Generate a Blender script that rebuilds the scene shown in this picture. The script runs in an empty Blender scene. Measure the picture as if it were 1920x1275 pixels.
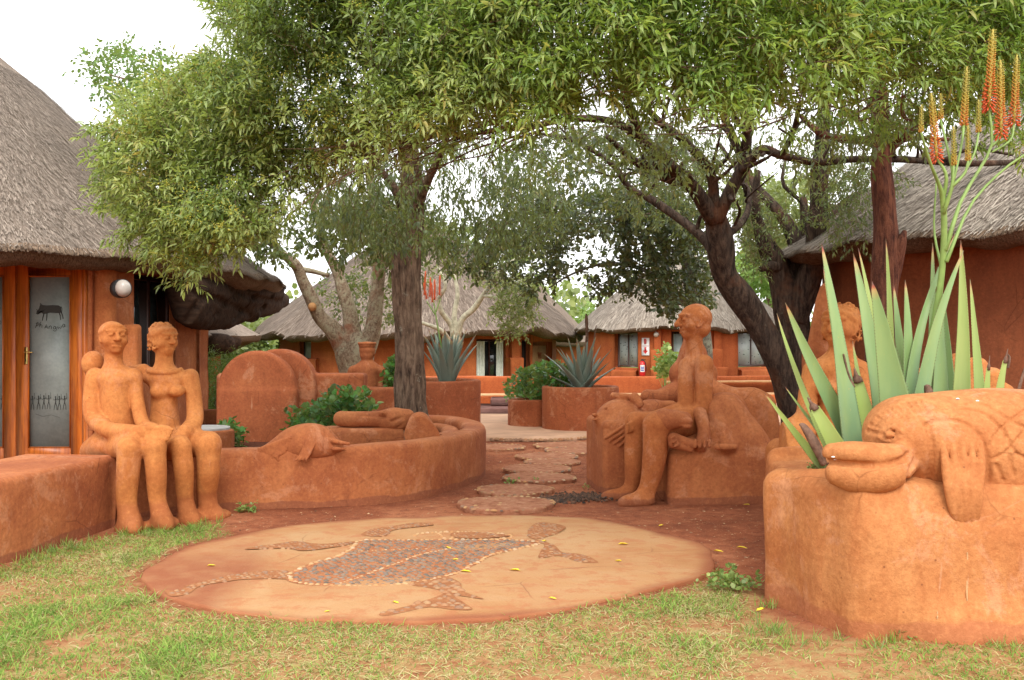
import bpy, math, random
import numpy as np
from mathutils import Vector
R = math.radians
SC = bpy.context.scene
COL = SC.collection
# ------------------------------------------------------------------ camera, world, sun, exposure
F_PX, HOR, EYE = 1867.0, 637.5, 1.5
cd = bpy.data.cameras.new('camera'); cam = bpy.data.objects.new('camera', cd); COL.objects.link(cam)
cd.lens = 35.0; cd.sensor_width = 36.0; cd.clip_end = 2000; cd.clip_start = 0.05
cam.location = (0, 0, EYE); cam.rotation_euler = (R(90), 0, 0)
SC.camera = cam
SUN_EL, SUN_AZ = 46, 172            # azimuth clockwise from +Y: behind the camera, a little to the right
wd = bpy.data.worlds.new('World'); SC.world = wd; wd.use_nodes = True
nt = wd.node_tree; nt.nodes.clear()
sky = nt.nodes.new('ShaderNodeTexSky'); sky.sky_type = 'NISHITA'; sky.sun_disc = False
sky.sun_elevation = R(SUN_EL); sky.sun_rotation = R(SUN_AZ); sky.dust_density = 6; sky.air_density = 1.0
hs = nt.nodes.new('ShaderNodeHueSaturation'); hs.inputs['Saturation'].default_value = 0.22
mx = nt.nodes.new('ShaderNodeMix'); mx.data_type = 'RGBA'; mx.inputs[0].default_value = 0.80
mx.inputs[7].default_value = (17.0, 17.0, 17.2, 1)      # the even cloud deck
bg = nt.nodes.new('ShaderNodeBackground'); bg.inputs['Strength'].default_value = 0.10
wo = nt.nodes.new('ShaderNodeOutputWorld')
nt.links.new(sky.outputs[0], hs.inputs['Color']); nt.links.new(hs.outputs[0], mx.inputs[6])
nt.links.new(mx.outputs[2], bg.inputs['Color']); nt.links.new(bg.outputs[0], wo.inputs['Surface'])
sl = bpy.data.lights.new('sun', 'SUN'); sl.energy = 1.5; sl.angle = R(22); sl.color = (1.0, 0.95, 0.88)
so = bpy.data.objects.new('sun', sl); COL.objects.link(so)
sd = Vector((math.sin(R(SUN_AZ))*math.cos(R(SUN_EL)), math.cos(R(SUN_AZ))*math.cos(R(SUN_EL)), math.sin(R(SUN_EL))))
so.rotation_euler = sd.to_track_quat('Z', 'Y').to_euler(); so.location = (0, 0, 20)
SC.view_settings.view_transform = 'Standard'; SC.view_settings.look = 'None'
SC.view_settings.exposure = 0.62; SC.view_settings.gamma = 1.0; SC.view_settings.use_curve_mapping = False
SC.render.engine = 'CYCLES'
SC.cycles.max_bounces = 6; SC.cycles.diffuse_bounces = 3; SC.cycles.glossy_bounces = 2
SC.cycles.transmission_bounces = 4; SC.cycles.transparent_max_bounces = 4
SC.cycles.use_denoising = True
SC.cycles.caustics_reflective = False; SC.cycles.caustics_refractive = False

# ------------------------------------------------------------------ helpers
def W(px, py, d):
    return np.array([(px-960)/F_PX*d, d, EYE-(py-HOR)/F_PX*d])
def G(px, py, z=0.0):
    d = (EYE-z)*F_PX/(py-HOR)
    return np.array([(px-960)/F_PX*d, d, z])
def PX(px, d): return (px-960)/F_PX*d
rng = np.random.default_rng(7)
def nrm(v):
    v = np.asarray(v, float); return v/np.maximum(np.linalg.norm(v, axis=-1, keepdims=True), 1e-9)
_ws = np.random.default_rng(3)
_WD = nrm(_ws.normal(size=(40, 3))); _WP = _ws.uniform(0, 6.28, 40)
def wob(P, freq, seed=0, n=9):
    """cheap smooth pseudo noise in [-1,1] for vertex displacement"""
    P = np.asarray(P, float); o = np.zeros(P.shape[:-1])
    for i in range(n):
        k = (seed*7+i) % 40
        f = freq*(0.6+0.16*i)
        o += np.sin(P@_WD[k]*f+_WP[k]+seed+1.3*np.sin(P@_WD[(k+11) % 40]*f*.7+_WP[(k+5) % 40]))
    return o/(n**.5*1.6)
ORG = {}
def setp(o, label=None, cat=None, group=None, kind=None):
    if label: o['label'] = label
    if cat: o['category'] = cat
    if group: o['group'] = group
    if kind: o['kind'] = kind
    return o
def thing(name, label, cat, loc=(0, 0, 0), group=None):
    o = bpy.data.objects.new(name, None); COL.objects.link(o); o.empty_display_size = .1
    o.location = tuple(loc); ORG[o.name] = np.array(loc, float)
    return setp(o, label, cat, group)
def linkm(name, me, parent=None, world=True):
    o = bpy.data.objects.new(name, me); COL.objects.link(o)
    if parent is not None: o.parent = parent; ORG[o.name] = ORG.get(parent.name, np.zeros(3))
    else: ORG[o.name] = np.zeros(3)
    return o
def rawmesh(name, V, F, mat=None, smooth=True, rnd=None, uv=None, mats=None, midx=None):
    V = np.asarray(V, np.float32)
    groups = [np.asarray(f, np.int32) for f in (F if isinstance(F, list) else [F]) if len(f)]
    me = bpy.data.meshes.new(name)
    me.vertices.add(len(V)); me.vertices.foreach_set('co', V.ravel())
    loops = np.concatenate([g.ravel() for g in groups])
    cnt = np.concatenate([np.full(len(g), g.shape[1], np.int32) for g in groups])
    st = np.concatenate([[0], np.cumsum(cnt)[:-1]]).astype(np.int32)
    me.loops.add(len(loops)); me.loops.foreach_set('vertex_index', loops)
    me.polygons.add(len(cnt)); me.polygons.foreach_set('loop_start', st); me.polygons.foreach_set('loop_total', cnt)
    if smooth: me.polygons.foreach_set('use_smooth', np.ones(len(cnt), bool))
    if midx is not None: me.polygons.foreach_set('material_index', np.asarray(midx, np.int32))
    if rnd is not None:
        a = me.attributes.new('rnd', 'FLOAT', 'POINT'); a.data.foreach_set('value', np.asarray(rnd, np.float32))
    if uv is not None:
        l = me.uv_layers.new(name='UVMap'); l.data.foreach_set('uv', np.asarray(uv, np.float32)[loops].ravel())
    me.update(calc_edges=True)
    for m in (mats or ([mat] if mat else [])): me.materials.append(m)
    return me
def obj(name, V, F, mat, parent=None, **kw):
    """mesh given in world coordinates; stored relative to its thing's origin"""
    og = ORG.get(parent.name, np.zeros(3)) if parent is not None else np.zeros(3)
    loc = kw.pop('loc', None)
    if parent is None and loc is not None: og = np.array(loc, float)
    me = rawmesh(name, np.asarray(V)-og, F, mat, **kw)
    o = linkm(name, me, parent)
    if parent is None and loc is not None: o.location = tuple(loc); ORG[o.name] = og
    return o
class MB:
    def __init__(s): s.V = []; s.Q = []; s.T = []; s.n = 0; s.r = []; s.uv = []
    def add(s, V, Q=None, T=None, r=None, uv=None):
        V = np.asarray(V, float).reshape(-1, 3)
        if Q is not None and len(Q): s.Q.append(np.asarray(Q, int).reshape(-1, 4)+s.n)
        if T is not None and len(T): s.T.append(np.asarray(T, int).reshape(-1, 3)+s.n)
        s.V.append(V); s.n += len(V)
        s.r.append(np.broadcast_to(0.0 if r is None else r, len(V)))
        s.uv.append(np.zeros((len(V), 2)) if uv is None else uv)
        return s
    def faces(s):
        return ([np.concatenate(s.Q)] if s.Q else [])+([np.concatenate(s.T)] if s.T else [])
    def build(s, name, mat, parent=None, smooth=True, **kw):
        return obj(name, np.concatenate(s.V), s.faces(), mat, parent, smooth=smooth, rnd=np.concatenate(s.r), uv=np.concatenate(s.uv), **kw)
    def box(s, c, h, ux=(1, 0), bev=0.0):
        """box centre c, half sizes h (along ux, across, up)"""
        ux = np.array([ux[0], ux[1], 0.]); ux /= np.linalg.norm(ux); uy = np.array([-ux[1], ux[0], 0]); uz = np.array([0, 0, 1.])
        c = np.asarray(c, float)
        if bev <= 0:
            P = [c+sx*h[0]*ux+sy*h[1]*uy+sz*h[2]*uz for sz in (-1, 1) for sy in (-1, 1) for sx in (-1, 1)]
            s.add(P, Q=[(0, 2, 3, 1), (4, 5, 7, 6), (0, 1, 5, 4), (2, 6, 7, 3), (0, 4, 6, 2), (1, 3, 7, 5)])
        else:
            P = []
            for sz in (-1, 1):
                for sy in (-1, 1):
                    for sx in (-1, 1):
                        for ax in range(3):
                            hh = [h[0]-bev, h[1]-bev, h[2]-bev]; hh[ax] = h[ax]
                            P.append(c+sx*hh[0]*ux+sy*hh[1]*uy+sz*hh[2]*uz)
            def I(sx, sy, sz, ax): return (((sz > 0)*4)+((sy > 0)*2)+(sx > 0))*3+ax
            Q = []; T = []
            for ax in range(3):
                o = [a for a in range(3) if a != ax]
                for sg in (-1, 1):
                    q = []
                    for a, b in ((-1, -1), (1, -1), (1, 1), (-1, 1)):
                        v = [0, 0, 0]; v[ax] = sg; v[o[0]] = a; v[o[1]] = b; q.append(I(*v, ax))
                    Q.append(q)
            for ax in range(3):
                o = [a for a in range(3) if a != ax]
                for a in (-1, 1):
                    for b in (-1, 1):
                        v1 = [0, 0, 0]; v1[ax] = -1; v1[o[0]] = a; v1[o[1]] = b
                        v2 = list(v1); v2[ax] = 1
                        Q.append([I(*v1, o[0]), I(*v2, o[0]), I(*v2, o[1]), I(*v1, o[1])])
            for sz in (-1, 1):
                for sy in (-1, 1):
                    for sx in (-1, 1): T.append([I(sx, sy, sz, a) for a in range(3)])
            s.add(P, Q=Q, T=T)
        return s
def catmull(P, n):
    P = np.asarray(P, float)
    if len(P) < 3: return P[0]+(P[-1]-P[0])*np.linspace(0, 1, n)[:, None]
    E = np.vstack([2*P[0]-P[1], P, 2*P[-1]-P[-2]])
    t = np.linspace(0, len(P)-1-1e-9, n); i = t.astype(int); u = (t-i)[:, None]
    a, b, c, d = E[i], E[i+1], E[i+2], E[i+3]
    return .5*((2*b)+(-a+c)*u+(2*a-5*b+4*c-d)*u*u+(-a+3*b-3*c+d)*u**3)
def frames(P):
    T = nrm(np.gradient(P, axis=0)); A = np.zeros_like(T)
    a = np.cross(T[0], [0.3, 0.1, 1.0]) if abs(T[0][2]) < .9 else np.cross(T[0], [1., 0, 0])
    a /= np.linalg.norm(a)
    for i in range(len(T)):
        a = a-T[i]*(a@T[i]); a /= np.linalg.norm(a); A[i] = a
    return T, A, np.cross(T, A)
def grid_faces(nr, nc, wrap=True, off=0):
    i = np.arange(nr-1)[:, None]; j = np.arange(nc if wrap else nc-1)[None]
    j2 = (j+1) % nc
    return np.stack([i*nc+j+0*i, i*nc+j2+0*i, (i+1)*nc+j2, (i+1)*nc+j], -1).reshape(-1, 4)+off
def tube(mb, P, rad, nseg=10, disp=None, cap=True, r=None, ell=None):
    P = np.asarray(P, float); n = len(P); rad = np.broadcast_to(rad, n).astype(float)
    T, A, B = frames(P); th = np.linspace(0, 2*np.pi, nseg, endpoint=False)
    L = np.concatenate([[0], np.cumsum(np.linalg.norm(np.diff(P, axis=0), axis=1))])
    rr = rad[:, None]*np.ones(nseg)
    if disp is not None: rr = rr*(1+disp(L[:, None], th[None]))
    b = rr*(ell if ell else 1)
    V = P[:, None]+rr[..., None]*np.cos(th)[None, :, None]*A[:, None]+b[..., None]*np.sin(th)[None, :, None]*B[:, None]
    V = V.reshape(-1, 3); Q = grid_faces(n, nseg); T3 = []
    if cap:
        V = np.vstack([V, P[0]-T[0]*rad[0]*.3, P[-1]+T[-1]*rad[-1]*.5]); c0 = n*nseg; c1 = c0+1
        for j in range(nseg):
            T3.append((c0, (j+1) % nseg, j)); T3.append((c1, (n-1)*nseg+j, (n-1)*nseg+(j+1) % nseg))
    mb.add(V, Q=Q, T=T3, r=r)
def resample(path, step, closed=False):
    P = np.asarray(path, float)
    if closed: P = np.vstack([P, P[:1]])
    d = np.linalg.norm(np.diff(P, axis=0), axis=1); L = np.concatenate([[0], np.cumsum(d)])
    n = max(2, int(L[-1]/step)+1); s = np.linspace(0, L[-1], n)
    if closed: s = s[:-1]
    return np.stack([np.interp(s, L, P[:, k]) for k in range(P.shape[1])], 1)
def smooth_path(path, n, closed=False):
    P = np.asarray(path, float)
    if closed:
        E = np.vstack([P[-2:], P, P[:3]]); Q = catmull(E, (len(E)-1)*max(4, n//len(P))+1)
        k = max(4, n//len(P)); return Q[2*k:2*k+len(P)*k]
    return catmull(P, n)
def sweep(mb, path, thick, z0, z1, rnd=.05, closed=False, disp=.012, nz=6, step=.08, flare=0.0, seed=1, freq=5.0):
    """clay wall: a rounded section swept along a plan path; path columns x, y[, thickness[, top]]"""
    P = resample(path, step, closed); n = len(P)
    th = P[:, 2] if P.shape[1] > 2 else np.full(n, float(thick))
    zt = P[:, 3] if P.shape[1] > 3 else np.full(n, float(z1))
    xy = P[:, :2]
    if closed: T = np.roll(xy, -1, 0)-np.roll(xy, 1, 0)
    else: T = np.gradient(xy, axis=0)
    T = nrm(T); Nn = np.stack([T[:, 1], -T[:, 0]], 1)
    sec = []
    for k in range(nz+1): sec.append((1, 0, k/nz, 0, 0))        # outer side upward
    for a in (30, 60): sec.append((1, 1, 1, -(1-math.cos(R(a))), -(1-math.sin(R(a)))))
    sec = [(1, 1-((k+0)/nz), k/nz, 0) for k in range(nz+1)]
    V = np.zeros((n, 0, 3)); cols = []
    def col(o, z):
        p = xy+Nn*o[:, None]; cols.append(np.concatenate([p, z[:, None]], 1))
    r = np.minimum(rnd, th*.49)
    for k in range(nz+1):
        f = k/nz; col(th/2+flare*(1-f)**3, z0+(zt-r-z0)*f)
    for a in (30, 60, 90): col(th/2-r*(1-math.cos(R(a))), zt-r*(1-math.sin(R(a))))
    for f in (.33, .67): col((th/2-r)*(1-2*f), zt)
    for a in (90, 60, 30): col(-(th/2-r*(1-math.cos(R(a)))), zt-r*(1-math.sin(R(a))))
    for k in range(nz, -1, -1):
        f = k/nz; col(-th/2-flare*(1-f)**3, z0+(zt-r-z0)*f)
    C = np.stack(cols, 1); m = C.shape[1]
    if disp: C = C+np.stack([wob(C, freq, seed), wob(C, freq, seed+2), wob(C, freq, seed+4)*.7], -1)*disp
    V = C.reshape(-1, 3)
    if closed:
        i = np.arange(n)[:, None]; j = np.arange(m-1)[None]
        i2 = (i+1) % n; Q = np.stack([i*m+j, i2*m+j, i2*m+j+1, i*m+j+1], -1).reshape(-1, 4); mb.add(V, Q=Q)
    else:
        Q = grid_faces(n, m, wrap=False); T3 = []
        V = np.vstack([V, C[0].mean(0), C[-1].mean(0)])
        for j in range(m):
            j2 = (j+1) % m
            T3.append((n*m, j, j2)); T3.append((n*m+1, (n-1)*m+j2, (n-1)*m+j))
        mb.add(V, Q=Q, T=T3)
def disc(mb, pts, z, center=None):
    pts = np.asarray(pts, float); c = pts[:, :2].mean(0) if center is None else np.array(center)
    rings = [1, .85, .6, .3]; V = []
    for f in rings:
        p = c+(pts[:, :2]-c)*f; V.append(np.c_[p, np.full(len(p), z)])
    V = np.vstack(V+[np.array([[c[0], c[1], z]])]); n = len(pts)
    V[:, 2] += wob(V, 6, 5)*.012
    mb.add(V, Q=grid_faces(len(rings), n), T=[((len(rings)-1)*n+j, (len(rings)-1)*n+(j+1) % n, len(rings)*n) for j in range(n)])
def ell_path(cx, cy, a, b, t0=0, t1=360, n=120):
    t = np.radians(np.linspace(t0, t1, n, endpoint=(abs(t1-t0) < 359.9)))
    return np.stack([cx+a*np.cos(t), cy+b*np.sin(t)], 1)

# ------------------------------------------------------------------ signed distance sculpting (clay figures)
class Sculpt:
    def __init__(s, lo, hi, cell):
        s.lo = np.array(lo, float); s.c = cell
        s.sh = (np.ceil((np.array(hi)-s.lo)/cell)).astype(int)+1
        s.F = np.full(s.sh, 1.0, np.float32)
        s.ax = [s.lo[k]+np.arange(s.sh[k])*cell for k in range(3)]
    def region(s, lo, hi):
        a = np.clip(np.floor((np.array(lo)-s.lo)/s.c).astype(int), 0, s.sh)
        b = np.clip(np.ceil((np.array(hi)-s.lo)/s.c).astype(int)+1, 0, s.sh)
        sl = tuple(slice(a[k], b[k]) for k in range(3))
        X = s.ax[0][sl[0]][:, None, None]; Y = s.ax[1][sl[1]][None, :, None]; Z = s.ax[2][sl[2]][None, None, :]
        return sl, X, Y, Z
    def comb(s, sl, d, k, sub=False):
        f = s.F[sl]
        if f.size == 0: return
        if sub:
            d = -d; h = np.maximum(k-np.abs(f-d), 0)/k; s.F[sl] = np.maximum(f, d)+h*h*k*.25
        else:
            h = np.maximum(k-np.abs(f-d), 0)/k; s.F[sl] = np.minimum(f, d)-h*h*k*.25
    def ell(s, c, r, k=.03, sub=False, B=None):
        c = np.asarray(c, float); r = np.broadcast_to(r, 3).astype(float); m = r.max()+k+2*s.c
        sl, X, Y, Z = s.region(c-m, c+m)
        x, y, z = X-c[0], Y-c[1], Z-c[2]
        if B is not None:
            B = np.asarray(B); x, y, z = (x*B[i][0]+y*B[i][1]+z*B[i][2] for i in range(3))
        k0 = np.sqrt((x/r[0])**2+(y/r[1])**2+(z/r[2])**2)
        k1 = np.sqrt((x/r[0]**2)**2+(y/r[1]**2)**2+(z/r[2]**2)**2)
        d = np.where(k1 > 1e-9, k0*(k0-1)/np.maximum(k1, 1e-9), -r.min())
        s.comb(sl, d, k, sub)
    def cap(s, a, b, ra, rb=None, k=.03, sub=False):
        rb = ra if rb is None else rb
        a = np.asarray(a, float); b = np.asarray(b, float); m = max(ra, rb)+k+2*s.c
        sl, X, Y, Z = s.region(np.minimum(a, b)-m, np.maximum(a, b)+m)
        ba = b-a; L = ba@ba+1e-12
        h = np.clip(((X-a[0])*ba[0]+(Y-a[1])*ba[1]+(Z-a[2])*ba[2])/L, 0, 1)
        d = np.sqrt((X-a[0]-ba[0]*h)**2+(Y-a[1]-ba[1]*h)**2+(Z-a[2]-ba[2]*h)**2)-(ra+(rb-ra)*h)
        s.comb(sl, d, k, sub)
    def caps(s, P, rads, k=.03, sub=False):
        """a smooth limb: spline through the joints, one blended shape"""
        A = np.c_[np.array(P, float), np.array(rads, float)[:, None]]; C = catmull(A, (len(A)-1)*5+1); P = C[:, :3]; rr = np.maximum(C[:, 3], .002)
        m = rr.max()+k+2*s.c; sl, X, Y, Z = s.region(P.min(0)-m, P.max(0)+m); D = None
        if s.F[sl].size == 0: return
        for i in range(len(P)-1):
            a = P[i]; ba = P[i+1]-a; L = ba@ba+1e-12
            h = np.clip(((X-a[0])*ba[0]+(Y-a[1])*ba[1]+(Z-a[2])*ba[2])/L, 0, 1)
            d = np.sqrt((X-a[0]-ba[0]*h)**2+(Y-a[1]-ba[1]*h)**2+(Z-a[2]-ba[2]*h)**2)-(rr[i]+(rr[i+1]-rr[i])*h); D = d if D is None else np.minimum(D, d)
        s.comb(sl, D, k, sub)
    def ycyl(s, c, R_, hy, r=.05, k=.03):
        c = np.asarray(c, float); sl, X, Y, Z = s.region(c-[R_+k+.1, hy+k+.1, R_+k+.1], c+[R_+k+.1, hy+k+.1, R_+k+.1])
        q0 = np.sqrt((X-c[0])**2+(Z-c[2])**2)-R_+r+0*Y; q1 = np.abs(Y-c[1])-hy+r+0*X+0*Z
        s.comb(sl, np.sqrt(np.maximum(q0, 0)**2+np.maximum(q1, 0)**2)+np.minimum(np.maximum(q0, q1), 0)-r, k)
    def box(s, c, h, r=.03, k=.03, sub=False, rot=0, tilt=0):
        c = np.asarray(c, float); h = np.asarray(h, float); m = np.linalg.norm(h)+k+2*s.c
        sl, X, Y, Z = s.region(c-m, c+m)
        x, y, z = X-c[0]+0*Y+0*Z, Y-c[1]+0*X+0*Z, Z-c[2]+0*X+0*Y
        ca, sa = math.cos(rot), math.sin(rot); x, y = x*ca+y*sa, -x*sa+y*ca
        if tilt: ca, sa = math.cos(tilt), math.sin(tilt); x, z = x*ca+z*sa, -x*sa+z*ca
        q = [np.abs(v)-hh+r for v, hh in ((x, h[0]), (y, h[1]), (z, h[2]))]
        d = np.sqrt(sum(np.maximum(v, 0)**2 for v in q))+np.minimum(np.maximum(q[0], np.maximum(q[1], q[2])), 0)-r
        s.comb(sl, d, k, sub)
    def hit(s, px, py, d0, d1):
        """depth at which the sight line through a pixel meets the clay"""
        ds = np.arange(d0, d1, s.c*.4); P = np.stack([(px-960)/F_PX*ds, ds, EYE-(py-HOR)/F_PX*ds], 1)
        I = np.clip(np.round((P-s.lo)/s.c).astype(int), 0, s.sh-1); v = s.F[I[:, 0], I[:, 1], I[:, 2]]; k = np.where(v < 0)[0]
        return P[k[0]] if len(k) else P[-1]
    def carve(s, l, r, d0, d1, k=.006, sub=True, lift=0.0):
        P = [s.hit(a, b, d0, d1) for a, b in catmull(np.array(l, float), max(2, len(l)*4))]; P = [p-np.array([0, lift, 0]) for p in P]
        for i in range(len(P)-1): s.cap(P[i], P[i+1], r, r, k, sub)
    def cuty(s, z0):
        sl = (slice(None), slice(None), slice(None)); d = (s.ax[2][None, None, :]-z0)
        s.F = np.maximum(s.F, -d).astype(np.float32)
    def nets(s):
        F = s.F.copy(); F[0] = F[-1] = 1; F[:, 0] = F[:, -1] = 1; F[:, :, 0] = F[:, :, -1] = 1
        # gentle unevenness of hand-laid clay near the surface
        ins = F < 0; c = ins[:-1, :-1, :-1].astype(np.int8)
        for dx in (0, 1):
            for dy in (0, 1):
                for dz in (0, 1):
                    if dx+dy+dz: c = c+ins[dx:ins.shape[0]-1+dx, dy:ins.shape[1]-1+dy, dz:ins.shape[2]-1+dz]
        act = (c > 0) & (c < 8); idx = np.argwhere(act); n = len(idx)
        vid = np.full(act.shape, -1, np.int32); vid[act] = np.arange(n)
        cor = [(dx, dy, dz) for dx in (0, 1) for dy in (0, 1) for dz in (0, 1)]
        val = np.stack([F[idx[:, 0]+a, idx[:, 1]+b, idx[:, 2]+c_] for a, b, c_ in cor], 1)
        acc = np.zeros((n, 3)); cnt = np.zeros(n)
        for i in range(8):
            for j in range(i+1, 8):
                if sum(abs(cor[i][k]-cor[j][k]) for k in range(3)) != 1: continue
                m = (val[:, i] < 0) != (val[:, j] < 0)
                t = val[m, i]/(val[m, i]-val[m, j])
                acc[m] += np.array(cor[i])+(np.array(cor[j])-np.array(cor[i]))*t[:, None]; cnt[m] += 1
        V = s.lo+(idx+acc/cnt[:, None])*s.c
        Q = []
        for ax in range(3):
            o = [(1, 2), (2, 0), (0, 1)][ax]
            sa = [slice(None)]*3; sb = [slice(None)]*3; sa[ax] = slice(0, -1); sb[ax] = slice(1, None)
            A = ins[tuple(sa)]; Bb = ins[tuple(sb)]; e = np.argwhere(A != Bb); flip = A[tuple(e.T)]
            ok = (e[:, o[0]] > 0) & (e[:, o[1]] > 0) & (e[:, o[0]] < act.shape[o[0]]) & (e[:, o[1]] < act.shape[o[1]])
            e = e[ok]; flip = flip[ok]
            def v(a, b):
                q = e.copy(); q[:, o[0]] -= a; q[:, o[1]] -= b; return vid[tuple(q.T)]
            q = np.stack([v(1, 1), v(0, 1), v(0, 0), v(1, 0)], 1); q[~flip] = q[~flip][:, ::-1]; Q.append(q)
        Q = np.concatenate(Q); Q = Q[(Q >= 0).all(1)]
        V = V+np.stack([wob(V, 9, 1), wob(V, 9, 3), wob(V, 9, 5)], -1)*.0035
        return V, Q
    def build(s, name, mat, parent=None, **kw):
        V, Q = s.nets(); return obj(name, V, Q, mat, parent, **kw)

# ------------------------------------------------------------------ materials
class Mat:
    def __init__(s, name, rough=.9, spec=.25):
        s.m = bpy.data.materials.new(name); s.m.use_nodes = True; s.nt = s.m.node_tree; s.nt.nodes.clear()
        s.b = s.n('ShaderNodeBsdfPrincipled'); s.o = s.n('ShaderNodeOutputMaterial'); s.l(s.b.outputs[0], s.o.inputs[0])
        s.b.inputs['Roughness'].default_value = rough; s.b.inputs['Specular IOR Level'].default_value = spec
        s.tc = s.n('ShaderNodeTexCoord')
    def n(s, t): return s.nt.nodes.new(t)
    def l(s, a, b): s.nt.links.new(a, b)
    def set(s, i, v):
        if hasattr(v, 'is_output') or hasattr(v, 'links'): s.l(v, i)
        else: i.default_value = v
    def vec(s, src='Object', scale=(1, 1, 1), rot=(0, 0, 0)):
        mp = s.n('ShaderNodeMapping'); mp.inputs['Scale'].default_value = scale; mp.inputs['Rotation'].default_value = rot
        s.l(s.tc.outputs[src], mp.inputs[0]); return mp.outputs[0]
    def world(s, scale=(1, 1, 1)):
        g = s.n('ShaderNodeNewGeometry'); mp = s.n('ShaderNodeMapping'); mp.inputs['Scale'].default_value = scale
        s.l(g.outputs['Position'], mp.inputs[0]); return mp.outputs[0]
    def noise(s, scale, detail=4, vec=None, rough=.55, dist=0.0):
        t = s.n('ShaderNodeTexNoise'); t.inputs['Scale'].default_value = scale; t.inputs['Detail'].default_value = detail
        t.inputs['Roughness'].default_value = rough; t.inputs['Distortion'].default_value = dist
        s.l(vec if vec is not None else s.world(), t.inputs['Vector']); return t.outputs[0]
    def vor(s, scale, vec=None, feature='F1', out=0):
        t = s.n('ShaderNodeTexVoronoi'); t.inputs['Scale'].default_value = scale; t.feature = feature
        s.l(vec if vec is not None else s.world(), t.inputs['Vector']); return t.outputs[out]
    def attr(s, name, out='Fac'):
        a = s.n('ShaderNodeAttribute'); a.attribute_name = name; return a.outputs[out]
    def ramp(s, fac, stops):
        r = s.n('ShaderNodeValToRGB'); e = r.color_ramp.elements
        while len(e) < len(stops): e.new(0.5)
        for k, (p, c) in enumerate(stops):
            e[k].position = p; e[k].color = (tuple(c)+(1,)) if not isinstance(c, (int, float)) else (c, c, c, 1)
        s.l(fac, r.inputs[0]); return r.outputs[0]
    def mix(s, fac, a, b, mode='MIX'):
        m = s.n('ShaderNodeMix'); m.data_type = 'RGBA'; m.blend_type = mode
        s.set(m.inputs[0], fac)
        for i, v in ((6, a), (7, b)):
            if isinstance(v, tuple) and len(v) == 3: v = v+(1,)
            s.set(m.inputs[i], v)
        return m.outputs[2]
    def math(s, op, a, b=0.0, clamp=False):
        m = s.n('ShaderNodeMath'); m.operation = op; m.use_clamp = clamp; s.set(m.inputs[0], a); s.set(m.inputs[1], b); return m.outputs[0]
    def bump(s, h, strength=.3, dist=.02, prev=None):
        b = s.n('ShaderNodeBump'); b.inputs['Strength'].default_value = strength; b.inputs['Distance'].default_value = dist
        s.l(h, b.inputs['Height'])
        if prev is not None: s.l(prev, b.inputs['Normal'])
        return b.outputs[0]
    def fin(s, col, nor=None, rough=None):
        s.set(s.b.inputs['Base Color'], col if not (isinstance(col, tuple) and len(col) == 3) else col+(1,))
        if nor is not None: s.l(nor, s.b.inputs['Normal'])
        if rough is not None: s.set(s.b.inputs['Roughness'], rough)
        return s.m
    def translucent(s, col, fac):
        t = s.n('ShaderNodeBsdfTranslucent'); s.set(t.inputs[0], col); x = s.n('ShaderNodeMixShader'); x.inputs[0].default_value = fac
        s.l(s.b.outputs[0], x.inputs[1]); s.l(t.outputs[0], x.inputs[2]); s.l(x.outputs[0], s.o.inputs[0])

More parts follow.
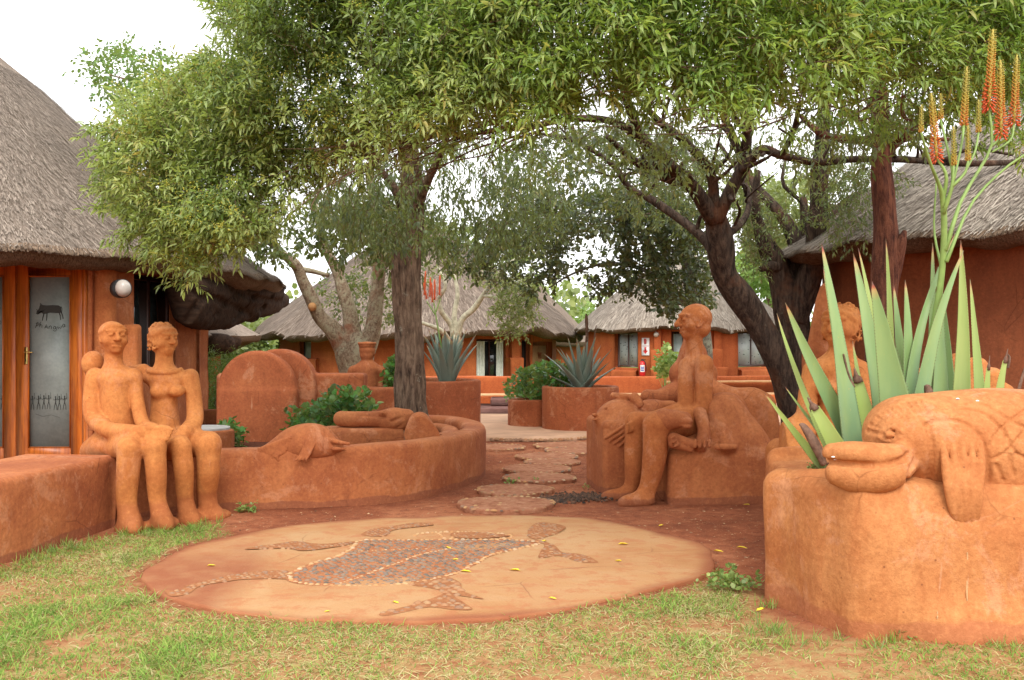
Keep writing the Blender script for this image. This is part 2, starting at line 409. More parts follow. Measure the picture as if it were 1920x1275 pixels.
def clay(name, light, mid, dark, band=None, pits=.5, sc=1.0, wear=0.0):
    light, mid, dark = ((a*.92, b*.92, c_*.78) for a, b, c_ in (light, mid, dark))
    m = Mat(name, .88, .22)
    big = m.noise(1.3*sc, 5, rough=.6, dist=.4); med = m.noise(7*sc, 5, rough=.65); fine = m.noise(95*sc, 3)
    streak = m.noise(3.2*sc, 4, m.world((3.2, 3.2, .55)), rough=.6)
    c = m.ramp(big, [(.30, dark), (.5, mid), (.72, light)])
    c = m.mix(m.ramp(streak, [(.45, 0.), (.72, .55)]), c, dark)
    c = m.mix(m.ramp(med, [(.5, 0.), (.8, .45)]), c, light)
    c = m.mix(m.ramp(med, [(.22, .5), (.42, 0.)]), c, tuple(v*.72 for v in dark))
    # chipped paint flecks and dust specks
    fl = m.ramp(m.noise(24*sc, 4, rough=.7), [(.70, 0.), (.76, .55)])
    c = m.mix(fl, c, tuple(min(1, v*1.45+.03) for v in light))
    c = m.mix(m.ramp(m.noise(38*sc, 3, rough=.75), [(.27, .5), (.33, 0.)]), c, tuple(v*.5 for v in dark))
    if wear:
        sf = m.ramp(m.noise(2.3, 8, rough=.78, dist=.5), [(.54, 0.), (.60, wear)]); c = m.mix(sf, c, (.60, .30, .17))
        dk_ = m.ramp(m.noise(1.15, 7, rough=.7, dist=.9), [(.36, wear*1.1), (.43, 0.)]); c = m.mix(dk_, c, (.30, .095, .035))
        sm_ = m.ramp(m.noise(1.9, 8, m.world((1, 1, .5)), rough=.8), [(.64, 0.), (.70, wear*.8)]); c = m.mix(sm_, c, (.25, .18, .08))
        sc_ = m.ramp(m.noise(5, 3, m.world((3.5, 3.5, .35)), rough=.7, dist=.3), [(.70, 0.), (.73, wear)]); c = m.mix(sc_, c, (.62, .36, .22))
        pv = m.math('MULTIPLY', m.ramp(m.vor(13), [(.05, 1.), (.09, 0.)]), m.ramp(m.noise(3.1, 3), [(.5, 0.), (.56, .8)])); c = m.mix(pv, c, (.20, .07, .03))
    if band:
        g = m.n('ShaderNodeNewGeometry'); sp = m.n('ShaderNodeSeparateXYZ'); m.l(g.outputs['Position'], sp.inputs[0])
        z = m.math('ADD', sp.outputs[2], m.math('MULTIPLY', m.math('SUBTRACT', m.noise(2.1, 3), .5), band[1]))
        f = m.ramp(m.math('DIVIDE', z, band[0]*2), [(.46, .72), (.56, 0.)])
        c = m.mix(f, c, band[2])
    grit = m.noise(34*sc, 5, rough=.75)
    c = m.mix(m.ramp(grit, [(.40, .30), (.52, 0.)]), c, tuple(v*.66 for v in dark)); c = m.mix(m.ramp(grit, [(.55, 0.), (.70, .35)]), c, tuple(min(1, v*1.25) for v in light))
    h = m.math('ADD', m.math('MULTIPLY', med, .9), m.math('ADD', m.math('MULTIPLY', fine, .14), m.math('MULTIPLY', grit, .16)))
    n = m.bump(h, .8, .015*pits**.6)
    # hairline cracks and trowel scratches
    vc = m.vor(2.3*sc, m.mix(.12, m.world(), m.n('ShaderNodeTexNoise').outputs[1]), 'DISTANCE_TO_EDGE')
    crk = m.math('MULTIPLY', m.ramp(vc, [(.0, 1.), (.012, 0.)]), m.ramp(m.noise(1.7*sc, 3), [(.52, 0.), (.60, .55)]))
    c = m.mix(crk, c, tuple(v*.45 for v in dark))
    n = m.bump(m.ramp(m.vor(26*sc, m.world((1, 1, .6))), [(0., 0.), (.16, 1.)]), .18*pits, .006, n)
    return m.fin(c, n)
CL = {}
CL['statue'] = clay('clay_statue', (.62, .27, .10), (.53, .195, .066), (.41, .125, .042), band=(.22, .10, (.33, .10, .036)), pits=.6, wear=.22)
CL['near'] = clay('clay_near', (.60, .27, .12), (.50, .195, .078), (.41, .13, .048), band=(.10, .16, (.36, .12, .052)), pits=1.3, wear=.38)
CL['mid'] = clay('clay_mid', (.56, .215, .085), (.46, .15, .056), (.35, .10, .038), band=(.06, .10, (.24, .08, .04)), pits=.7, wear=.4)
CL['wall'] = clay('clay_wall', (.54, .205, .09), (.43, .14, .06), (.31, .09, .042), band=(.06, .10, (.24, .08, .042)), pits=.8, wear=.32)
CL['deep'] = clay('clay_deep', (.46, .15, .068), (.37, .105, .048), (.27, .075, .036), pits=.7, wear=.4)
CL['hut'] = clay('clay_hut', (.52, .15, .055), (.44, .11, .04), (.34, .078, .03), pits=.5)
CL['red_brown'] = clay('clay_red_brown', (.34, .105, .048), (.265, .08, .038), (.20, .06, .031), pits=.5)  # red-brown clay of the right hut's wall and plinth
CL['cream'] = clay('clay_cream', (.62, .38, .23), (.55, .32, .18), (.46, .24, .13))

def thatch(name, lt, md, dk, su=70, sv=7, b=1.0):
    m = Mat(name, .95, .1)
    a = m.noise(1, 3, m.vec('UV', (su, sv, 1)), rough=.7); a2 = m.noise(1, 4, m.vec('UV', (su*.35, sv*.45, 1)), rough=.7)
    big = m.noise(.9, 4); 
    s_ = m.math('ADD', m.math('MULTIPLY', a, .65), m.math('MULTIPLY', a2, .35))
    c = m.ramp(s_, [(.34, dk), (.47, md), (.62, lt)])
    c = m.mix(m.ramp(big, [(.3, .45), (.6, 0.)]), c, tuple(v*.62 for v in md))
    return m.fin(c, m.bump(s_, .9*b, .03))
TH_N = thatch('thatch_near', (.33, .265, .215), (.23, .18, .14), (.07, .05, .038), 60, 7)
TH_F = thatch('thatch_far', (.38, .33, .27), (.28, .235, .19), (.13, .105, .082), 26, 4)
TH_A = thatch('thatch_brown', (.27, .215, .17), (.19, .145, .115), (.085, .063, .05), 26, 4)
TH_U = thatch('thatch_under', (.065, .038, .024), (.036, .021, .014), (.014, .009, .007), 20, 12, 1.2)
TH_E = thatch('thatch_edge', (.26, .18, .12), (.13, .085, .055), (.045, .03, .022), 90, 30, 1.3)
def straw(name, a, b):
    m = Mat(name, .9, .15); return m.fin(m.ramp(m.attr('rnd'), [(0., a), (1., b)]))
STRAW = straw('straw', (.10, .075, .055), (.42, .345, .28))
STRAW_G = straw('straw_grey', (.13, .10, .08), (.49, .43, .355))
STRAW_A = straw('straw_brown', (.09, .065, .05), (.33, .265, .21))
STRAW_D = straw('straw_dark', (.06, .04, .03), (.30, .21, .14))

def bark(name, lt, md, dk, lich, lf=.55, sc=1.0, zs=.22, red=None):
    m = Mat(name, .92, .15)
    f = m.noise(22*sc, 5, m.world((1, 1, zs)), rough=.7, dist=.3); p = m.noise(5*sc, 5, rough=.7); q = m.noise(30*sc, 3, rough=.7)
    c = m.ramp(f, [(.34, dk), (.5, md), (.68, lt)])
    c = m.mix(m.ramp(m.math('ADD', m.math('MULTIPLY', p, .7), m.math('MULTIPLY', q, .3)), [(lf, 0.), (lf+.07, .75)]), c, lich)
    if red: c = m.mix(m.ramp(m.noise(2.2, 4, rough=.6), [(.57, 0.), (.68, .6)]), c, red)
    return m.fin(c, m.bump(m.math('ADD', f, m.math('MULTIPLY', q, .3)), 1.0, .035/sc**.5))
BK_ROUGH = bark('bark_rough', (.27, .19, .13), (.15, .10, .068), (.045, .03, .022), (.34, .33, .26), .60)
BK_PALE = bark('bark_pale', (.42, .33, .23), (.29, .215, .145), (.145, .09, .06), (.45, .42, .29), .49, 1.1, .7, red=(.32, .10, .05))
BK_DARK = bark('bark_dark', (.13, .09, .065), (.065, .045, .034), (.022, .016, .013), (.20, .20, .14), .60, red=(.15, .062, .03))
BK_RED = bark('bark_red', (.24, .10, .06), (.14, .055, .035), (.05, .022, .018), (.22, .19, .14), .68)
BK_TWIG = bark('bark_twig', (.32, .21, .15), (.21, .13, .09), (.10, .06, .042), (.22, .2, .13), .62, 2.0)
BK_LICHEN = bark('bark_lichen', (.22, .19, .14), (.12, .10, .075), (.05, .04, .032), (.30, .31, .22), .50)

def leafmat(name, stops, trans=.35, tcol=None, rough=.42, spec=.45):
    m = Mat(name, rough, spec); r = m.attr('rnd')
    c = m.ramp(r, stops); g = m.n('ShaderNodeNewGeometry')
    back = m.mix(.35, c, (.30, .34, .20)); c2 = m.mix(g.outputs['Backfacing'], c, back)
    m.fin(c2); m.translucent(m.mix(.6, c, tcol or (.30, .38, .06)), trans); return m.m
LF_CANOPY = leafmat('leaf_canopy', [(0., (.07, .16, .025)), (.25, (.18, .36, .055)), (.58, (.33, .53, .09)), (.86, (.50, .64, .14)), (1., (.62, .52, .12))], .5)
LF_LOBE = leafmat('leaf_lobe', [(0., (.11, .20, .045)), (.26, (.27, .41, .095)), (.6, (.46, .59, .16)), (.9, (.62, .70, .21)), (1., (.66, .54, .14))], .5)
LF_SHADE = leafmat('leaf_shade', [(0., (.04, .065, .022)), (.5, (.10, .145, .045)), (.85, (.20, .24, .08)), (1., (.28, .27, .10))], .40)  # darker leaf colour, the shading under the canopy is painted into it
LF_DARK = leafmat('leaf_dark', [(0., (.018, .032, .014)), (.6, (.045, .07, .028)), (1., (.10, .13, .05))], .25)
LF_PALE = leafmat('leaf_pale', [(0., (.09, .12, .04)), (.5, (.20, .25, .08)), (1., (.36, .38, .14))], .4)
LF_BUSH = leafmat('leaf_bush', [(0., (.04, .10, .018)), (.5, (.10, .22, .035)), (1., (.25, .40, .07))], .35)
LF_BRIGHT = leafmat('leaf_bright', [(0., (.10, .19, .04)), (.5, (.24, .37, .09)), (1., (.45, .55, .18))], .4)
LF_GERAN = leafmat('leaf_geranium', [(0., (.02, .07, .014)), (.4, (.045, .16, .025)), (.8, (.09, .27, .04)), (1., (.25, .30, .05))], .3)
BERRY = Mat('berry', .4, .5); BERRY = BERRY.fin(BERRY.ramp(BERRY.attr('rnd'), [(0., (.30, .32, .04)), (1., (.55, .48, .06))]))
GRASS = leafmat('grass_blade', [(0., (.10, .20, .03)), (.3, (.20, .36, .06)), (.55, (.35, .47, .10)), (.72, (.50, .46, .19)), (1., (.62, .50, .28))], .35, (.4, .45, .12), .6, .2)
def plain(name, col, rough=.6, spec=.3, metal=0.0, var=.12, sc=9, bump=.1):
    m = Mat(name, rough, spec); m.b.inputs['Metallic'].default_value = metal
    f = m.noise(sc, 4)
    return m.fin(m.mix(m.ramp(f, [(.3, 0.), (.7, 1.)]), tuple(c*(1-var) for c in col), tuple(min(1, c*(1+var)) for c in col)), m.bump(m.noise(sc*8, 3), bump, .004))
def wood(name, lt, dk, rough=.35):
    m = Mat(name, rough, .4); f = m.noise(3, 5, m.world((11, 11, .7)), rough=.6, dist=.6)
    return m.fin(m.mix(m.ramp(m.noise(1.6, 3), [(.35, 0.), (.65, 1.)]), m.ramp(f, [(.35, dk), (.6, lt)]), m.ramp(f, [(.35, tuple(v*.7 for v in dk)), (.65, tuple(v*.8 for v in lt))])), m.bump(f, .12, .003))
WOOD = wood('varnished_wood', (.60, .155, .018), (.36, .075, .010))
WOOD_D = wood('dark_wood', (.09, .032, .018), (.045, .018, .012))
def frosted(name, a, b, rough=.35):
    m = Mat(name, rough, .4); f = m.noise(2.6, 6, rough=.65); g = m.noise(30, 4)
    c = m.ramp(m.math('ADD', m.math('MULTIPLY', f, .75), m.math('MULTIPLY', g, .25)), [(.32, a), (.66, b)])
    return m.fin(c, m.bump(g, .05, .002))
FROST = frosted('frosted_glass', (.19, .235, .22), (.33, .385, .355))
FROST_F = frosted('frosted_glass_far', (.25, .29, .28), (.42, .46, .45))
DGLASS = Mat('dark_glass', .05, .8); DGLASS = DGLASS.fin(DGLASS.ramp(DGLASS.noise(1.5, 2), [(.3, (.006, .008, .009)), (.7, (.022, .026, .026))]))
INK = plain('ink', (.035, .04, .035), .7); BRASS = plain('brass', (.62, .42, .14), .3, .5, 1.0)
BLACKISH = plain('dark_rubber', (.03, .03, .03), .5); LAMPW = plain('lamp_glass', (.46, .42, .37), .3, .5)
WHITE = plain('white_paint', (.72, .71, .68), .5); REDP = plain('red_paint', (.55, .02, .02), .3, .5); BLUEP = plain('blue_print', (.08, .12, .4), .5)
CURT = Mat('curtain_cloth', .9, .1); CURT = CURT.fin(CURT.ramp(CURT.noise(14, 3), [(.3, (.48, .50, .44)), (.7, (.66, .67, .60))]))
DARKROOM = plain('dark_interior', (.02, .014, .012), .9)  # near-black colour, the darkness of unlit rooms is painted in
CONC = plain('grey_concrete', (.40, .385, .36), .85, .2, 0, .18, 14, .4)
COURT = plain('courtyard_concrete', (.50, .30, .19), .9, .2, 0, .18, 2.2, .3)
STEPM = plain('painted_step', (.26, .13, .11), .8, .2, 0, .2, 6, .3)
DSOIL = plain('dark_soil', (.11, .042, .026), .95, .1, 0, .5, 22, 1.0)
def soil():
    m = Mat('red_soil', .96, .1)
    a = m.noise(.8, 6, rough=.62); b = m.noise(9, 6, rough=.7); c_ = m.noise(70, 4, rough=.7)
    c = m.ramp(a, [(.32, (.20, .062, .03)), (.5, (.29, .095, .045)), (.68, (.42, .165, .08))])
    c = m.mix(m.ramp(b, [(.36, .6), (.52, 0.)]), c, (.15, .045, .025))
    c = m.mix(m.ramp(b, [(.56, 0.), (.76, .6)]), c, (.50, .23, .12))
    c = m.mix(m.ramp(m.noise(46, 3, rough=.8), [(.63, 0.), (.68, .7)]), c, (.52, .34, .20))
    c = m.mix(m.ramp(m.noise(60, 3, rough=.8), [(.30, .7), (.36, 0.)]), c, (.07, .03, .02))
    lw = m.attr('lawn')
    thatchy = m.ramp(b, [(.32, (.28, .105, .048)), (.5, (.36, .19, .085)), (.7, (.35, .29, .12))])
    c = m.mix(lw, c, thatchy)
    far = m.attr('far'); c = m.mix(far, c, m.ramp(b, [(.3, (.12, .2, .05)), (.7, (.25, .33, .10))]))
    h = m.math('ADD', m.math('MULTIPLY', b, .7), m.math('MULTIPLY', c_, .3))
    return m.fin(c, m.bump(h, .9, .03))
SOIL = soil()
def patio():
    m = Mat('patio_slab', .9, .2)
    a = m.noise(1.1, 5, rough=.6, dist=.5); b = m.noise(14, 5, rough=.7); tr = m.noise(2.4, 5, m.world((1, 3.4, 1)), rough=.6, dist=.8)
    c = m.ramp(a, [(.3, (.37, .165, .065)), (.5, (.43, .225, .098)), (.7, (.45, .275, .135))])
    c = m.mix(m.ramp(tr, [(.45, 0.), (.7, .5)]), c, (.45, .265, .135))
    c = m.mix(m.ramp(b, [(.62, 0.), (.8, .5)]), c, (.38, .14, .06))
    c = m.mix(m.ramp(m.noise(55, 3, rough=.8), [(.28, .5), (.33, 0.)]), c, (.3, .12, .06))
    stn = m.ramp(m.noise(5.5, 6, rough=.75), [(.40, .6), (.50, 0.)]); c = m.mix(stn, c, (.40, .15, .065))
    vc = m.vor(1.15, m.mix(.15, m.world(), m.n('ShaderNodeTexNoise').outputs[1]), 'DISTANCE_TO_EDGE'); c = m.mix(m.math('MULTIPLY', m.ramp(vc, [(.0, .7), (.006, 0.)]), m.ramp(m.noise(1.3, 2), [(.5, 0.), (.6, 1.)])), c, (.2, .08, .04))
    d = m.attr('rnd'); c = m.mix(m.math('MULTIPLY', d, m.ramp(m.noise(3.5, 5), [(.3, .55), (.55, 1.)])), c, (.29, .10, .045))
    return m.fin(c, m.bump(m.math('ADD', b, m.math('MULTIPLY', m.noise(70, 3), .5)), .7, .010))
PATIO = patio()
def pebmat(name, cols, rough=.8):
    m = Mat(name, rough, .12); oi = m.n('ShaderNodeObjectInfo')
    r = m.math('FRACT', m.math('ADD', oi.outputs['Random'], m.attr('rnd')))
    k = [(i/(len(cols)-1), c) for i, c in enumerate(cols)]
    return m.fin(m.mix(m.ramp(m.noise(40, 3), [(.4, 0.), (.7, .35)]), m.ramp(r, k), (.42, .18, .09)), m.bump(m.noise(140, 2), .15, .003))
PB_GREY = pebmat('pebble_grey', [(.105, .09, .075), (.155, .14, .12), (.22, .185, .145), (.25, .16, .10), (.13, .115, .095)])
PB_TAN = pebmat('pebble_tan', [(.44, .26, .12), (.49, .33, .175), (.44, .22, .09), (.50, .39, .26)])
PB_RED = pebmat('pebble_red', [(.30, .145, .07), (.35, .19, .10), (.24, .14, .09), (.38, .23, .12), (.21, .14, .10)])
PB_DARK = pebmat('gravel_dark', [(.035, .028, .024), (.07, .052, .042), (.10, .065, .045)])
def aloem(name, base, mid, tip):
    m = Mat(name, .38, .45); t = m.attr('rnd')
    c = m.ramp(t, [(0., base), (.45, mid), (.88, tuple(min(1, v*1.12) for v in mid)), (.945, (.42, .30, .12)), (.965, (.36, .09, .05)), (.985, (.14, .05, .04))])
    c = m.mix(m.ramp(m.noise(9, 4, m.world((1, 1, .25))), [(.4, 0.), (.7, .45)]), c, tip)
    c = m.mix(m.ramp(m.noise(52, 2, rough=.8), [(.70, 0.), (.74, .6)]), c, (.42, .30, .10))
    return m.fin(c, m.bump(m.noise(5, 3, m.world((6, 6, .5))), .12, .01), None)
AL_BIG = aloem('aloe_green', (.145, .24, .13), (.18, .29, .11), (.31, .38, .12))
AL_YEL = aloem('aloe_yellow_green', (.17, .23, .07), (.26, .35, .09), (.37, .41, .13))
AL_SM = aloem('aloe_blue_grey', (.12, .165, .13), (.17, .22, .18), (.22, .26, .19))
AL_DRY = plain('aloe_dry', (.17, .10, .07), .9, .1, 0, .4, 30, .6)
STALK = plain('flower_stalk', (.22, .34, .09), .5, .4, 0, .2, 8)
FLO = Mat('aloe_flower', .5, .3); FLO = FLO.fin(FLO.ramp(FLO.attr('rnd'), [(0., (.55, .065, .025)), (.3, (.62, .14, .035)), (.6, (.55, .26, .05)), (.85, (.46, .34, .05)), (1., (.33, .32, .08))]))
YLEAF = plain('yellow_leaf', (.80, .60, .04), .6, .3, 0, .2, 30)

MORTAR2 = Mat('limb_mortar', .95, .1); MORTAR2 = MORTAR2.fin(MORTAR2.ramp(MORTAR2.noise(20, 4, rough=.7), [(.32, (.26, .10, .043)), (.6, (.36, .155, .068))]), MORTAR2.bump(MORTAR2.noise(60, 3), .6, .01))
MORTAR = Mat('mosaic_mortar', .95, .1); MORTAR = MORTAR.fin(MORTAR.ramp(MORTAR.noise(26, 4, rough=.7), [(.32, (.26, .09, .04)), (.6, (.42, .175, .08))]), MORTAR.bump(MORTAR.noise(60, 3), .6, .01))
PATHS = Mat('path_slab', .95, .1); PATHS = PATHS.fin(PATHS.ramp(PATHS.noise(12, 5, rough=.7), [(.3, (.24, .085, .045)), (.5, (.36, .155, .085)), (.7, (.46, .25, .15))]), PATHS.bump(PATHS.noise(40, 4), .7, .02))

# ------------------------------------------------------------------ ground
def inpoly(x, y, poly):
    x = np.asarray(x, float); y = np.asarray(y, float); c = np.zeros(x.shape, bool); P = np.asarray(poly)
    j = len(P)-1
    for i in range(len(P)):
        xi, yi, xj, yj = P[i][0], P[i][1], P[j][0], P[j][1]
        c ^= ((yi > y) != (yj > y)) & (x < (xj-xi)*(y-yi)/((yj-yi) if yj != yi else 1e-9)+xi); j = i
    return c
LAWN_PX = [(-60, 1078), (0, 1062), (110, 1026), (215, 1000), (300, 992), (400, 985), (420, 1003), (330, 1022), (268, 1058), (240, 1085), (252, 1112), (330, 1142),
           (450, 1160), (650, 1174), (900, 1170), (1050, 1157), (1180, 1128), (1290, 1100), (1345, 1080), (1425, 1092), (1425, 1140), (1500, 1178), (1620, 1200), (1800, 1206), (2000, 1208)]
LAWN = [G(*p)[:2] for p in LAWN_PX]+[np.array([5, 4.6]), np.array([5, 1.5]), np.array([-5, 1.5]), np.array([-5, 6.0])]
def gz(x, y):
    P = np.stack([x, y, 0*x], -1); return (wob(P, 3.1, 2)*.012+wob(P, 11, 6)*.005)*np.clip((16-np.asarray(y))/4, 0, 1)-.004
def axis(segs):
    out = []
    for a, b, st in segs: out += list(np.arange(a, b, st))
    return np.array(out+[segs[-1][1]])
gx = axis([(-300, -40, 20), (-40, -8, 2), (-8, -5, .4), (-5, 5, .07), (5, 8, .4), (8, 40, 2), (40, 300, 20)])
gy = axis([(-60, 0, 6), (0, 3, .5), (3, 12, .07), (12, 20, .4), (20, 40, 2), (40, 400, 20)])
X, Y = np.meshgrid(gx, gy); V = np.stack([X, Y, gz(X, Y)], -1).reshape(-1, 3)
lw = np.zeros(X.shape)
for k in range(9): lw += inpoly(X+rng.normal(0, .06), Y+rng.normal(0, .06), LAWN)/9.
far = np.clip((Y-23)/3, 0, 1)+np.clip((-5.2-X), 0, 1)*np.clip((Y-14)/3, 0, 1)
go = obj('ground', V, grid_faces(len(gy), len(gx), wrap=False), SOIL); setp(go, 'red earth ground with worn lawn at the front', kind='structure')
for nm, v in (('lawn', lw), ('far', np.clip(far, 0, 1))):
    a = go.data.attributes.new(nm, 'FLOAT', 'POINT'); a.data.foreach_set('value', v.ravel().astype(np.float32))
# courtyard paving beyond the path
def slab(name, pts, z0, z1, mat, parent=None, rad=.02, rndf=None, rings=(1, .97, .9, .8, .65, .5, .35, .2), disp=.004):
    pts = np.asarray(pts, float); c = pts.mean(0); n = len(pts); V = [np.c_[pts*1.0, np.full(n, z0)], np.c_[pts, np.full(n, z1-rad)]]
    for f in rings:
        q = c+(pts-c)*f*(1-rad*.4 if f == 1 else 1); V.append(np.c_[q, np.full(n, z1)])
    V = np.vstack(V+[np.array([[c[0], c[1], z1]])]); V[2*n:, 2] += wob(V[2*n:], 4, 3)*disp
    m = len(rings)+2; F = [grid_faces(m, n), np.array([((m-1)*n+j, (m-1)*n+(j+1) % n, m*n) for j in range(n)])]
    return obj(name, V, F, mat, parent, rnd=None if rndf is None else rndf(V))
def wavy(pts, n, amp, seed, freq=3):
    P = smooth_path(np.asarray(pts, float), n, closed=True); Q = np.c_[P, np.zeros(len(P))]
    return P+np.stack([wob(Q, freq, seed), wob(Q, freq, seed+3)], -1)*amp
ct = slab('courtyard', wavy([(-2.2, 15.0), (-.3, 14.8), (.55, 14.7), (1.2, 15.2), (1.9, 17.5), (7, 18), (9, 23), (0, 23.6), (-6, 23), (-5, 17)], 200, .05, 3), -.02, .055, COURT)
setp(ct, 'pale concrete courtyard between the planters and the terrace', kind='structure')

# ------------------------------------------------------------------ mosaic slab
SLZ = .016
sp = [(268, 1085), (300, 1048), (390, 1015), (540, 986), (760, 969), (960, 966), (1110, 972), (1215, 992), (1310, 1018), (1338, 1048), (1310, 1078), (1220, 1108), (1100, 1136), (960, 1155), (800, 1165), (600, 1163), (430, 1148), (320, 1122)]
SLABP = wavy([G(px, py, SLZ)[:2] for px, py in sp], 300, .032, 2, 5)
SLABP = SLABP+np.stack([wob(np.c_[SLABP, SLABP[:, 0]*0], 22, 4), wob(np.c_[SLABP, SLABP[:, 0]*0], 22, 9)], -1)*.010
mos = thing('mosaic_slab', 'round orange concrete slab with pebble mosaic of a crawling creature', 'mosaic', (-.4, 6.8, 0))
def dirt(V):
    a = np.clip((-1.62-V[:, 0]+wob(V, 2.4, 8)*.22)/.25, 0, 1)*np.clip(1-(V[:, 1]-6.4)/1.2, 0, 1)
    d = np.sqrt(((V[:, None, :2]-SLABP[None])**2).sum(-1)).min(1)
    return np.maximum(a, np.clip(1.1-(d+wob(V, 7, 3)*.05)/.09, 0, 1))
slab('slab', SLABP, -.03, SLZ, PATIO, mos, rad=.010, rings=tuple(np.linspace(1, .03, 60)), rndf=dirt)
pebs = []     # x, y, size, material key
def PG(l): return [G(px, py, SLZ)[:2] for px, py in l]
def line_pebs(l, size, key, jit=.006, n=60):
    P = resample(catmull(PG(l), n), size*1.02)
    for i, p in enumerate(P): pebs.append((p[0]+rng.normal(0, jit), p[1]+rng.normal(0, jit), size*rng.uniform(.75, 1.1), key, i))
def mortar(l, z=.0025):
    A = np.array(smooth_path(PG(l), 90, closed=True)); A = A+np.stack([wob(np.c_[A, A[:, 0]*0], 14, 2), wob(np.c_[A, A[:, 0]*0], 14, 5)], -1)*.008
    c = A.mean(0); A = c+(A-c)*1.03; bmm = MB(); bmm.add(np.c_[A, np.full(len(A), SLZ+z)]); o = bpy.data.meshes.new('mortar')
    P = np.c_[A, np.full(len(A), SLZ+z)]-ORG[mos.name]; o.from_pydata([tuple(p) for p in P], [], [list(range(len(P)))]); o.materials.append(MORTAR if z < .003 else MORTAR2); linkm('mortar', o, mos)
def fill_pebs(l, size, key, keep=1.0):
    mortar(l, .0025 if key == 'grey' else .004)
    A = np.array(smooth_path(PG(l), 80, closed=True)); lo, hi = A.min(0), A.max(0); st = size*1.06
    for r, yy in enumerate(np.arange(lo[1], hi[1], st*.88)):
        for xx in np.arange(lo[0]+(r % 2)*st/2, hi[0], st):
            x, y = xx+rng.normal(0, st*.12), yy+rng.normal(0, st*.12)
            if rng.random() > keep or not inpoly(x, y, A): continue
            if any(abs(x-p[0])+abs(y-p[1]) < (size+p[2])*.40 for p in pebs): continue
            pebs.append((x, y, size*rng.uniform(.7, 1.1), key, 0))
body = [(541, 1077), (556, 1092), (620, 1098), (700, 1099), (770, 1094), (850, 1077), (900, 1052), (925, 1040), (985, 1026), (1010, 1018), (960, 1013), (870, 1012), (780, 1013), (700, 1013), (672, 1017), (658, 1030), (630, 1045), (585, 1057)]
line_pebs(body+[body[0]], .043, 'tan', n=160)
line_pebs([(640, 1094), (700, 1073), (745, 1056), (790, 1040), (850, 1028)], .032, 'tan')
line_pebs([(672, 1034), (740, 1031), (800, 1030)], .03, 'tan')
fill_pebs(body, .044, 'grey', .97)
line_pebs([(778, 1005), (790, 1000), (850, 997), (930, 1000), (962, 1006), (930, 1011)], .032, 'tan')
line_pebs([(825, 1000), (832, 1010)], .028, 'tan'); line_pebs([(855, 999), (845, 1011)], .028, 'tan')
fill_pebs([(850, 1000), (900, 999), (955, 1005), (920, 1009), (860, 1009)], .036, 'red', .7)
fill_pebs([(541, 1073), (500, 1071), (440, 1078), (390, 1089), (350, 1100), (340, 1108), (310, 1108), (325, 1118), (355, 1113), (380, 1100), (440, 1089), (500, 1086), (545, 1086)], .042, 'red', .92)
fill_pebs([(668, 1016), (600, 1021), (560, 1016), (530, 1019), (462, 1030), (540, 1029), (570, 1033), (640, 1024)], .040, 'red', .85)
fill_pebs([(680, 1003), (720, 1006), (740, 994), (810, 985), (780, 981), (730, 988), (700, 992)], .040, 'red', .85)
fill_pebs([(990, 1000), (1003, 984), (1025, 981), (1060, 989), (1045, 1000), (1020, 1009), (1000, 1011)], .042, 'red', .8)
fill_pebs([(990, 1018), (1020, 1022), (1012, 1046), (1050, 1043), (1085, 1054), (1118, 1055), (1090, 1040), (1055, 1036), (1035, 1022), (1010, 1014)], .042, 'red', .85)
fill_pebs([(770, 1097), (790, 1084), (830, 1082), (862, 1094), (866, 1110), (905, 1124), (850, 1118), (885, 1141), (850, 1143), (800, 1140), (735, 1154), (715, 1150), (790, 1130), (830, 1112), (800, 1103)], .052, 'red', .95)
def dome(nr=3, ns=8, seed=0):
    r_ = np.random.default_rng(seed); V = []; lum = 1+r_.normal(0, .08, ns)
    for k in range(nr):
        a = k/nr*np.pi/2
        for j in range(ns):
            t = j/ns*2*np.pi; V.append((.5*math.cos(a)*math.cos(t)*lum[j]*1.08, .5*math.cos(a)*math.sin(t)*lum[j]*.86, .32*math.sin(a)))
    V.append((0, 0, .33)); V = np.array(V)
    return V, grid_faces(nr, ns), np.array([((nr-1)*ns+j, (nr-1)*ns+(j+1) % ns, nr*ns) for j in range(ns)])
DOMES = [dome(seed=s) for s in range(4)]
PBM = {'grey': PB_GREY, 'tan': PB_TAN, 'red': PB_RED, 'dark': PB_DARK}
pmesh = {(k, i): rawmesh('pebble', d[0], [d[1], d[2]], PBM[k], rnd=np.zeros(len(d[0]))) for k in PBM for i, d in enumerate(DOMES)}
pebs.sort(key=lambda p: p[1]-(0.9 if p[3] != 'red' else 0))
og = ORG[mos.name]
def put_pebbles(lst, parent, z, n_obj, stuffname='pebbles_small', hk=1.0):
    og = ORG[parent.name]; rest = {}
    for i, (x, y, s, k, _) in enumerate(lst):
        rz = rng.uniform(0, 6.28)
        if i < n_obj:
            o = bpy.data.objects.new('pebble', pmesh[(k, i % 4)]); COL.objects.link(o); o.parent = parent
            o.location = (x-og[0], y-og[1], z-.003-og[2]); o.rotation_euler = (rng.normal(0, .1), rng.normal(0, .1), rz); o.scale = (s, s, s*hk*rng.uniform(.8, 1.15))
        else: rest.setdefault(k, []).append((x, y, s, rz, rng.random()))
    for k, L in rest.items():
        mb = MB()
        for i, (x, y, s, rz, q) in enumerate(L):
            d = DOMES[i % 4]; c, sn = math.cos(rz), math.sin(rz); Vv = d[0]*s*np.array([1, 1, hk])
            Vv = np.c_[Vv[:, 0]*c-Vv[:, 1]*sn+x, Vv[:, 0]*sn+Vv[:, 1]*c+y, Vv[:, 2]+z-.003]; mb.add(Vv, Q=d[1], T=d[2], r=q)
        setp(mb.build(stuffname, PBM[k], parent), kind='stuff')
put_pebbles(pebs, mos, SLZ, 300)

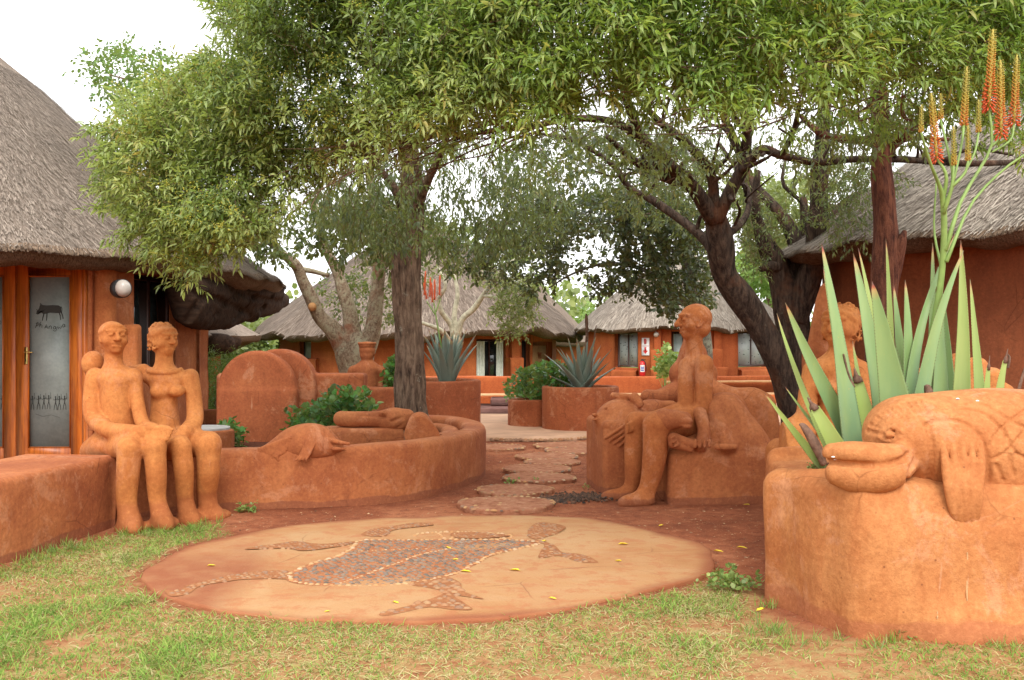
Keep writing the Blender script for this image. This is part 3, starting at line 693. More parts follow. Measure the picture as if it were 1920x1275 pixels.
# stepping stones of the path
SS = [((948, 944), .42, 'pale stepping stone with broken pebble rim nearest the mosaic slab'), ((965, 918), .36, 'brown stepping stone with coarse pebble rim, second from the mosaic slab'),
      ((1011, 895), .38, 'stepping stone behind two small green weeds on the path'), ((1008, 878.5), .38, 'grey-rimmed stepping stone just beyond the one with weeds'),
      ((1036, 866), .33, 'narrow brown stepping stone halfway along the path'), ((1026, 855.5), .38, 'stepping stone ringed by pale pebbles halfway along the path'),
      ((1080, 844.5), .40, 'pink-brown stepping stone half hidden by the carved pedestal'), ((1066, 835), .48, 'wide pink stepping stone next to the courtyard edge'),
      ((928, 838), .40, 'stepping stone partly hidden by the curved bed wall at the courtyard end')]
for i, ((px, py), r_, lab) in enumerate(SS):
    c = G(px, py, .03); t = thing('stepping_stone', lab, 'stepping stone', (c[0], c[1], 0), 'stepping stones of the path')
    a = np.linspace(0, 2*np.pi, 40, endpoint=False); rr = r_*(1+.02*np.sin(3*a+i)+.015*np.sin(5*a+2*i))
    slab('slab', np.c_[c[0]+rr*np.cos(a)*1.03, c[1]+rr*np.sin(a)*.95], -.03, .038, PATHS, t, rad=.015)
    ps = []; n = int(2*np.pi*r_/.062)
    for j in range(n):
        if i < 2 and rng.random() < .2: continue
        q = j/n*2*np.pi; rad_ = r_*(1+.02*math.sin(3*q+i)+.015*math.sin(5*q+2*i))*rng.uniform(.93, 1.0)
        ps.append((c[0]+rad_*math.cos(q)*1.03, c[1]+rad_*math.sin(q)*.95, rng.uniform(.035, .062), 'tan' if rng.random() < .5 else rng.choice(['red', 'grey', 'red', 'red']), 0))
    if i < 2:
        for j in range(22):
            q = rng.uniform(0, 6.28); rad_ = r_*math.sqrt(rng.random())*.9
            ps.append((c[0]+rad_*math.cos(q), c[1]+rad_*math.sin(q), rng.uniform(.03, .055), rng.choice(['tan', 'red']), 0))
    ps.sort(key=lambda p: p[1])
    put_pebbles(ps, t, .030, 26 if i < 4 else 0, 'pebble_rim', 1.0)
# courtyard edge stones
mb = MB()
for p in resample(np.array([(-.3, 14.74), (.2, 14.66), (.7, 14.66), (1.15, 15.05)]), .07):
    d = DOMES[int(rng.integers(4))]; s = rng.uniform(.06, .085); mb.add(d[0]*s*np.array([1, 1, 1.5])+np.array([p[0], p[1]+rng.normal(0, .01), .02]), Q=d[1], T=d[2], r=rng.random())
setp(mb.build('edge_pebbles', PB_RED), 'row of pebbles set along the courtyard edge', kind='stuff')

# ------------------------------------------------------------------ low clay walls and the tree bed
mb = MB(); sweep(mb, smooth_path([(-4.9, 4.2), (-4.15, 5.6), (-3.86, 6.6), (-3.72, 7.4), (-3.62, 8.12)], 60), .84, -.05, .565, rnd=.05, disp=.02, seed=3, freq=2.6)
w1 = mb.build('low_wall', CL['wall'], None, loc=(-3.8, 7, 0)); setp(w1, 'broad low terracotta wall under the glazed double door at the left edge', 'wall')
bed = thing('tree_bed', 'long curved terracotta bed wall with fish carvings round the rough-barked tree', 'planter', (-1.5, 11, 0))
mb = MB()
bp = [(-3.42, 8.30), (-3.0, 8.66), (-2.45, 8.9), (-1.9, 9.02), (-1.45, 9.17), (-.98, 9.55), (-.68, 10.1), (-.47, 10.8), (-.44, 11.4), (-.56, 12.1), (-.88, 12.75), (-1.35, 13.1), (-2.0, 13.2)]
sweep(mb, smooth_path(bp, 150), .27, -.05, .53, rnd=.06, disp=.016, seed=5, freq=3)
mb.build('wall', CL['wall'], bed)
mb = MB(); disc(mb, np.vstack([smooth_path(bp, 60), [(-2.6, 13.4), (-3.9, 13), (-4.2, 11), (-3.9, 9)]]), .17, (-2.0, 11)); mb.build('soil', DSOIL, bed)
mb = MB(); sweep(mb, smooth_path([(-2.05, 10.9), (-1.6, 10.65), (-1.2, 10.75)], 30), .30, .1, .555, rnd=.06, disp=.012); mb.build('inner_wall', CL['wall'], bed)
mb = MB(); sweep(mb, smooth_path([(-1.12, 12.45), (-.82, 12.2), (-.72, 11.5), (-.80, 10.9)], 40), .22, .1, .46, rnd=.07, disp=.012); mb.build('inner_ledge', CL['wall'], bed)
# carved fish at the left end of the rim
S = Sculpt((-2.75, 8.45, .40), (-1.40, 9.35, .86), .009)
def wp(px, py, d): return W(px, py, d)
S.caps([wp(612, 834, 9.0), wp(590, 830, 9.02), wp(558, 832, 9.02), wp(520, 843, 9.0), wp(478, 855, 8.98)], [.12, .17, .165, .10, .035], .05)
S.cap(wp(612, 832, 8.97), wp(636, 838, 8.95), .095, .045, .04)
S.cap(wp(624, 826, 8.87), wp(653, 832, 8.87), .022, .015, .02); S.cap(wp(626, 841, 8.87), wp(646, 841, 8.87), .020, .012, .02)
S.carve([(612, 806), (609, 830), (607, 850)], .010, 8.6, 9.3, .012); S.carve([(628, 833), (646, 836)], .006, 8.6, 9.3, .006)
for k in range(6): S.caps([wp(545-k*2, 820+k*5.5, 8.865), wp(505+k*3, 836+k*3.6, 8.85), wp(462+k*12, 853+k*2.0, 8.85)], [.012, .021, .014], .006)
for k in range(4): S.caps([wp(578+k*4, 822+k*3, 8.85), wp(566+k*5, 848, 8.83), wp(556+k*6, 862, 8.815)], [.010, .015, .010], .006)
S.ell(S.hit(618, 818, 8.6, 9.3), (.016, .008, .010), .006, sub=True)
S.build('fish_relief', CL['wall'], bed)
# long-snouted head lying on the inner wall, and the finned mound
S = Sculpt((-2.12, 10.0, .42), (-.62, 11.3, .92), .011)
S.caps([wp(640, 785, 10.75), wp(690, 786, 10.7), wp(725, 786, 10.7)], [.085, .085, .095], .04)
S.ell(wp(742, 787, 10.7), (.17, .13, .13), .05); S.cap(wp(765, 780, 10.7), wp(790, 800, 10.8), .07, .05, .05)
S.ell(wp(717, 775, 10.6), (.045, .03, .035), .02); S.ell(wp(717, 774, 10.57), (.02, .014, .014), .006)
S.cap(wp(636, 776, 10.66), wp(722, 782, 10.6), .011, .011, .01, sub=True)
S.cap(wp(735, 790, 10.58), wp(768, 776, 10.58), .014, .02, .02, sub=True); S.cap(wp(738, 806, 10.6), wp(762, 792, 10.58), .014, .01, .02, sub=True)
S.caps([wp(785, 795, 10.1), wp(772, 822, 9.95)], [.10, .10], .08); S.caps([wp(788, 792, 10.1), wp(815, 822, 9.95)], [.09, .08], .08); S.cap(wp(745, 822, 9.85), wp(835, 826, 9.9), .045, .02, .08)
S.ell(wp(784, 808, 9.86), (.02, .02, .012), .01, sub=True); S.cap(wp(745, 818, 9.78), wp(765, 815, 9.78), .01, .006, .006, sub=True)
S.build('creature_relief', CL['wall'], bed)
# round-topped wall behind the bed
S = Sculpt((-4.1, 12.85, -.05), (-1.2, 14.3, 1.45), .02)
c0 = W(483, 0, 13.1)[0]
S.ycyl((c0, 13.12, .84), .52, .10, .05); S.box((c0, 13.12, .42), (.53, .11, .46), .06, .03)
S.ycyl((c0+.22, 13.42, .88), .50, .16, .05); S.box((c0+.2, 13.42, .4), (.52, .16, .5), .06, .03); S.box((-3.72, 13.35, .5), (.20, .2, .56), .06, .04)
S.box((-2.62, 13.62, .5), (.62, .19, .545), .04, .04); S.box((-1.95, 13.75, .40), (.62, .15, .45), .04, .03)
S.box((-2.12, 13.72, .5), (.09, .24, .50), .05, .05)
aw = thing('garden_wall', 'tall round-topped terracotta wall with a straight wing behind the leafy bed', 'wall', (-2.8, 13.4, 0)); S.build('wall', CL['deep'], aw)
# round clay stool
st = thing('clay_stool', 'round terracotta stool with grey top behind the seated clay couple', 'stool', (-3.36, 10.9, 0))
mb = MB(); a = ell_path(-3.36, 10.9, .26, .26, n=40); sweep(mb, a, .10, 0, .52, rnd=.03, closed=True, disp=.006); mb.build('body', CL['wall'], st)
slab('top', ell_path(-3.36, 10.9, .265, .265, n=40), .50, .545, CONC, st, rad=.01)

def pot(name, label, cx, cy, a, b, h, mat, loc=None):
    t = thing(name, label, 'planter', (cx, cy, 0)); mb = MB()
    sweep(mb, ell_path(cx, cy, a-.06, b-.06, n=90), .12, -.03, h, rnd=.035, closed=True, disp=.010, seed=int(cx*10) % 9+1, freq=3.5); mb.build('wall', mat, t)
    mb = MB(); disc(mb, ell_path(cx, cy, a-.1, b-.1, n=40), h-.07); mb.build('soil', DSOIL, t); return t
pot('clay_planter', 'tall round terracotta planter of blue-grey aloe behind the rough-barked tree', PX(817, 14.5), 14.5, .65, .65, .925, CL['deep'])
pot('clay_planter', 'round terracotta planter holding the dark spreading aloe beside the path', 1.125, 16.4, .63, .6, .745, CL['deep'])
pot('clay_planter', 'low terracotta planter under the leafy green bush in the middle', .40, 17.0, .47, .45, .495, CL['deep'])

# ------------------------------------------------------------------ big planter with the fish, right foreground
bpn = thing('clay_planter', 'large foreground terracotta planter topped by a big-lipped fish carving', 'planter', (2.4, 5.8, 0))
S = Sculpt((1.25, 4.85, -.06), (4.2, 7.2, .84), .0135)
def vcyl(S, c, R_, z0, z1, r=.06, k=.12):
    sl, X, Y, Z = S.region((c[0]-R_-.2, c[1]-R_-.2, z0-.2), (c[0]+R_+.2, c[1]+R_+.2, z1+.2))
    q0 = np.sqrt((X-c[0])**2+(Y-c[1])**2)-R_+r+0*Z; q1 = np.abs(Z-(z0+z1)/2)-(z1-z0)/2+r+0*X+0*Y
    S.comb(sl, np.sqrt(np.maximum(q0, 0)**2+np.maximum(q1, 0)**2)+np.minimum(np.maximum(q0, q1), 0)-r, k)
S.box((1.80, 5.52, .227), (.40, .21, .53), .10, .10, rot=-1.12); vcyl(S, (1.95, 5.42), .34, -.3, .755); S.box((2.16, 6.2, .227), (.38, .62, .53), .12, .12, rot=-.10)
S.box((3.0, 5.95, .227), (1.25, .93, .53), .07, .12); S.box((3.1, 5.12, .12), (1.3, .12, .5), .12, .2); S.box((3.3, 5.02, -.12), (1.2, .12, .22), .1, .2)
S.box((2.9, 6.15, .9), (1.2, .62, .22), .08, .05, sub=True)      # hollow for the soil
SP_ = S; V_, Q_ = S.nets(); V_ += np.stack([wob(V_, 3.2, 2), wob(V_, 3.2, 4), wob(V_, 3.2, 6)], -1)*.016
V_ += np.stack([wob(V_, 16, 7), wob(V_, 16, 9), wob(V_, 16, 11)], -1)*.0035
obj('wall', V_, Q_, CL['near'], bpn)
mb = MB(); disc(mb, ell_path(2.85, 6.15, .98, .58, n=50), .70); mb.build('soil', DSOIL, bpn)
S = Sculpt((1.48, 4.84, .30), (3.75, 5.85, 1.30), .0085)
def q(px, py, d=5.05): return W(px, py, d)
S.ell((3.0, 5.36, .76), (1.0, .30, .475), .06); S.ell(q(1830, 835, 5.36), (.42, .29, .30), .12); S.ell(q(1735, 825, 5.32), (.30, .27, .235), .12); S.ell(q(1695, 806, 5.34), (.19, .22, .155), .10)
S.caps([q(1562, 849, 5.14), q(1600, 849, 5.08), q(1660, 856, 5.06), q(1706, 848, 5.16)], [.052, .062, .068, .05], .03)
S.caps([q(1572, 888, 5.12), q(1610, 893, 5.08), q(1660, 889, 5.05), q(1700, 868, 5.12)], [.066, .088, .090, .06], .012)
S.carve([(1538, 862), (1590, 869), (1650, 872), (1690, 862), (1704, 850)], .016, 4.85, 5.6, .008)
for x_ in (1616, 1637): S.cap(q(x_, 893, 4.945), q(x_, 910, 4.95), .006, .006, .005, sub=True)
E0 = S.hit(1668, 814, 4.9, 5.6); S.ell(E0, (.046, .014, .027), .010, sub=True); S.ell(E0+[0, .006, 0], (.034, .018, .019), .004)
S.carve([(1646, 814), (1656, 803), (1674, 801), (1692, 810)], .008, 4.9, 5.6, .008, sub=False); S.carve([(1646, 818), (1666, 827), (1690, 820)], .007, 4.9, 5.6, .008, sub=False)
for k in range(12):                                                                # ridges over the brow
    t = k/11; p0 = np.array([1626+(t**1.3)*96, 806-60*t**.7]); v = np.array([30-14*t, 8+20*t])
    S.carve([p0, p0+v*.5, p0+v], .0115, 4.95, 5.7, .006)
S.carve([(1742, 800), (1748, 850), (1742, 903)], .013, 4.9, 5.6, .012); S.carve([(1716, 862), (1708, 880), (1700, 905)], .012, 4.9, 5.6, .012)
S.carve([(1734, 798), (1760, 788), (1800, 792), (1835, 815), (1852, 860), (1853, 905)], .012, 4.9, 5.6, .010)
for l in ([(1790, 770), (1835, 772), (1875, 800), (1905, 850)], [(1855, 838), (1878, 805), (1915, 775), (1940, 762)], [(1860, 862), (1890, 846), (1925, 806), (1960, 790)], [(1760, 765), (1840, 758), (1890, 785), (1930, 806)],
          [(1868, 872), (1880, 900)], [(1892, 850), (1902, 896)], [(1930, 800), (1960, 850), (1990, 880)], [(1930, 850), (1970, 800), (2010, 770)], [(1905, 850), (1935, 868), (1950, 900)]): S.carve(l, .0085, 4.9, 5.7, .008)
S.ell(q(1798, 850, 5.17), (.145, .10, .17), .05)
for k in range(5):
    a_ = [(1768+k*18, 822+4*abs(k-2)), (1775+k*16, 880), (1782+k*13, 935), (1792+k*10, 990-7*abs(k-2))]; C = catmull(np.array(a_, float), 12)
    d_ = np.interp(C[:, 1], [815, 880, 905, 940, 995], [5.07, 5.01, 4.98, 4.975, 5.0])
    S.caps([q(c_[0], c_[1], dd) for c_, dd in zip(C[::3], d_[::3])]+[q(C[-1][0], C[-1][1], d_[-1])], [.012, .024, .023, .020, .011], .004)
S.cap(q(1803, 890, 5.115), q(1812, 965, 5.085), .085, .055, .02); S.cap(q(1806, 950, 5.06), q(1814, 990, 5.06), .07, .04, .03)
V_, Q_ = S.nets(); obj('fish_relief', V_, Q_, CL['near'], bpn)
for i_, (px_, py_) in enumerate(((1795, 748), (1832, 752), (1562, 857), (1566, 862))):
    c_ = S.hit(px_, py_, 4.9, 5.8); d_ = DOMES[i_ % 4]; obj('bird_dropping', d_[0]*np.array([.018, .018, .018])*[1, 1, 1]+c_-[0, .004, 0], [d_[1], d_[2]], WHITE, bpn)
for l_ in ([(1813, 1035), (1814, 1070), (1812, 1100), (1813, 1126)], [(1757, 1146), (1757, 1160)]):
    C_ = catmull(np.array(l_, float), 12); Pc = np.array([SP_.hit(a_, b_, 4.6, 5.6)-[0, .006, 0] for a_, b_ in C_]); w_ = np.array([[.0035, 0, 0]])
    VV_ = np.stack([Pc-w_, Pc+w_], 1).reshape(-1, 3); obj('paint_streak', VV_, np.array([(2*k, 2*k+1, 2*k+3, 2*k+2) for k in range(len(Pc)-1)]), CL['cream'], bpn)

# ------------------------------------------------------------------ clay statues
def head(S, c, yaw, k=1.0, pitch=0.0, hair='short', beard=False, ear=(-1, 1)):
    """head of total height about .27*k; yaw: 0 faces the camera (-Y), positive turns to +X"""
    f = np.array([math.sin(yaw)*math.cos(pitch), -math.cos(yaw)*math.cos(pitch), math.sin(pitch)])
    r = nrm(np.cross(f, [0, 0, 1.])); u = np.cross(r, f); B = [r, f, u]; c = np.asarray(c, float)
    L = lambda x, y, z: c+k*(x*r+y*f+z*u)
    E = lambda p, rr, kk, sub=False: S.ell(L(*p), np.array(rr)*k, kk*k, sub, B)
    C = lambda a, b, ra, rb, kk, sub=False: S.cap(L(*a), L(*b), ra*k, rb*k, kk*k, sub)
    E((0, -.012, .03), (.106, .116, .104), .02)
    E((0, .012, -.040), (.088, .080, .080), .05)
    E((0, .048, -.094), (.046, .040, .032), .03)                     # chin
    for s in (-1, 1):
        E((s*.060, .048, -.030), (.036, .034, .030), .03)             # cheek bones
        E((s*.044, .106, .016), (.036, .032, .025), .008, True)       # sockets
        E((s*.044, .086, .014), (.025, .022, .014), .003)             # eyeballs
        C((s*.066, .082, .031), (s*.024, .100, .033), .007, .007, .005)
        C((s*.064, .084, -.003), (s*.026, .094, -.005), .0055, .0055, .004)
        C((s*.074, .080, .050), (s*.016, .106, .047), .011, .012, .012)
    C((0, .100, .034), (0, .134, -.022), .013, .021, .008)           # nose
    for s in (-1, 1): E((s*.020, .114, -.028), (.014, .015, .011), .005)
    C((-.034, .090, -.055), (.034, .090, -.055), .011, .011, .003); C((-.028, .086, -.080), (.028, .086, -.080), .013, .013, .003)
    C((-.036, .104, -.067), (.036, .104, -.067), .0065, .0065, .004, True)
    if beard: E((0, .064, -.112), (.034, .022, .024), .008)
    for s in ear:
        E((s*.104, -.002, -.005), (.017, .028, .044), .006); E((s*.116, .006, -.004), (.009, .014, .026), .006, True)
    if hair:
        E((0, -.026, .036), (.116, .116, .106), .005)
        E((0, -.055, -.035), (.100, .078, .085), .01)
        n_ = 12 if hair != 'smooth' else 0                                                       # hairline roll round the forehead and temples
        for i in range(n_):
            p = []
            for t in (i/n_, (i+1)/n_):
                a = -1.45+2.9*t; p.append((.104*math.sin(a), -.020+.104*math.cos(a)*.93, .088-.05*abs(math.sin(a))**3))
            C(p[0], p[1], .021, .021, .004)
        if hair == 'curly':
            g = np.random.default_rng(4)
            for i in range(420):
                a = g.uniform(-math.pi, math.pi); z = g.uniform(-.09, .15)
                rr = math.sqrt(max(.02, 1-((z-.04)/.118)**2)) if z > .04 else 1
                x, y = math.sin(a)*.114*rr, -.034-math.cos(a)*.120*rr*(1 if abs(a) < 1.8 else .85)
                if y > .05 and z < .075: continue
                E((x*.985, y*.985, z), (.0105, .0105, .0095), .002)
        if hair == 'cap':
            for q in np.linspace(0, 2*np.pi, 14, endpoint=False):
                C((.108*math.cos(q), -.02+.118*math.sin(q), .100), (.108*math.cos(q+.45), -.02+.118*math.sin(q+.45), .100), .017, .017, .003)
                C((.118*math.cos(q), -.02+.126*math.sin(q), .138), (.118*math.cos(q+.45), -.02+.126*math.sin(q+.45), .138), .021, .021, .003)
            E((0, -.02, .135), (.104, .114, .034), .004)
def PP(l): return [W(*p) for p in l]
def m(px, d): return px/F_PX*d
# ---- left couple: the man
S = Sculpt((-3.70, 7.35, -.04), (-2.60, 8.85, 1.72), .0095)
D = 8.28
S.caps(PP([(221, 716, D), (219, 760, D), (222, 815, D+.02)]), [.138, .136, .150], .06)                      # torso
S.ell(W(222, 708, D), (.20, .12, .085), .05); S.caps(PP([(213, 690, D), (213, 660, D)]), [0.077, 0.070], .05)
S.ell(W(225, 832, D), (.21, .2, .12), .06); S.cap(W(178, 846, D+.1), W(200, 835, D), .12, .14, .06)
head(S, W(213, 634, D-.02), .66, 1.0, .12, 'short', True)
S.caps(PP([(178, 706, D), (172, 745, D-.03), (176, 783, D-.10), (205, 806, D-.22), (248, 812, D-.36)]), [0.075, 0.070, 0.074, 0.067, 0.067], .025)   # his right arm
S.ell(W(262, 812, D-.40), (.085, .055, .065), .03)
for i in range(4): S.cap(W(262+2*i, 803+6*i, D-.42), W(296-3*i, 803+7*i, D-.40), .020, .017, .006)
S.caps(PP([(252, 705, D), (257, 750, D-.03), (268, 795, D-.10), (290, 806, D-.30)]), [0.063, 0.056, 0.056, 0.050], .02)      # his left arm
S.ell(W(302, 808, D-.36), (.085, .055, .05), .02)
for i in range(4): S.cap(W(300, 800+5*i, D-.40), W(322-3*i, 806+6*i, D-.42), .018, .015, .006)
S.caps(PP([(215, 835, D-.02), (243, 840, D-.46)]), [0.117, 0.090], .04); S.caps(PP([(243, 840, D-.46), (240, 890, D-.46), (238, 940, D-.44), (243, 975, D-.46)]), [0.092, 0.088, 0.079, 0.086], .03)
S.cap(W(242, 980, D-.42), W(250, 992, D-.52), .085, .06, .05); S.ell(W(246, 990, D-.38), (.125, .14, .055), .05)
S.caps(PP([(240, 832, D-.02), (289, 836, D-.40)]), [0.117, 0.086], .04); S.caps(PP([(289, 838, D-.40), (293, 890, D-.40), (295, 935, D-.38), (302, 968, D-.40)]), [0.086, 0.081, 0.068, 0.077], .03)
S.ell(W(306, 981, D-.30), (.125, .14, .055), .05); S.cap(W(303, 972, D-.34), W(312, 985, D-.42), .075, .055, .05)
man = thing('statue', 'seated clay man with goatee and a round fist on his shoulder, left of the couple', 'statue', (-3.2, 8.2, 0), 'seated clay statues'); S.build('body', CL['statue'], man)
# ---- the woman
S = Sculpt((-3.72, 7.35, -.04), (-2.28, 9.1, 1.72), .0095)
D = 8.50
S.caps(PP([(309, 712, D), (308, 765, D), (308, 820, D)]), [0.122, 0.113, 0.149], .06)
S.ell(W(311, 708, D), (.21, .12, .085), .05); S.caps(PP([(308, 690, D), (308, 662, D)]), [0.079, 0.072], .05)
S.ell(W(315, 832, D), (.24, .2, .12), .06)
for x_, y_ in ((297, 734), (331, 732)): S.ell(W(x_, y_, D-.105), (.070, .062, .055), .045)
head(S, W(308, 637, D-.02), .98, .99, .0, 'curly')
for i in range(9):                                                                   # collar necklace
    a, b = R(-100+i*22), R(-78+i*22); c_ = W(309, 693, D-.02)
    S.cap(c_+np.array([.135*math.sin(a), -.105*math.cos(a), -.02*math.cos(a)]), c_+np.array([.135*math.sin(b), -.105*math.cos(b), -.02*math.cos(b)]), .020, .020, .01)
S.caps(PP([(268, 697, D+.03), (235, 700, D+.14), (195, 700, D+.10), (172, 698, D-.02)]), [0.068, 0.059, 0.054, 0.054], .03)       # arm round the man
S.ell(W(174, 681, D-.06), (.092, .085, .105), .02); S.caps(PP([(163, 703, D-.13), (186, 702, D-.13)]), [0.012, 0.012], .004, sub=True)
S.caps(PP([(357, 706, D), (364, 750, D-.03), (364, 790, D-.10), (345, 812, D-.26)]), [0.070, 0.067, 0.070, 0.061], .025)
S.caps(PP([(345, 812, D-.26), (338, 822, D-.30), (334, 838, D-.32)]), [0.059, 0.054, 0.041], .02)
for i in range(4): S.cap(W(326+6*i, 826, D-.34), W(325+6*i, 850, D-.36), .017, .014, .006)
S.caps(PP([(310, 835, D-.02), (338, 838, D-.40)]), [0.117, 0.081], .04); S.caps(PP([(338, 838, D-.40), (344, 880, D-.38), (346, 930, D-.30), (351, 962, D-.28)]), [0.083, 0.081, 0.070, 0.077], .03)
S.ell(W(357, 974, D-.20), (.13, .14, .055), .05); S.cap(W(353, 965, D-.2), W(362, 978, D-.30), .07, .05, .05)
S.caps(PP([(335, 832, D), (390, 832, D-.22)]), [0.126, 0.104], .05); S.caps(PP([(390, 836, D-.22), (391, 880, D-.20), (388, 925, D-.12), (391, 955, D-.10)]), [0.101, 0.097, 0.083, 0.081], .04)
S.ell(W(402, 966, D-.02), (.14, .14, .055), .06); S.cap(W(395, 958, D-.05), W(408, 970, D-.12), .07, .05, .05)
wom = thing('statue', 'seated clay woman with collar and curly hair, right one of the couple', 'statue', (-2.85, 8.3, 0), 'seated clay statues'); S.build('body', CL['statue'], wom)

# ---- right pedestal with carvings
ped = thing('clay_pedestal', 'carved terracotta pedestal with fish head and mound under the seated clay man', 'pedestal', (1.7, 9.8, 0))
S = Sculpt((.66, 8.72, -.05), (2.78, 11.1, 1.12), .0125)
S.box((1.07, 10.05, .3), (.245, .45, .42), .06, .05, rot=.12); S.box((1.95, 9.75, .12), (.50, .62, .37), .08, .06, rot=-.03); S.box((1.45, 9.95, .2), (.3, .5, .42), .06, .06)
S.caps(PP([(1358, 772, 9.44), (1400, 820, 9.36), (1438, 860, 9.34)]), [.175, .17, .13], .10); S.caps(PP([(1354, 782, 9.42), (1335, 840, 9.34), (1290, 850, 9.34)]), [.19, .2, .15], .10); S.ell(W(1372, 830, 9.36), (.26, .20, .22), .10)
S.cap(W(1365, 770, 9.7), W(1400, 840, 10.2), .18, .2, .1); S.cap(W(1310, 800, 9.5), W(1345, 800, 9.6), .14, .2, .1)
# fish head, left
S.ell(W(1165, 793, 9.95), (.27, .27, .24), .05); S.cap(W(1150, 785, 9.85), W(1122, 784, 9.80), .13, .045, .08)
S.ell(W(1114, 778, 9.76), (.03, .03, .018), .012); S.ell(W(1114, 787, 9.76), (.028, .03, .014), .01)
S.cap(W(1150, 741, 9.95), W(1190, 744, 9.9), .030, .03, .02); S.cap(W(1190, 745, 9.85), W(1200, 757, 9.8), .05, .04, .03)
S.ell(W(1136, 765, 9.66), (.018, .02, .018), .01); S.caps(PP([(1118, 801, 9.64), (1150, 804, 9.56), (1175, 796, 9.55)]), [.012]*3, .015, sub=True)
for k in range(5): S.cap(W(1176+k*3, 795+k*6, 9.56), W(1134+k*9, 822+k*5, 9.58), .018, .012, .006)
S.ell(W(1225, 770, 10.2), (.16, .2, .12), .06); S.cap(W(1210, 765, 10.2), W(1260, 760, 10.0), .07, .05, .04)
# small faces and limbs in relief on the right part
S.cap(W(1245, 788, 9.12), W(1282, 786, 9.10), .11, .07, .04); S.ell(W(1288, 790, 9.04), (.05, .05, .035), .01); S.ell(W(1287, 799, 9.04), (.045, .05, .025), .008)
S.cap(W(1262, 822, 9.08), W(1300, 834, 9.05), .055, .04, .02); S.cap(W(1262, 832, 9.05), W(1296, 844, 9.05), .045, .025, .01)
for k in range(3): S.cap(W(1264+k*4, 818+k*8, 9.0), W(1258+k*3, 822+k*8, 8.99), .014, .012, .006)
S.caps(PP([(1312, 775, 9.28), (1320, 810, 9.17), (1314, 836, 9.13)]), [.065, .06, .06], .012)
for k in range(4): S.cap(W(1303+k*9, 826, 9.02), W(1303+k*9, 838, 9.01), .016, .016, .006)
S.caps(PP([(1342, 765, 9.33), (1352, 800, 9.22), (1362, 838, 9.15)]), [.075, .06, .075], .014); S.caps(PP([(1372, 765, 9.33), (1376, 800, 9.25), (1372, 838, 9.15)]), [.05, .045, .06], .014)
S.cap(W(1344, 838, 9.02), W(1378, 838, 9.02), .03, .03, .01)
S.caps(PP([(1345, 842, 8.99), (1362, 847, 8.98), (1378, 842, 8.99)]), [.005]*3, .004, sub=True)
S.caps(PP([(1262, 838, 9.02), (1275, 848, 9.02), (1300, 838, 9.02)]), [.005]*3, .004, sub=True)
for k in range(5): S.cap(W(1332+k*9, 760+3*abs(k-2), 9.25), W(1338+k*8, 800, 9.14), .004, .004, .004, sub=True)
S.build('carved_block', CL['wall'], ped)
# ---- seated clay man in profile
S = Sculpt((.78, 8.5, -.05), (2.15, 10.2, 2.02), .0105)
D = 9.55
S.caps(PP([(1302, 690, D), (1303, 730, D), (1306, 775, D)]), [.115, .115, .14], .04); S.ell(W(1302, 682, D), (.135, .15, .065), .04)
S.caps(PP([(1302, 672, D), (1302, 636, D)]), [.088, .080], .035)
head(S, W(1300, 604, D-.02), -1.36, 1.26, .03, 'smooth')
S.caps(PP([(1320, 682, D-.15), (1320, 725, D-.17), (1318, 768, D-.16)]), [.085, .083, .088], .018)                     # near upper arm
S.caps(PP([(1318, 770, D-.16), (1275, 782, D-.22), (1235, 792, D-.24)]), [.088, .070, .058], .02)
S.caps(PP([(1288, 686, D-.06), (1286, 730, D-.12), (1286, 764, D-.14)]), [.078, .080, .075], .014)                     # arm in front
S.caps(PP([(1286, 764, D-.13), (1250, 772, D-.12), (1196, 790, D-.10)]), [.065, .050, .045], .02)
for i in range(4): S.cap(W(1200, 784+4*i, D-.14), W(1176, 796+5*i, D-.2), .020, .015, .008)
S.caps(PP([(1305, 792, D-.05), (1232, 796, D-.42)]), [.15, .115], .04); S.caps(PP([(1230, 797, D-.42), (1228, 850, D-.40), (1218, 905, D-.36), (1208, 930, D-.36)]), [.118, .112, .088, .080], .03)
S.cap(W(1208, 935, D-.38), W(1168, 944, D-.46), .075, .045, .05); S.ell(W(1192, 940, D-.40), (.16, .09, .06), .05)
S.caps(PP([(1290, 792, D+.1), (1192, 790, D-.08)]), [.12, .09], .04); S.caps(PP([(1192, 792, D-.08), (1190, 850, D-.08), (1188, 900, D-.06), (1180, 920, D-.06)]), [.098, .098, .082, .07], .03)
S.cap(W(1180, 925, D-.08), W(1135, 933, D-.14), .065, .035, .05); S.ell(W(1160, 930, D-.10), (.16, .085, .06), .05)
sm = thing('statue', 'tall clay man seated in profile on the carved pedestal, hands on his knees', 'statue', (1.6, 9.4, 0), 'seated clay statues'); S.build('body', CL['mid'], sm)
# ---- figure with outspread arms behind him
S = Sculpt((1.15, 10.1, -.05), (2.95, 11.2, 1.75), .0145)
D = 10.6
S.caps(PP([(1300, 668, D), (1299, 700, D), (1298, 745, D)]), [.15, .19, .22], .05); S.cap(W(1274, 700, D), W(1326, 700, D), .11, .11, .08); S.cap(W(1266, 750, D), W(1330, 750, D), .15, .15, .08)
S.cap(W(1298, 668, D), W(1298, 640, D), .13, .10, .05); S.cap(W(1298, 800, D), W(1298, 900, D), .28, .3, .1)
S.caps(PP([(1262, 735, D-.1), (1235, 745, D-.25), (1215, 744, D-.3)]), [.10, .085, .08], .04)
S.caps(PP([(1335, 730, D-.1), (1375, 741, D-.15), (1420, 745, D-.15), (1440, 790, D-.15), (1442, 850, D-.1)]), [.10, .085, .09, .105, .12], .05)
S.box((2.50, 10.6, .42), (.26, .25, .50), .1, .08)
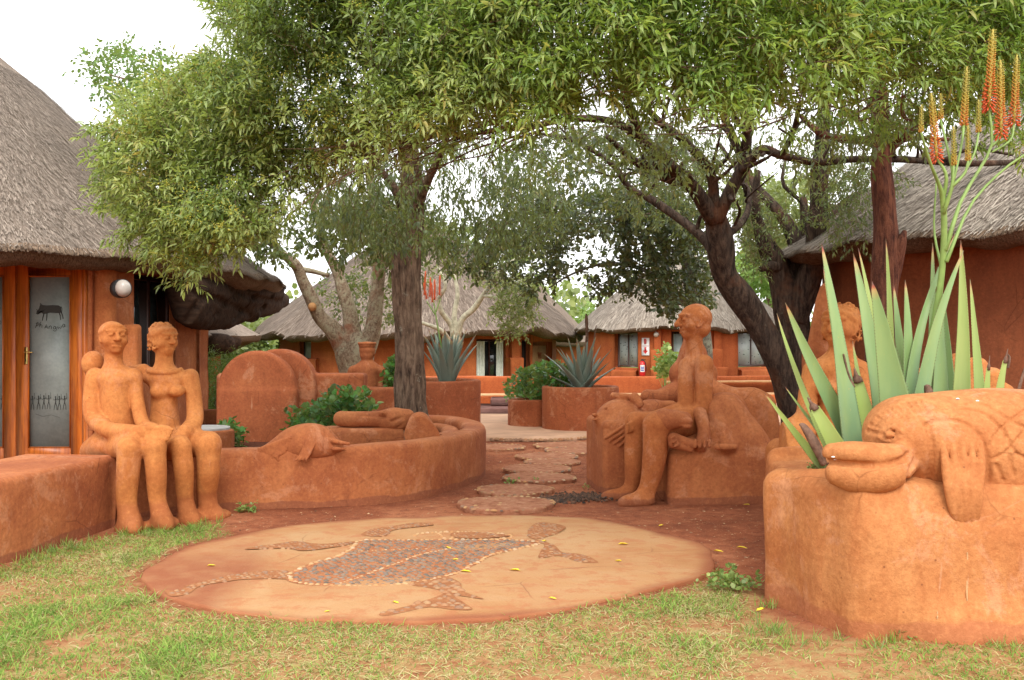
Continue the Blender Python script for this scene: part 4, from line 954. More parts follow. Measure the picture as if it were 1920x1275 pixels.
bf = thing('statue', 'broad clay figure with bent arm seen behind the profile clay man', 'statue', (2.0, 10.6, 0), 'seated clay statues'); S.build('body', CL['wall'], bf)
# ---- woman behind the big aloe
S = Sculpt((2.05, 7.1, -.05), (3.15, 8.3, 1.98), .0125)
D = 7.7
head(S, W(1574, 612, D), -.75, 1.22, 0.0, 'curly'); S.caps(PP([(1578, 640, D), (1577, 665, D)]), [.09, .10], .03)
S.ell(W(1570, 690, D), (.22, .13, .09), .06); S.caps(PP([(1570, 700, D), (1568, 760, D), (1568, 830, D)]), [.16, .15, .19], .06)
for x_ in (1548, 1582): S.ell(W(x_, 728, D-.13), (.07, .06, .06), .03)
S.caps(PP([(1525, 695, D), (1515, 750, D-.05), (1512, 800, D-.1)]), [.08, .075, .075], .03); S.caps(PP([(1612, 695, D), (1618, 750, D-.05), (1615, 800, D-.1)]), [.08, .075, .075], .03)
S.box((2.35, 7.75, .33), (.30, .42, .38), .12, .06)
S.caps(PP([(1490, 815, D-.1), (1488, 860, D-.15)]), [.13, .15], .08); S.cap(W(1500, 790, D-.1), W(1520, 765, D-.15), .05, .05, .03)
wf = thing('statue', 'clay woman statue with curly hair half hidden behind the big foreground aloe', 'statue', (2.5, 7.7, 0), 'seated clay statues'); S.build('body', CL['statue'], wf)
S = Sculpt((2.15, 8.05, -.05), (2.62, 8.45, 2.0), .015)
S.caps([W(1533, 660, 8.2), W(1533, 650, 8.2), W(1545, 575, 8.2), W(1553, 545, 8.2)], [.10, .085, .075, .07], .03); S.box((W(1533, 0, 8.25)[0], 8.25, .68), (.11, .11, .75), .04, .04)
pf = thing('clay_post', 'narrow terracotta post behind the head of the clay woman beside the dark trunk', 'post', (2.5, 8.2, 0)); S.build('post', CL['wall'], pf)
# rounded seat back at the far right
S = Sculpt((2.7, 7.1, -.05), (4.4, 8.4, 1.45), .018)
cx = W(1796, 0, 7.8)[0]
for q_ in np.linspace(0, 1, 9):
    a = np.pi*q_; S.cap((cx+.38*math.cos(a), 7.8, .93+.38*math.sin(a)), (cx, 7.8, .6), .09, .12, .03)
S.box((cx, 7.8, .4), (.47, .16, .6), .07, .04); S.box((cx-.5, 7.9, .3), (.2, .2, .4), .1, .1)
rb = thing('clay_bench', 'round-backed terracotta bench behind the big aloe by the red-brown wall', 'bench', (cx, 7.8, 0)); S.build('body', CL['statue'], rb)
# ---- statue with a cap behind the garden wall
S = Sculpt((-2.75, 13.9, .1), (-1.55, 15.0, 1.62), .0125)
D = 14.5
head(S, W(689, 661, D), 3.0, .98, 0.0, 'cap'); S.cap(W(689, 676, D), W(689, 688, D), .062, .07, .03)
S.caps(PP([(688, 695, D), (687, 720, D), (687, 760, D)]), [.17, .19, .20], .06); S.ell(W(687, 693, D), (.25, .14, .09), .05)
S.caps(PP([(714, 697, D), (721, 712, D+.02), (716, 724, D)]), [.085, .085, .075], .03); S.caps(PP([(716, 722, D+.05), (735, 714, D+.2), (748, 710, D+.3)]), [.062, .05, .045], .02)
S.caps(PP([(662, 697, D), (656, 715, D+.02), (660, 735, D)]), [.08, .075, .07], .03); S.box((W(687, 0, D)[0], D, .3), (.3, .25, .35), .06, .05)
cp = thing('statue', 'clay man with flat cap seen from behind above the low garden wall', 'statue', (-2.1, 14.5, 0), 'seated clay statues'); S.build('body', CL['wall'], cp)

# ------------------------------------------------------------------ huts
def wall_segments(mb, path, thick, h, opens, z0=-.05, disp=.008, seed=1):
    """plan path (outer face centreline); opens = (s0, s1, sill, head) in metres along the path"""
    P = resample(path, .05); L = np.concatenate([[0], np.cumsum(np.linalg.norm(np.diff(P, axis=0), axis=1))])
    def cut(a, b):
        n = max(2, int((b-a)/.12)+1); s = np.linspace(a, b, n); return np.stack([np.interp(s, L, P[:, 0]), np.interp(s, L, P[:, 1])], 1)
    s = 0
    for a, b, zs, zh in sorted(opens):
        if a-s > .03: sweep(mb, cut(s, a), thick, z0, h, rnd=.015, disp=disp, seed=seed, step=.15)
        if zs > .02: sweep(mb, cut(a, b), thick, z0, zs, rnd=.02, disp=disp, seed=seed, step=.15)
        if h-zh > .02: sweep(mb, cut(a, b), thick-.006, zh, h, rnd=.01, disp=disp, seed=seed, step=.15)
        s = b
    if L[-1]-s > .03: sweep(mb, cut(s, L[-1]), thick, z0, h, rnd=.015, disp=disp, seed=seed, step=.15)
    return lambda v: np.array([np.interp(v, L, P[:, 0]), np.interp(v, L, P[:, 1])])
def s_at_px(path, px, front=True):
    P = resample(path, .02); L = np.concatenate([[0], np.cumsum(np.linalg.norm(np.diff(P, axis=0), axis=1))])
    q = 960+F_PX*P[:, 0]/P[:, 1]; e = np.abs(q-px)+ (P[:, 1]*2 if front else 0)*1.0
    ok = np.where(np.abs(q-px) < 4)[0]
    if len(ok) == 0: ok = np.array([int(np.argmin(np.abs(q-px)))])
    return L[ok[np.argmin(P[ok, 1])]]
def roof(name, cx, cy, a, b, ze, za, mat, parent, lip=.22, wave=None, t0=0, t1=360, nu=220, nv=34, cc=1.12, seed=2, edge=TH_E, rough=.03, ins=.80, ez=-.05):
    full = abs(t1-t0) > 359; th = np.radians(np.linspace(t0, t1, nu, endpoint=not full))
    zz = np.array([ze+(wave(math.degrees(t)) if wave else 0) for t in th])
    v = np.linspace(0, 1, nv)**.9; r = 1-v*.995
    Z = zz[None]*(1-v[:, None]**.5*0-v[:, None])+za*v[:, None]; Z = zz[None]+(za-zz[None])*(v[:, None]**cc)
    Xx = cx+a*r[:, None]*np.cos(th)[None]; Yy = cy+b*r[:, None]*np.sin(th)[None]
    V = np.stack([Xx, Yy, Z], -1); V = V+np.stack([wob(V, 2.2, seed)*.6, wob(V, 2.2, seed+2)*.6, wob(V, 2.6, seed+4)], -1)*rough
    V[0] += np.stack([wob(V[0], 9, seed)]*3, -1)*rough*.6
    ua = np.radians(np.arange(nu)*(t1-t0)/nu)*(a+b)/2
    sl = v*math.hypot((a+b)/2, za-ze)
    uv = np.stack(np.broadcast_arrays(ua[None]*1.0, sl[:, None]), -1).reshape(-1, 2)
    o = obj(name, V.reshape(-1, 3), grid_faces(nv, nu, wrap=full), mat, parent, uv=uv)
    # cut edge and underside
    E = [V[0]]
    for f, dz in ((.995, -lip*.35), (.985, -lip*.75), (.965, -lip), (.93, -lip*.92), (ins, ez)):
        p = V[0].copy(); p[:, 0] = cx+(V[0][:, 0]-cx)*f; p[:, 1] = cy+(V[0][:, 1]-cy)*f; p[:, 2] += dz
        p += np.stack([wob(p, 14, seed+3)]*3, -1)*.018; E.append(p)
    E = np.stack(E); uv2 = np.stack(np.broadcast_arrays(ua[None]*1.0, np.array([0, .1, .2, .3, .4, .8])[:, None]), -1).reshape(-1, 2)
    obj('thatch_eave', E.reshape(-1, 3), grid_faces(6, nu, wrap=full), edge, parent, uv=uv2)
    return V, th
def straws(name, V, mat, parent, n, L=.16, w=.006, lift=.02, seed=1, tmask=None, vmax=1.0, edge=False):
    """loose reeds on the thatch: V is the roof grid (rows up the slope)"""
    g = np.random.default_rng(seed); nv, nu = V.shape[:2]
    j = g.uniform(0, nu-1.01, n*3)
    if tmask is not None: j = j[tmask(j)]
    j = j[:n]; n = len(j)
    v = (np.zeros(n)+.001 if edge else 1-np.sqrt(1-g.uniform(0, .93, n)))*vmax*(nv-1)
    jj, ii = j.astype(int), np.minimum(v.astype(int), nv-2); fj, fi = (j-jj)[:, None], (v-ii)[:, None]
    P = (V[ii, jj]*(1-fj)+V[ii, jj+1]*fj)*(1-fi)+(V[ii+1, jj]*(1-fj)+V[ii+1, jj+1]*fj)*fi
    dn = nrm(V[ii, jj]-V[ii+1, jj]); sd_ = nrm(V[ii, jj+1]-V[ii, jj]); no = nrm(np.cross(sd_, dn)); no *= np.sign(no[:, 2:3]+1e-9)
    d = nrm(dn+sd_*g.normal(0, .16, (n, 1))+no*g.uniform(-.02, .12 if not edge else .05, (n, 1))+(np.array([0, 0, -1])*g.uniform(.1, .9, (n, 1)) if edge else 0))
    l = L*g.uniform(.5, 1.3, (n, 1)); P = P+no*g.uniform(0, lift, (n, 1)); ww = w*g.uniform(.6, 1.5, (n, 1))
    s = nrm(np.cross(d, no)); A = P-d*l*.5 if not edge else P-d*l*.3; Bq = P+d*l*.5+no*.004
    VV = np.stack([A-s*ww/2, A+s*ww/2, Bq+s*ww/2, Bq-s*ww/2], 1).reshape(-1, 3)
    rn = np.repeat(np.clip(g.beta(1.6, 1.6, n), 0, 1), 4)
    o = obj(name, VV, np.arange(len(VV)).reshape(-1, 4), mat, parent, rnd=rn, smooth=False); setp(o, kind='stuff'); return o

def framed(parent, name, p0, p1, z0, z1, nl, fw=.07, depth=.06, fmat=WOOD_D, pmat=DGLASS, off=0.0, label=None, dots=None, rails=()):
    """window or door leaf between plan points p0 and p1; frame bars, nl panes as sub-parts"""
    p0 = np.array(p0, float); p1 = np.array(p1, float); L = np.linalg.norm(p1-p0); u = (p1-p0)/L; nn = np.array([u[1], -u[0]])
    if nn[1] > 0: nn = -nn
    p0 = p0+nn*off; c = lambda s, z: (p0[0]+u[0]*s, p0[1]+u[1]*s, z)
    mb = MB(); hz = (z1-z0)/2
    mb.box(c(fw/2, z0+hz), (fw/2, depth/2, hz), u, .006); mb.box(c(L-fw/2, z0+hz), (fw/2, depth/2, hz), u, .006)
    mb.box(c(L/2, z1-fw/2), (L/2-fw-.001, depth/2-.003, fw/2), u, .005); mb.box(c(L/2, z0+fw/2), (L/2-fw-.001, depth/2-.003, fw/2), u, .005)
    for k in range(1, nl): mb.box(c(L*k/nl, z0+hz), (fw*.4, depth/2-.004, hz-fw-.001), u, .005)
    for zr in rails: mb.box(c(L/2, zr), (L/2-fw-.002, depth/2-.007, fw*.35), u, .004)
    w = mb.build(name, fmat, parent)
    for k in range(nl):
        a, b = max(fw, L*k/nl), min(L-fw, L*(k+1)/nl); m2 = MB(); m2.box(c((a+b)/2, z0+hz), ((b-a)/2-.002, .006, hz-fw-.002), u); m2.build('pane', pmat, w, smooth=False)
    if dots:
        g = np.random.default_rng(dots); m3 = MB()
        for _ in range(22):
            q = c(g.uniform(fw*1.5, L-fw*1.5), g.uniform(z0+fw*1.5, z1-fw*1.5)); q = np.array([q[0]+nn[0]*.012, q[1]+nn[1]*.012, q[2]])
            a = np.linspace(0, 2*np.pi, 5, endpoint=False); rr = .017*np.array([1, .8, 1, .9, .85])
            P = np.array([q]+[q+rr[i]*np.array([u[0]*math.cos(t), u[1]*math.cos(t), math.sin(t)]) for i, t in enumerate(a)]); m3.add(P, T=[(0, i+1, (i+1) % 5+1) for i in range(5)])
        setp(m3.build('star_print', INK, w, smooth=False), kind='stuff')
    return w, u, nn
# ---- left hut ------------------------------------------------------------
lh = thing('thatched_hut', 'large thatched hut at the left edge with varnished glazed double door', 'hut', (-8, 15, 0), 'thatched huts of the village')
def wvL(t):
    t = (t+180) % 360-180; z = .02*math.sin(R(t)*9)+.015*math.sin(R(t)*23); return z-.10*math.exp(-((t+38)/9)**2)*0+ (-.03 if t > 0 else 0)
VL, thL = roof('roof', -9.2, 16, 5.25, 7.5, 2.53, 6.9, TH_N, lh, lip=.20, wave=wvL, nu=420, nv=60, cc=1.10, ins=.90, ez=.12)
m_ = lambda j: ((thL[np.minimum(j.astype(int), len(thL)-1)]*57.3 > 270) | (thL[np.minimum(j.astype(int), len(thL)-1)]*57.3 < 60))
straws('thatch_reeds', VL, STRAW, lh, 60000, .15, .0075, .02, 5, m_)
straws('thatch_fringe', VL, STRAW_D, lh, 9000, .14, .009, .0, 6, m_, edge=True)
mb = MB(); pth = [(-7.2, 12.3), (-5.2, 12.3), (-5.02, 13.0), (-4.87, 15.0)]
xd = lambda px: PX(px, 12.2)
s_a = -xd(-110)*0
P_l = [(-8.6, 12.32), (-5.15, 12.32)]
sd0, sd1 = 8.6+xd(-108), 8.6+xd(163)
wall_segments(mb, P_l, .22, 2.56, [(sd0, sd1, 0, 2.47)])
P_s = [(-5.09, 12.42), (-5.0, 13.0), (-4.93, 13.5), (-4.86, 14.95)]
sw0, sw1 = s_at_px(P_s, 239), s_at_px(P_s, 316)
fp = wall_segments(mb, P_s, .24, 2.56, [(sw0, sw1, .98, 2.36)])
mb.build('wall', CL['wall'], lh)
# rounded buttress beside the door and the pale low back rest
S = Sculpt((-5.3, 12.0, -.05), (-4.55, 12.75, 2.5), .02)
S.cap((xd(181)-.01, 12.42, 0), (xd(181)-.01, 12.42, 2.48), .17, .155, .02); S.box((xd(176), 12.45, 1.2), (.12, .14, 1.3), .05, .05)
S.box((PX(243, 12.5), 12.55, .75), (.11, .10, .95), .05, .03)
S.build('buttress', CL['mid'], lh)
for x0, x1, lab, hs_ in ((-108, 30.5, 'varnished door leaf cut by the frame edge', 0), (31.5, 156, None, 1)):
    z0, z1 = .03, EYE+(HOR-490)/F_PX*12.2
    a, b = np.array([xd(x0), 12.2]), np.array([xd(x1), 12.2]); fw = .145
    mbd = MB(); zc = (z0+z1)/2; hz = (z1-z0)/2; L = b[0]-a[0]
    mbd.box((a[0]+fw/2, 12.2, zc), (fw/2, .024, hz), (1, 0), .006); mbd.box((b[0]-fw/2, 12.2, zc), (fw/2, .024, hz), (1, 0), .006)
    mbd.box(((a[0]+b[0])/2, 12.2, z1-.09), (L/2-fw-.001, .022, .09), (1, 0), .005); mbd.box(((a[0]+b[0])/2, 12.2, z0+.075), (L/2-fw-.001, .022, .075), (1, 0), .005)
    d_ = mbd.build('door', WOOD, lh); setp(d_, lab)
    g0, g1, zz0, zz1 = a[0]+fw+.002, b[0]-fw-.002, z0+.152, z1-.182
    mp_ = MB(); mp_.box(((g0+g1)/2, 12.215, (zz0+zz1)/2), ((g1-g0)/2, .004, (zz1-zz0)/2)); mp_.build('pane', FROST, d_, smooth=False)
    mq = MB()
    for (xx, w_) in ((g0+.006, .006), (g1-.006, .006)): mq.box((xx, 12.186, (zz0+zz1)/2), (w_, .012, (zz1-zz0)/2))
    for zq in (zz0+.006, zz1-.006): mq.box(((g0+g1)/2, 12.186, zq), ((g1-g0)/2-.013, .011, .006))
    mq.build('glazing_bead', WOOD, d_, smooth=False)
    # drawings on the frosted pane
    ink = MB(); yD = 12.205
    def ribbon(pts, w):
        P = np.array([W(p[0], p[1], yD) for p in pts]); T = nrm(np.gradient(P, axis=0)); Nn = np.stack([-T[:, 2], 0*T[:, 0], T[:, 0]], 1)
        ws = w*np.linspace(1, .75, len(P))[:, None]; Vv = np.stack([P-Nn*ws/2, P+Nn*ws/2], 1).reshape(-1, 3)
        ink.add(Vv, Q=[(2*i, 2*i+1, 2*i+3, 2*i+2) for i in range(len(P)-1)])
    Zx = lambda l: [(x/4.571, 440+y/4.571) for x, y in l]
    def man_(x, seed):
        g = np.random.default_rng(seed); y = 743+g.uniform(-1, 1)
        a_ = np.linspace(0, 2*np.pi, 8, endpoint=False); ink.add([W(x+1.3*math.cos(t), y+1.4*math.sin(t), yD) for t in a_]+[W(x, y, yD)], T=[(8, i, (i+1) % 8) for i in range(8)])
        ribbon([(x, y+1), (x+.4, y+6), (x, y+12)], .013); ribbon([(x, y+11), (x-2, y+18), (x-3, y+25)], .008); ribbon([(x, y+11), (x+2.2, y+18), (x+2.6, y+25)], .008)
        ribbon([(x, y+4), (x+3, y+5), (x+4.2, y+1)], .007); ribbon([(x, y+4), (x-3, y+7), (x-4, y+4)], .007); ribbon([(x+3.6, y-7+g.uniform(0, 3)), (x+4.4, y+6)], .004)
    if hs_:
        bodyp = Zx([(345, 600), (400, 606), (450, 603), (500, 606), (525, 620), (528, 668), (480, 672), (430, 668), (372, 682), (350, 665), (345, 655), (330, 662), (322, 683), (308, 678), (314, 655), (330, 645), (338, 615)])
        P = [W(x, y, yD) for x, y in bodyp]; cc = np.mean(P, 0)+np.array([0, 0, .0]); n_ = len(P); ink.add(P+[cc], T=[(n_, i, (i+1) % n_) for i in range(n_)])
        for l, w_ in (([(376, 676), (368, 705), (362, 737)], .014), ([(402, 670), (400, 705), (397, 737)], .013), ([(505, 665), (516, 695), (518, 730)], .013), ([(522, 655), (535, 690), (541, 720)], .014),
                      ([(345, 605), (346, 586)], .010), ([(350, 603), (359, 592)], .008), ([(312, 640), (330, 662)], .010), ([(328, 636), (332, 650)], .007), ([(524, 615), (534, 640), (530, 665)], .005)): ribbon(Zx(l), w_)
        for l in ([(318, 757), (308, 785), (300, 800)], [(306, 762), (322, 752), (334, 762), (326, 776), (308, 782)], [(346, 750), (340, 775), (338, 793)], [(339, 780), (350, 770), (360, 776), (358, 797)],
                  [(382, 803), (390, 786), (397, 768), (402, 788), (407, 805)], [(386, 792), (405, 792)], [(418, 806), (420, 786)], [(420, 790), (432, 780), (440, 788), (440, 808)],
                  [(477, 790), (464, 786), (455, 798), (463, 810), (476, 802), (478, 788)], [(478, 790), (482, 818), (470, 828), (455, 818)], [(494, 786), (498, 808), (509, 792), (518, 808), (528, 784)],
                  [(553, 770), (540, 766), (534, 782), (543, 794), (553, 784), (554, 768)], [(554, 768), (557, 790)]): ribbon(Zx(l), .0075)
        for i, x_ in enumerate((60.6, 72, 82, 91, 104, 111, 121)): man_(x_, i)
        ribbon([(66, 776), (80, 781), (96, 778), (112, 783)], .003)
    else:
        for i, x_ in enumerate((4.3, -8, -18, -30)): man_(x_, 20+i)
        for l in ([(5, 740), (-5, 738), (-10, 755), (0, 768), (9, 758), (5, 740)],): ribbon(Zx(l), .0075)
        ribbon([(0, 577), (-20, 575), (-30, 590), (-2, 592)], .02)
    setp(ink.build('painted_drawing', INK, d_, smooth=False), kind='stuff')
    if hs_:
        hb = MB(); c_ = W(48.5, 667, 12.168); hb.box(c_, (.019, .004, .105), (1, 0), .003)
        tube(hb, [c_+[0, 0, .045], c_+[0, -.04, .045]], .009, 8); tube(hb, [c_+[0, -.045, .045], c_+[.05, -.048, .045], c_+[.10, -.045, .040]], .008, 8); hb.build('door_handle', BRASS, d_)
        kb = MB(); kb.box(c_+np.array([0, -.005, -.055]), (.004, .002, .010)); kb.build('keyhole', INK, d_, smooth=False)
mb = MB(); zt = EYE+(HOR-488)/F_PX*12.2
mb.box((xd(159.8), 12.2, zt/2), (.021, .05, zt/2), (1, 0), .004); mb.box(((xd(-108)+xd(163))/2, 12.2, zt+.035), ((xd(163)-xd(-108))/2, .052, .034), (1, 0), .004); mb.build('door_frame', WOOD, lh)
a, b = fp(sw0), fp(sw1)
wn, u, nn = framed(lh, 'window', a, b, .98, 2.36, 2, .06, .07, WOOD_D, DGLASS, .0)
mb = MB(); mb.box((-5.7, 14.2, 1.25), (.02, 1.6, 1.2)); mb.build('interior_wall', DARKROOM, lh, smooth=False)  # room wall coloured near-black to paint the unlit interior
# bulkhead lamp
lc = W(228, 541, 12.12); lm = thing('wall_lamp', 'round bulkhead lamp on the pillar beside the glazed door', 'lamp', lc)
mb = MB(); P = [lc+np.array([0.05*k, -.06*k, 0]) for k in (-1.2, .4)]; tube(mb, P, .115, 24); mb.build('lamp_base', BLACKISH, lm)
S = Sculpt(lc-.16, lc+.16, .008); S.ell(lc+np.array([.035, -.05, 0]), (.092, .085, .105), .01); S.build('lamp_glass', LAMPW, lm)
# lumpy moulded underside of the eave, right of the wall
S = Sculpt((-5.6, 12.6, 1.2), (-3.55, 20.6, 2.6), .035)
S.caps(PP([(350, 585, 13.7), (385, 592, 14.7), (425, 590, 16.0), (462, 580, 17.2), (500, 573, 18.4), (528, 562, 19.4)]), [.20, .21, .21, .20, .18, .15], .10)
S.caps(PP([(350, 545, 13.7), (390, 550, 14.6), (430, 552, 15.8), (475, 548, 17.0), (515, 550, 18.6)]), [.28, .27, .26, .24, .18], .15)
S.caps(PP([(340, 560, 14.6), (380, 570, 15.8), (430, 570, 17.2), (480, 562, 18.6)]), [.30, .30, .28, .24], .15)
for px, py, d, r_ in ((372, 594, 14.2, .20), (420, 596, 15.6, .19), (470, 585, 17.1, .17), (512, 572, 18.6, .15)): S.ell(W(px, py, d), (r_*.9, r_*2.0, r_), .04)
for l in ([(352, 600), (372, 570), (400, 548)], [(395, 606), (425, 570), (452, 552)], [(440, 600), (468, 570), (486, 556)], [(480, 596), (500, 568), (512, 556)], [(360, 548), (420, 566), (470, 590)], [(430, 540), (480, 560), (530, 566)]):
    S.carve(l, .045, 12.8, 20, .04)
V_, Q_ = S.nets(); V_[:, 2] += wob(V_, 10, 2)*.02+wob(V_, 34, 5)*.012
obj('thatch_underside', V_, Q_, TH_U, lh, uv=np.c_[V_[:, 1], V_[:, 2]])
# porch roof further back
ph = thing('thatched_hut', 'small low thatched porch roof seen under the eave of the left hut', 'hut', (-8.6, 24, 0), 'thatched huts of the village')
roof('roof', -8.9, 24, 2.75, 3.2, 1.60, 3.3, TH_N, ph, lip=.16, nu=120, nv=16, cc=1.05, ins=.7, ez=-.45)
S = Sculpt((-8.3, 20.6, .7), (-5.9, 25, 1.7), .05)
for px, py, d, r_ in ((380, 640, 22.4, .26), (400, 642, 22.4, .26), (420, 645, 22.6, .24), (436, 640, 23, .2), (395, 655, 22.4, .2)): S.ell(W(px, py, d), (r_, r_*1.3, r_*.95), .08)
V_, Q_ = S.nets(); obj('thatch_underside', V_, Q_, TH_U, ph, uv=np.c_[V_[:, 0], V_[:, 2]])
mb = MB(); sweep(mb, [(PX(366, 17.5), 17.4), (PX(366, 17.5), 17.9)], .22, -.05, 2.2, rnd=.03); mb.build('pillar', CL['wall'], lh)
mb = MB(); sweep(mb, ell_path(-9.2, 24.2, 1.9, 2.2, 180, 400, 60), .2, -.05, 1.5); mb.build('wall', CL['hut'], ph)

# ---- far hut A --------------------------------------------------------------
ha = thing('thatched_hut', 'brown thatched hut behind the pale forked tree, with curtained window', 'hut', (-2.8, 30, 0), 'thatched huts of the village')
def wvA(t):
    px = 785+305*math.cos(R(t)); z = 0
    if t % 360 > 180:
        for c, w, h in ((925, 30, .14), (1000, 22, .16), (640, 35, -.06), (560, 18, .06), (850, 25, .06)): z += h*math.exp(-((px-c)/w)**2)
    return z+.02*math.sin(R(t)*31)
VA, thA = roof('roof', -2.8, 30, 4.95, 4.6, 1.66, 5.25, TH_A, ha, lip=.16, wave=wvA, nu=300, nv=34, cc=.93, ins=.80, ez=0, rough=.05)
straws('thatch_reeds', VA, STRAW_A, ha, 9000, .28, .016, .02, 15, lambda j: thA[j.astype(int)] > math.pi)
pA = ell_path(-2.8, 30, 4.0, 3.7, 180, 361, 160); mb = MB()
oA = [(566, 586, .95, 1.5), (893, 946, .30, 1.52), (976, 990, .1, 1.5), (996, 1031, .1, 1.45)]
fpA = wall_segments(mb, pA, .25, 2.0, [(s_at_px(pA, a), s_at_px(pA, b), c, d) for a, b, c, d in oA], disp=.01)
mb.build('wall', CL['hut'], ha)
def AP(px, path=pA, f=None): return (f or fpA)(s_at_px(path, px))
framed(ha, 'window', AP(567), AP(585), .96, 1.49, 1, .05, .05, WOOD_D, FROST_F)
wc, u, nn = framed(ha, 'window', AP(894), AP(945), .31, 1.52, 2, .055, .05, WOOD_D, DGLASS, .0); wc['label'] = 'window with pale curtains drawn to its sides'
for p0, p1 in ((894, 911), (931, 945)):
    a, b = AP(p0), AP(p1); n = 26; sv = np.linspace(0, 1, n); L_ = np.linalg.norm(b-a); uu = (b-a)/L_; n2 = np.array([uu[1], -uu[0]]); n2 *= -np.sign(n2[1])*-1
    off = .06+.022*np.sin(sv*L_/.055*2*np.pi*.6)
    rows = [np.c_[a[0]+(b[0]-a[0])*sv+n2[0]*off*(-1 if n2[1] > 0 else 1), a[1]+(b[1]-a[1])*sv-np.abs(off), np.full(n, z)] for z in (.33, .8, 1.2, 1.47)]
    obj('curtain', np.vstack(rows), grid_faces(4, n, wrap=False), CURT, wc)
framed(ha, 'dark_doorway', AP(976.5), AP(989.5), .05, 1.49, 1, .03, .05, WOOD_D, DARKROOM)  # dark panel painted for the unlit space inside the opening
dr, u, nn = framed(ha, 'door', AP(997), AP(1030), .05, 1.44, 1, .10, .05, CL['hut'], CL['cream'])
mb = MB(); c0 = (AP(997)+AP(1030))/2+nn*.03
for dx, dz, hx, hz in ((0, .0, .10, .045), (-.10, .035, .03, .025), (-.07, -.08, .012, .05), (-.03, -.08, .01, .05), (.05, -.08, .012, .05), (.09, -.07, .01, .05), (.13, .03, .03, .008)):
    mb.box((c0[0]+u[0]*dx, c0[1]+u[1]*dx, 1.10+dz), (hx, .004, hz), u, .003)
mb.build('painted_animal', CL['hut'], dr)
for p0, p1, t_, z_ in ((952, 968, .5, 1.75), (946, 972, .62, 1.02), (586, 602, .5, 1.0)):
    mb = MB(); sweep(mb, [AP(p0), AP(p1)], t_, -.05, z_, rnd=.05); mb.build('buttress', CL['hut'], ha)
hb2 = thing('thatched_hut', 'small low thatched hut squeezed behind the curtained hut and the next one', 'hut', (1.7, 35, 0), 'thatched huts of the village')
roof('roof', 1.0, 35, 1.95, 2.2, 1.45, 3.4, TH_A, hb2, lip=.16, nu=90, nv=16, cc=1.0, ins=.8, ez=0)
mb = MB(); sweep(mb, ell_path(1.0, 35, 1.45, 1.5, 180, 360, 50), .2, -.05, 1.5); mb.build('wall', CL['hut'], hb2)
# ---- far hut B --------------------------------------------------------------
hb = thing('thatched_hut', 'pale thatched hut with fire extinguisher and star-printed windows', 'hut', (4.8, 28, 0), 'thatched huts of the village')
def wvB(t):
    px = 1280+200*math.cos(R(t)); z = .015*math.sin(R(t)*29)
    if t % 360 > 180:
        for c, w, h in ((1250, 45, .07), (1400, 28, .08), (1140, 20, -.03), (1330, 20, -.03)): z += h*math.exp(-((px-c)/w)**2)
    return z
VB, thB = roof('roof', 4.78, 28, 3.02, 3.0, 1.80, 4.12, TH_F, hb, lip=.10, wave=wvB, nu=260, nv=30, cc=.86, ins=.84, ez=0, rough=.04)
straws('thatch_reeds', VB, STRAW_G, hb, 7000, .22, .013, .015, 17, lambda j: thB[j.astype(int)] > math.pi)
pB = ell_path(4.78, 28, 2.58, 2.55, 175, 365, 160); mb = MB()
oB = [(1155, 1196, .78, 1.72), (1256, 1300, .1, 1.72), (1383, 1438, .80, 1.72)]
fpB = wall_segments(mb, pB, .22, 2.05, [(s_at_px(pB, a), s_at_px(pB, b), c, d) for a, b, c, d in oB], disp=.008)
mb.build('wall', CL['hut'], hb)
BP = lambda px: fpB(s_at_px(pB, px))
framed(hb, 'window', BP(1155.5), BP(1195.5), .79, 1.71, 2, .05, .05, WOOD_D, FROST_F, dots=3)
framed(hb, 'door', BP(1256.5), BP(1299.5), .05, 1.71, 2, .05, .05, WOOD_D, FROST)
framed(hb, 'window', BP(1383.5), BP(1437.5), .81, 1.71, 2, .05, .05, WOOD_D, FROST_F, dots=5)
for p0, p1, z, t in ((1228, 1240, 1.85, .42), (1222, 1248, 1.25, .52), (1336, 1350, 1.9, .42), (1330, 1352, 1.28, .52), (1324, 1360, .82, .7), (1152, 1198, .72, .46), (1382, 1440, .74, .46), (1226, 1252, .7, .7)): mb = MB(); sweep(mb, [BP(p0), BP(p1)], t, -.05, z, rnd=.05); mb.build('buttress', CL['hut'], hb)
def on_wall(px, py, out=.14):
    p = BP(px); n = nrm(p-np.array([4.78, 28])); p = p+n*out; return np.array([p[0], p[1], EYE-(py-HOR)/F_PX*p[1]]), n
c, n = on_wall(1231, 627, .22); fl = thing('wall_lamp', 'small round lamp on the wall of the pale thatched hut', 'lamp', c)
S = Sculpt(c-.12, c+.12, .012); S.ell(c, (.07, .06, .07), .01); S.build('lamp_glass', LAMPW, fl)
c, n = on_wall(1210, 650, .13); u = np.array([-n[1], n[0]]); u *= np.sign(u[0]); sg = thing('safety_sign', 'white safety sign with red extinguisher and arrow', 'sign', c)
hw, hh = .105, .225
mb = MB(); mb.box(c, (hw, .006, hh), u, .002); mb.build('board', WHITE, sg)
mb = MB(); q = lambda dx, dz: (c[0]+u[0]*dx+n[0]*.009, c[1]+u[1]*dx+n[1]*.009, c[2]+dz)
mb.box(q(-.01, .13), (.024, .002, .065), u); mb.box(q(-.005, .20), (.012, .002, .012), u); mb.box(q(.028, .13), (.006, .002, .05), u)
mb.box(q(0, -.06), (.024, .002, .05), u); mb.add([q(-.07, -.10), q(.07, -.10), q(0, -.19)], T=[(0, 1, 2)]); mb.box(q(0, .018), (hw*.9, .002, .004), u)
mb.build('red_symbols', REDP, sg, smooth=False)
c, n = on_wall(1207.5, 690, .24); ex = thing('fire_extinguisher', 'red fire extinguisher below the safety sign', 'extinguisher', c)
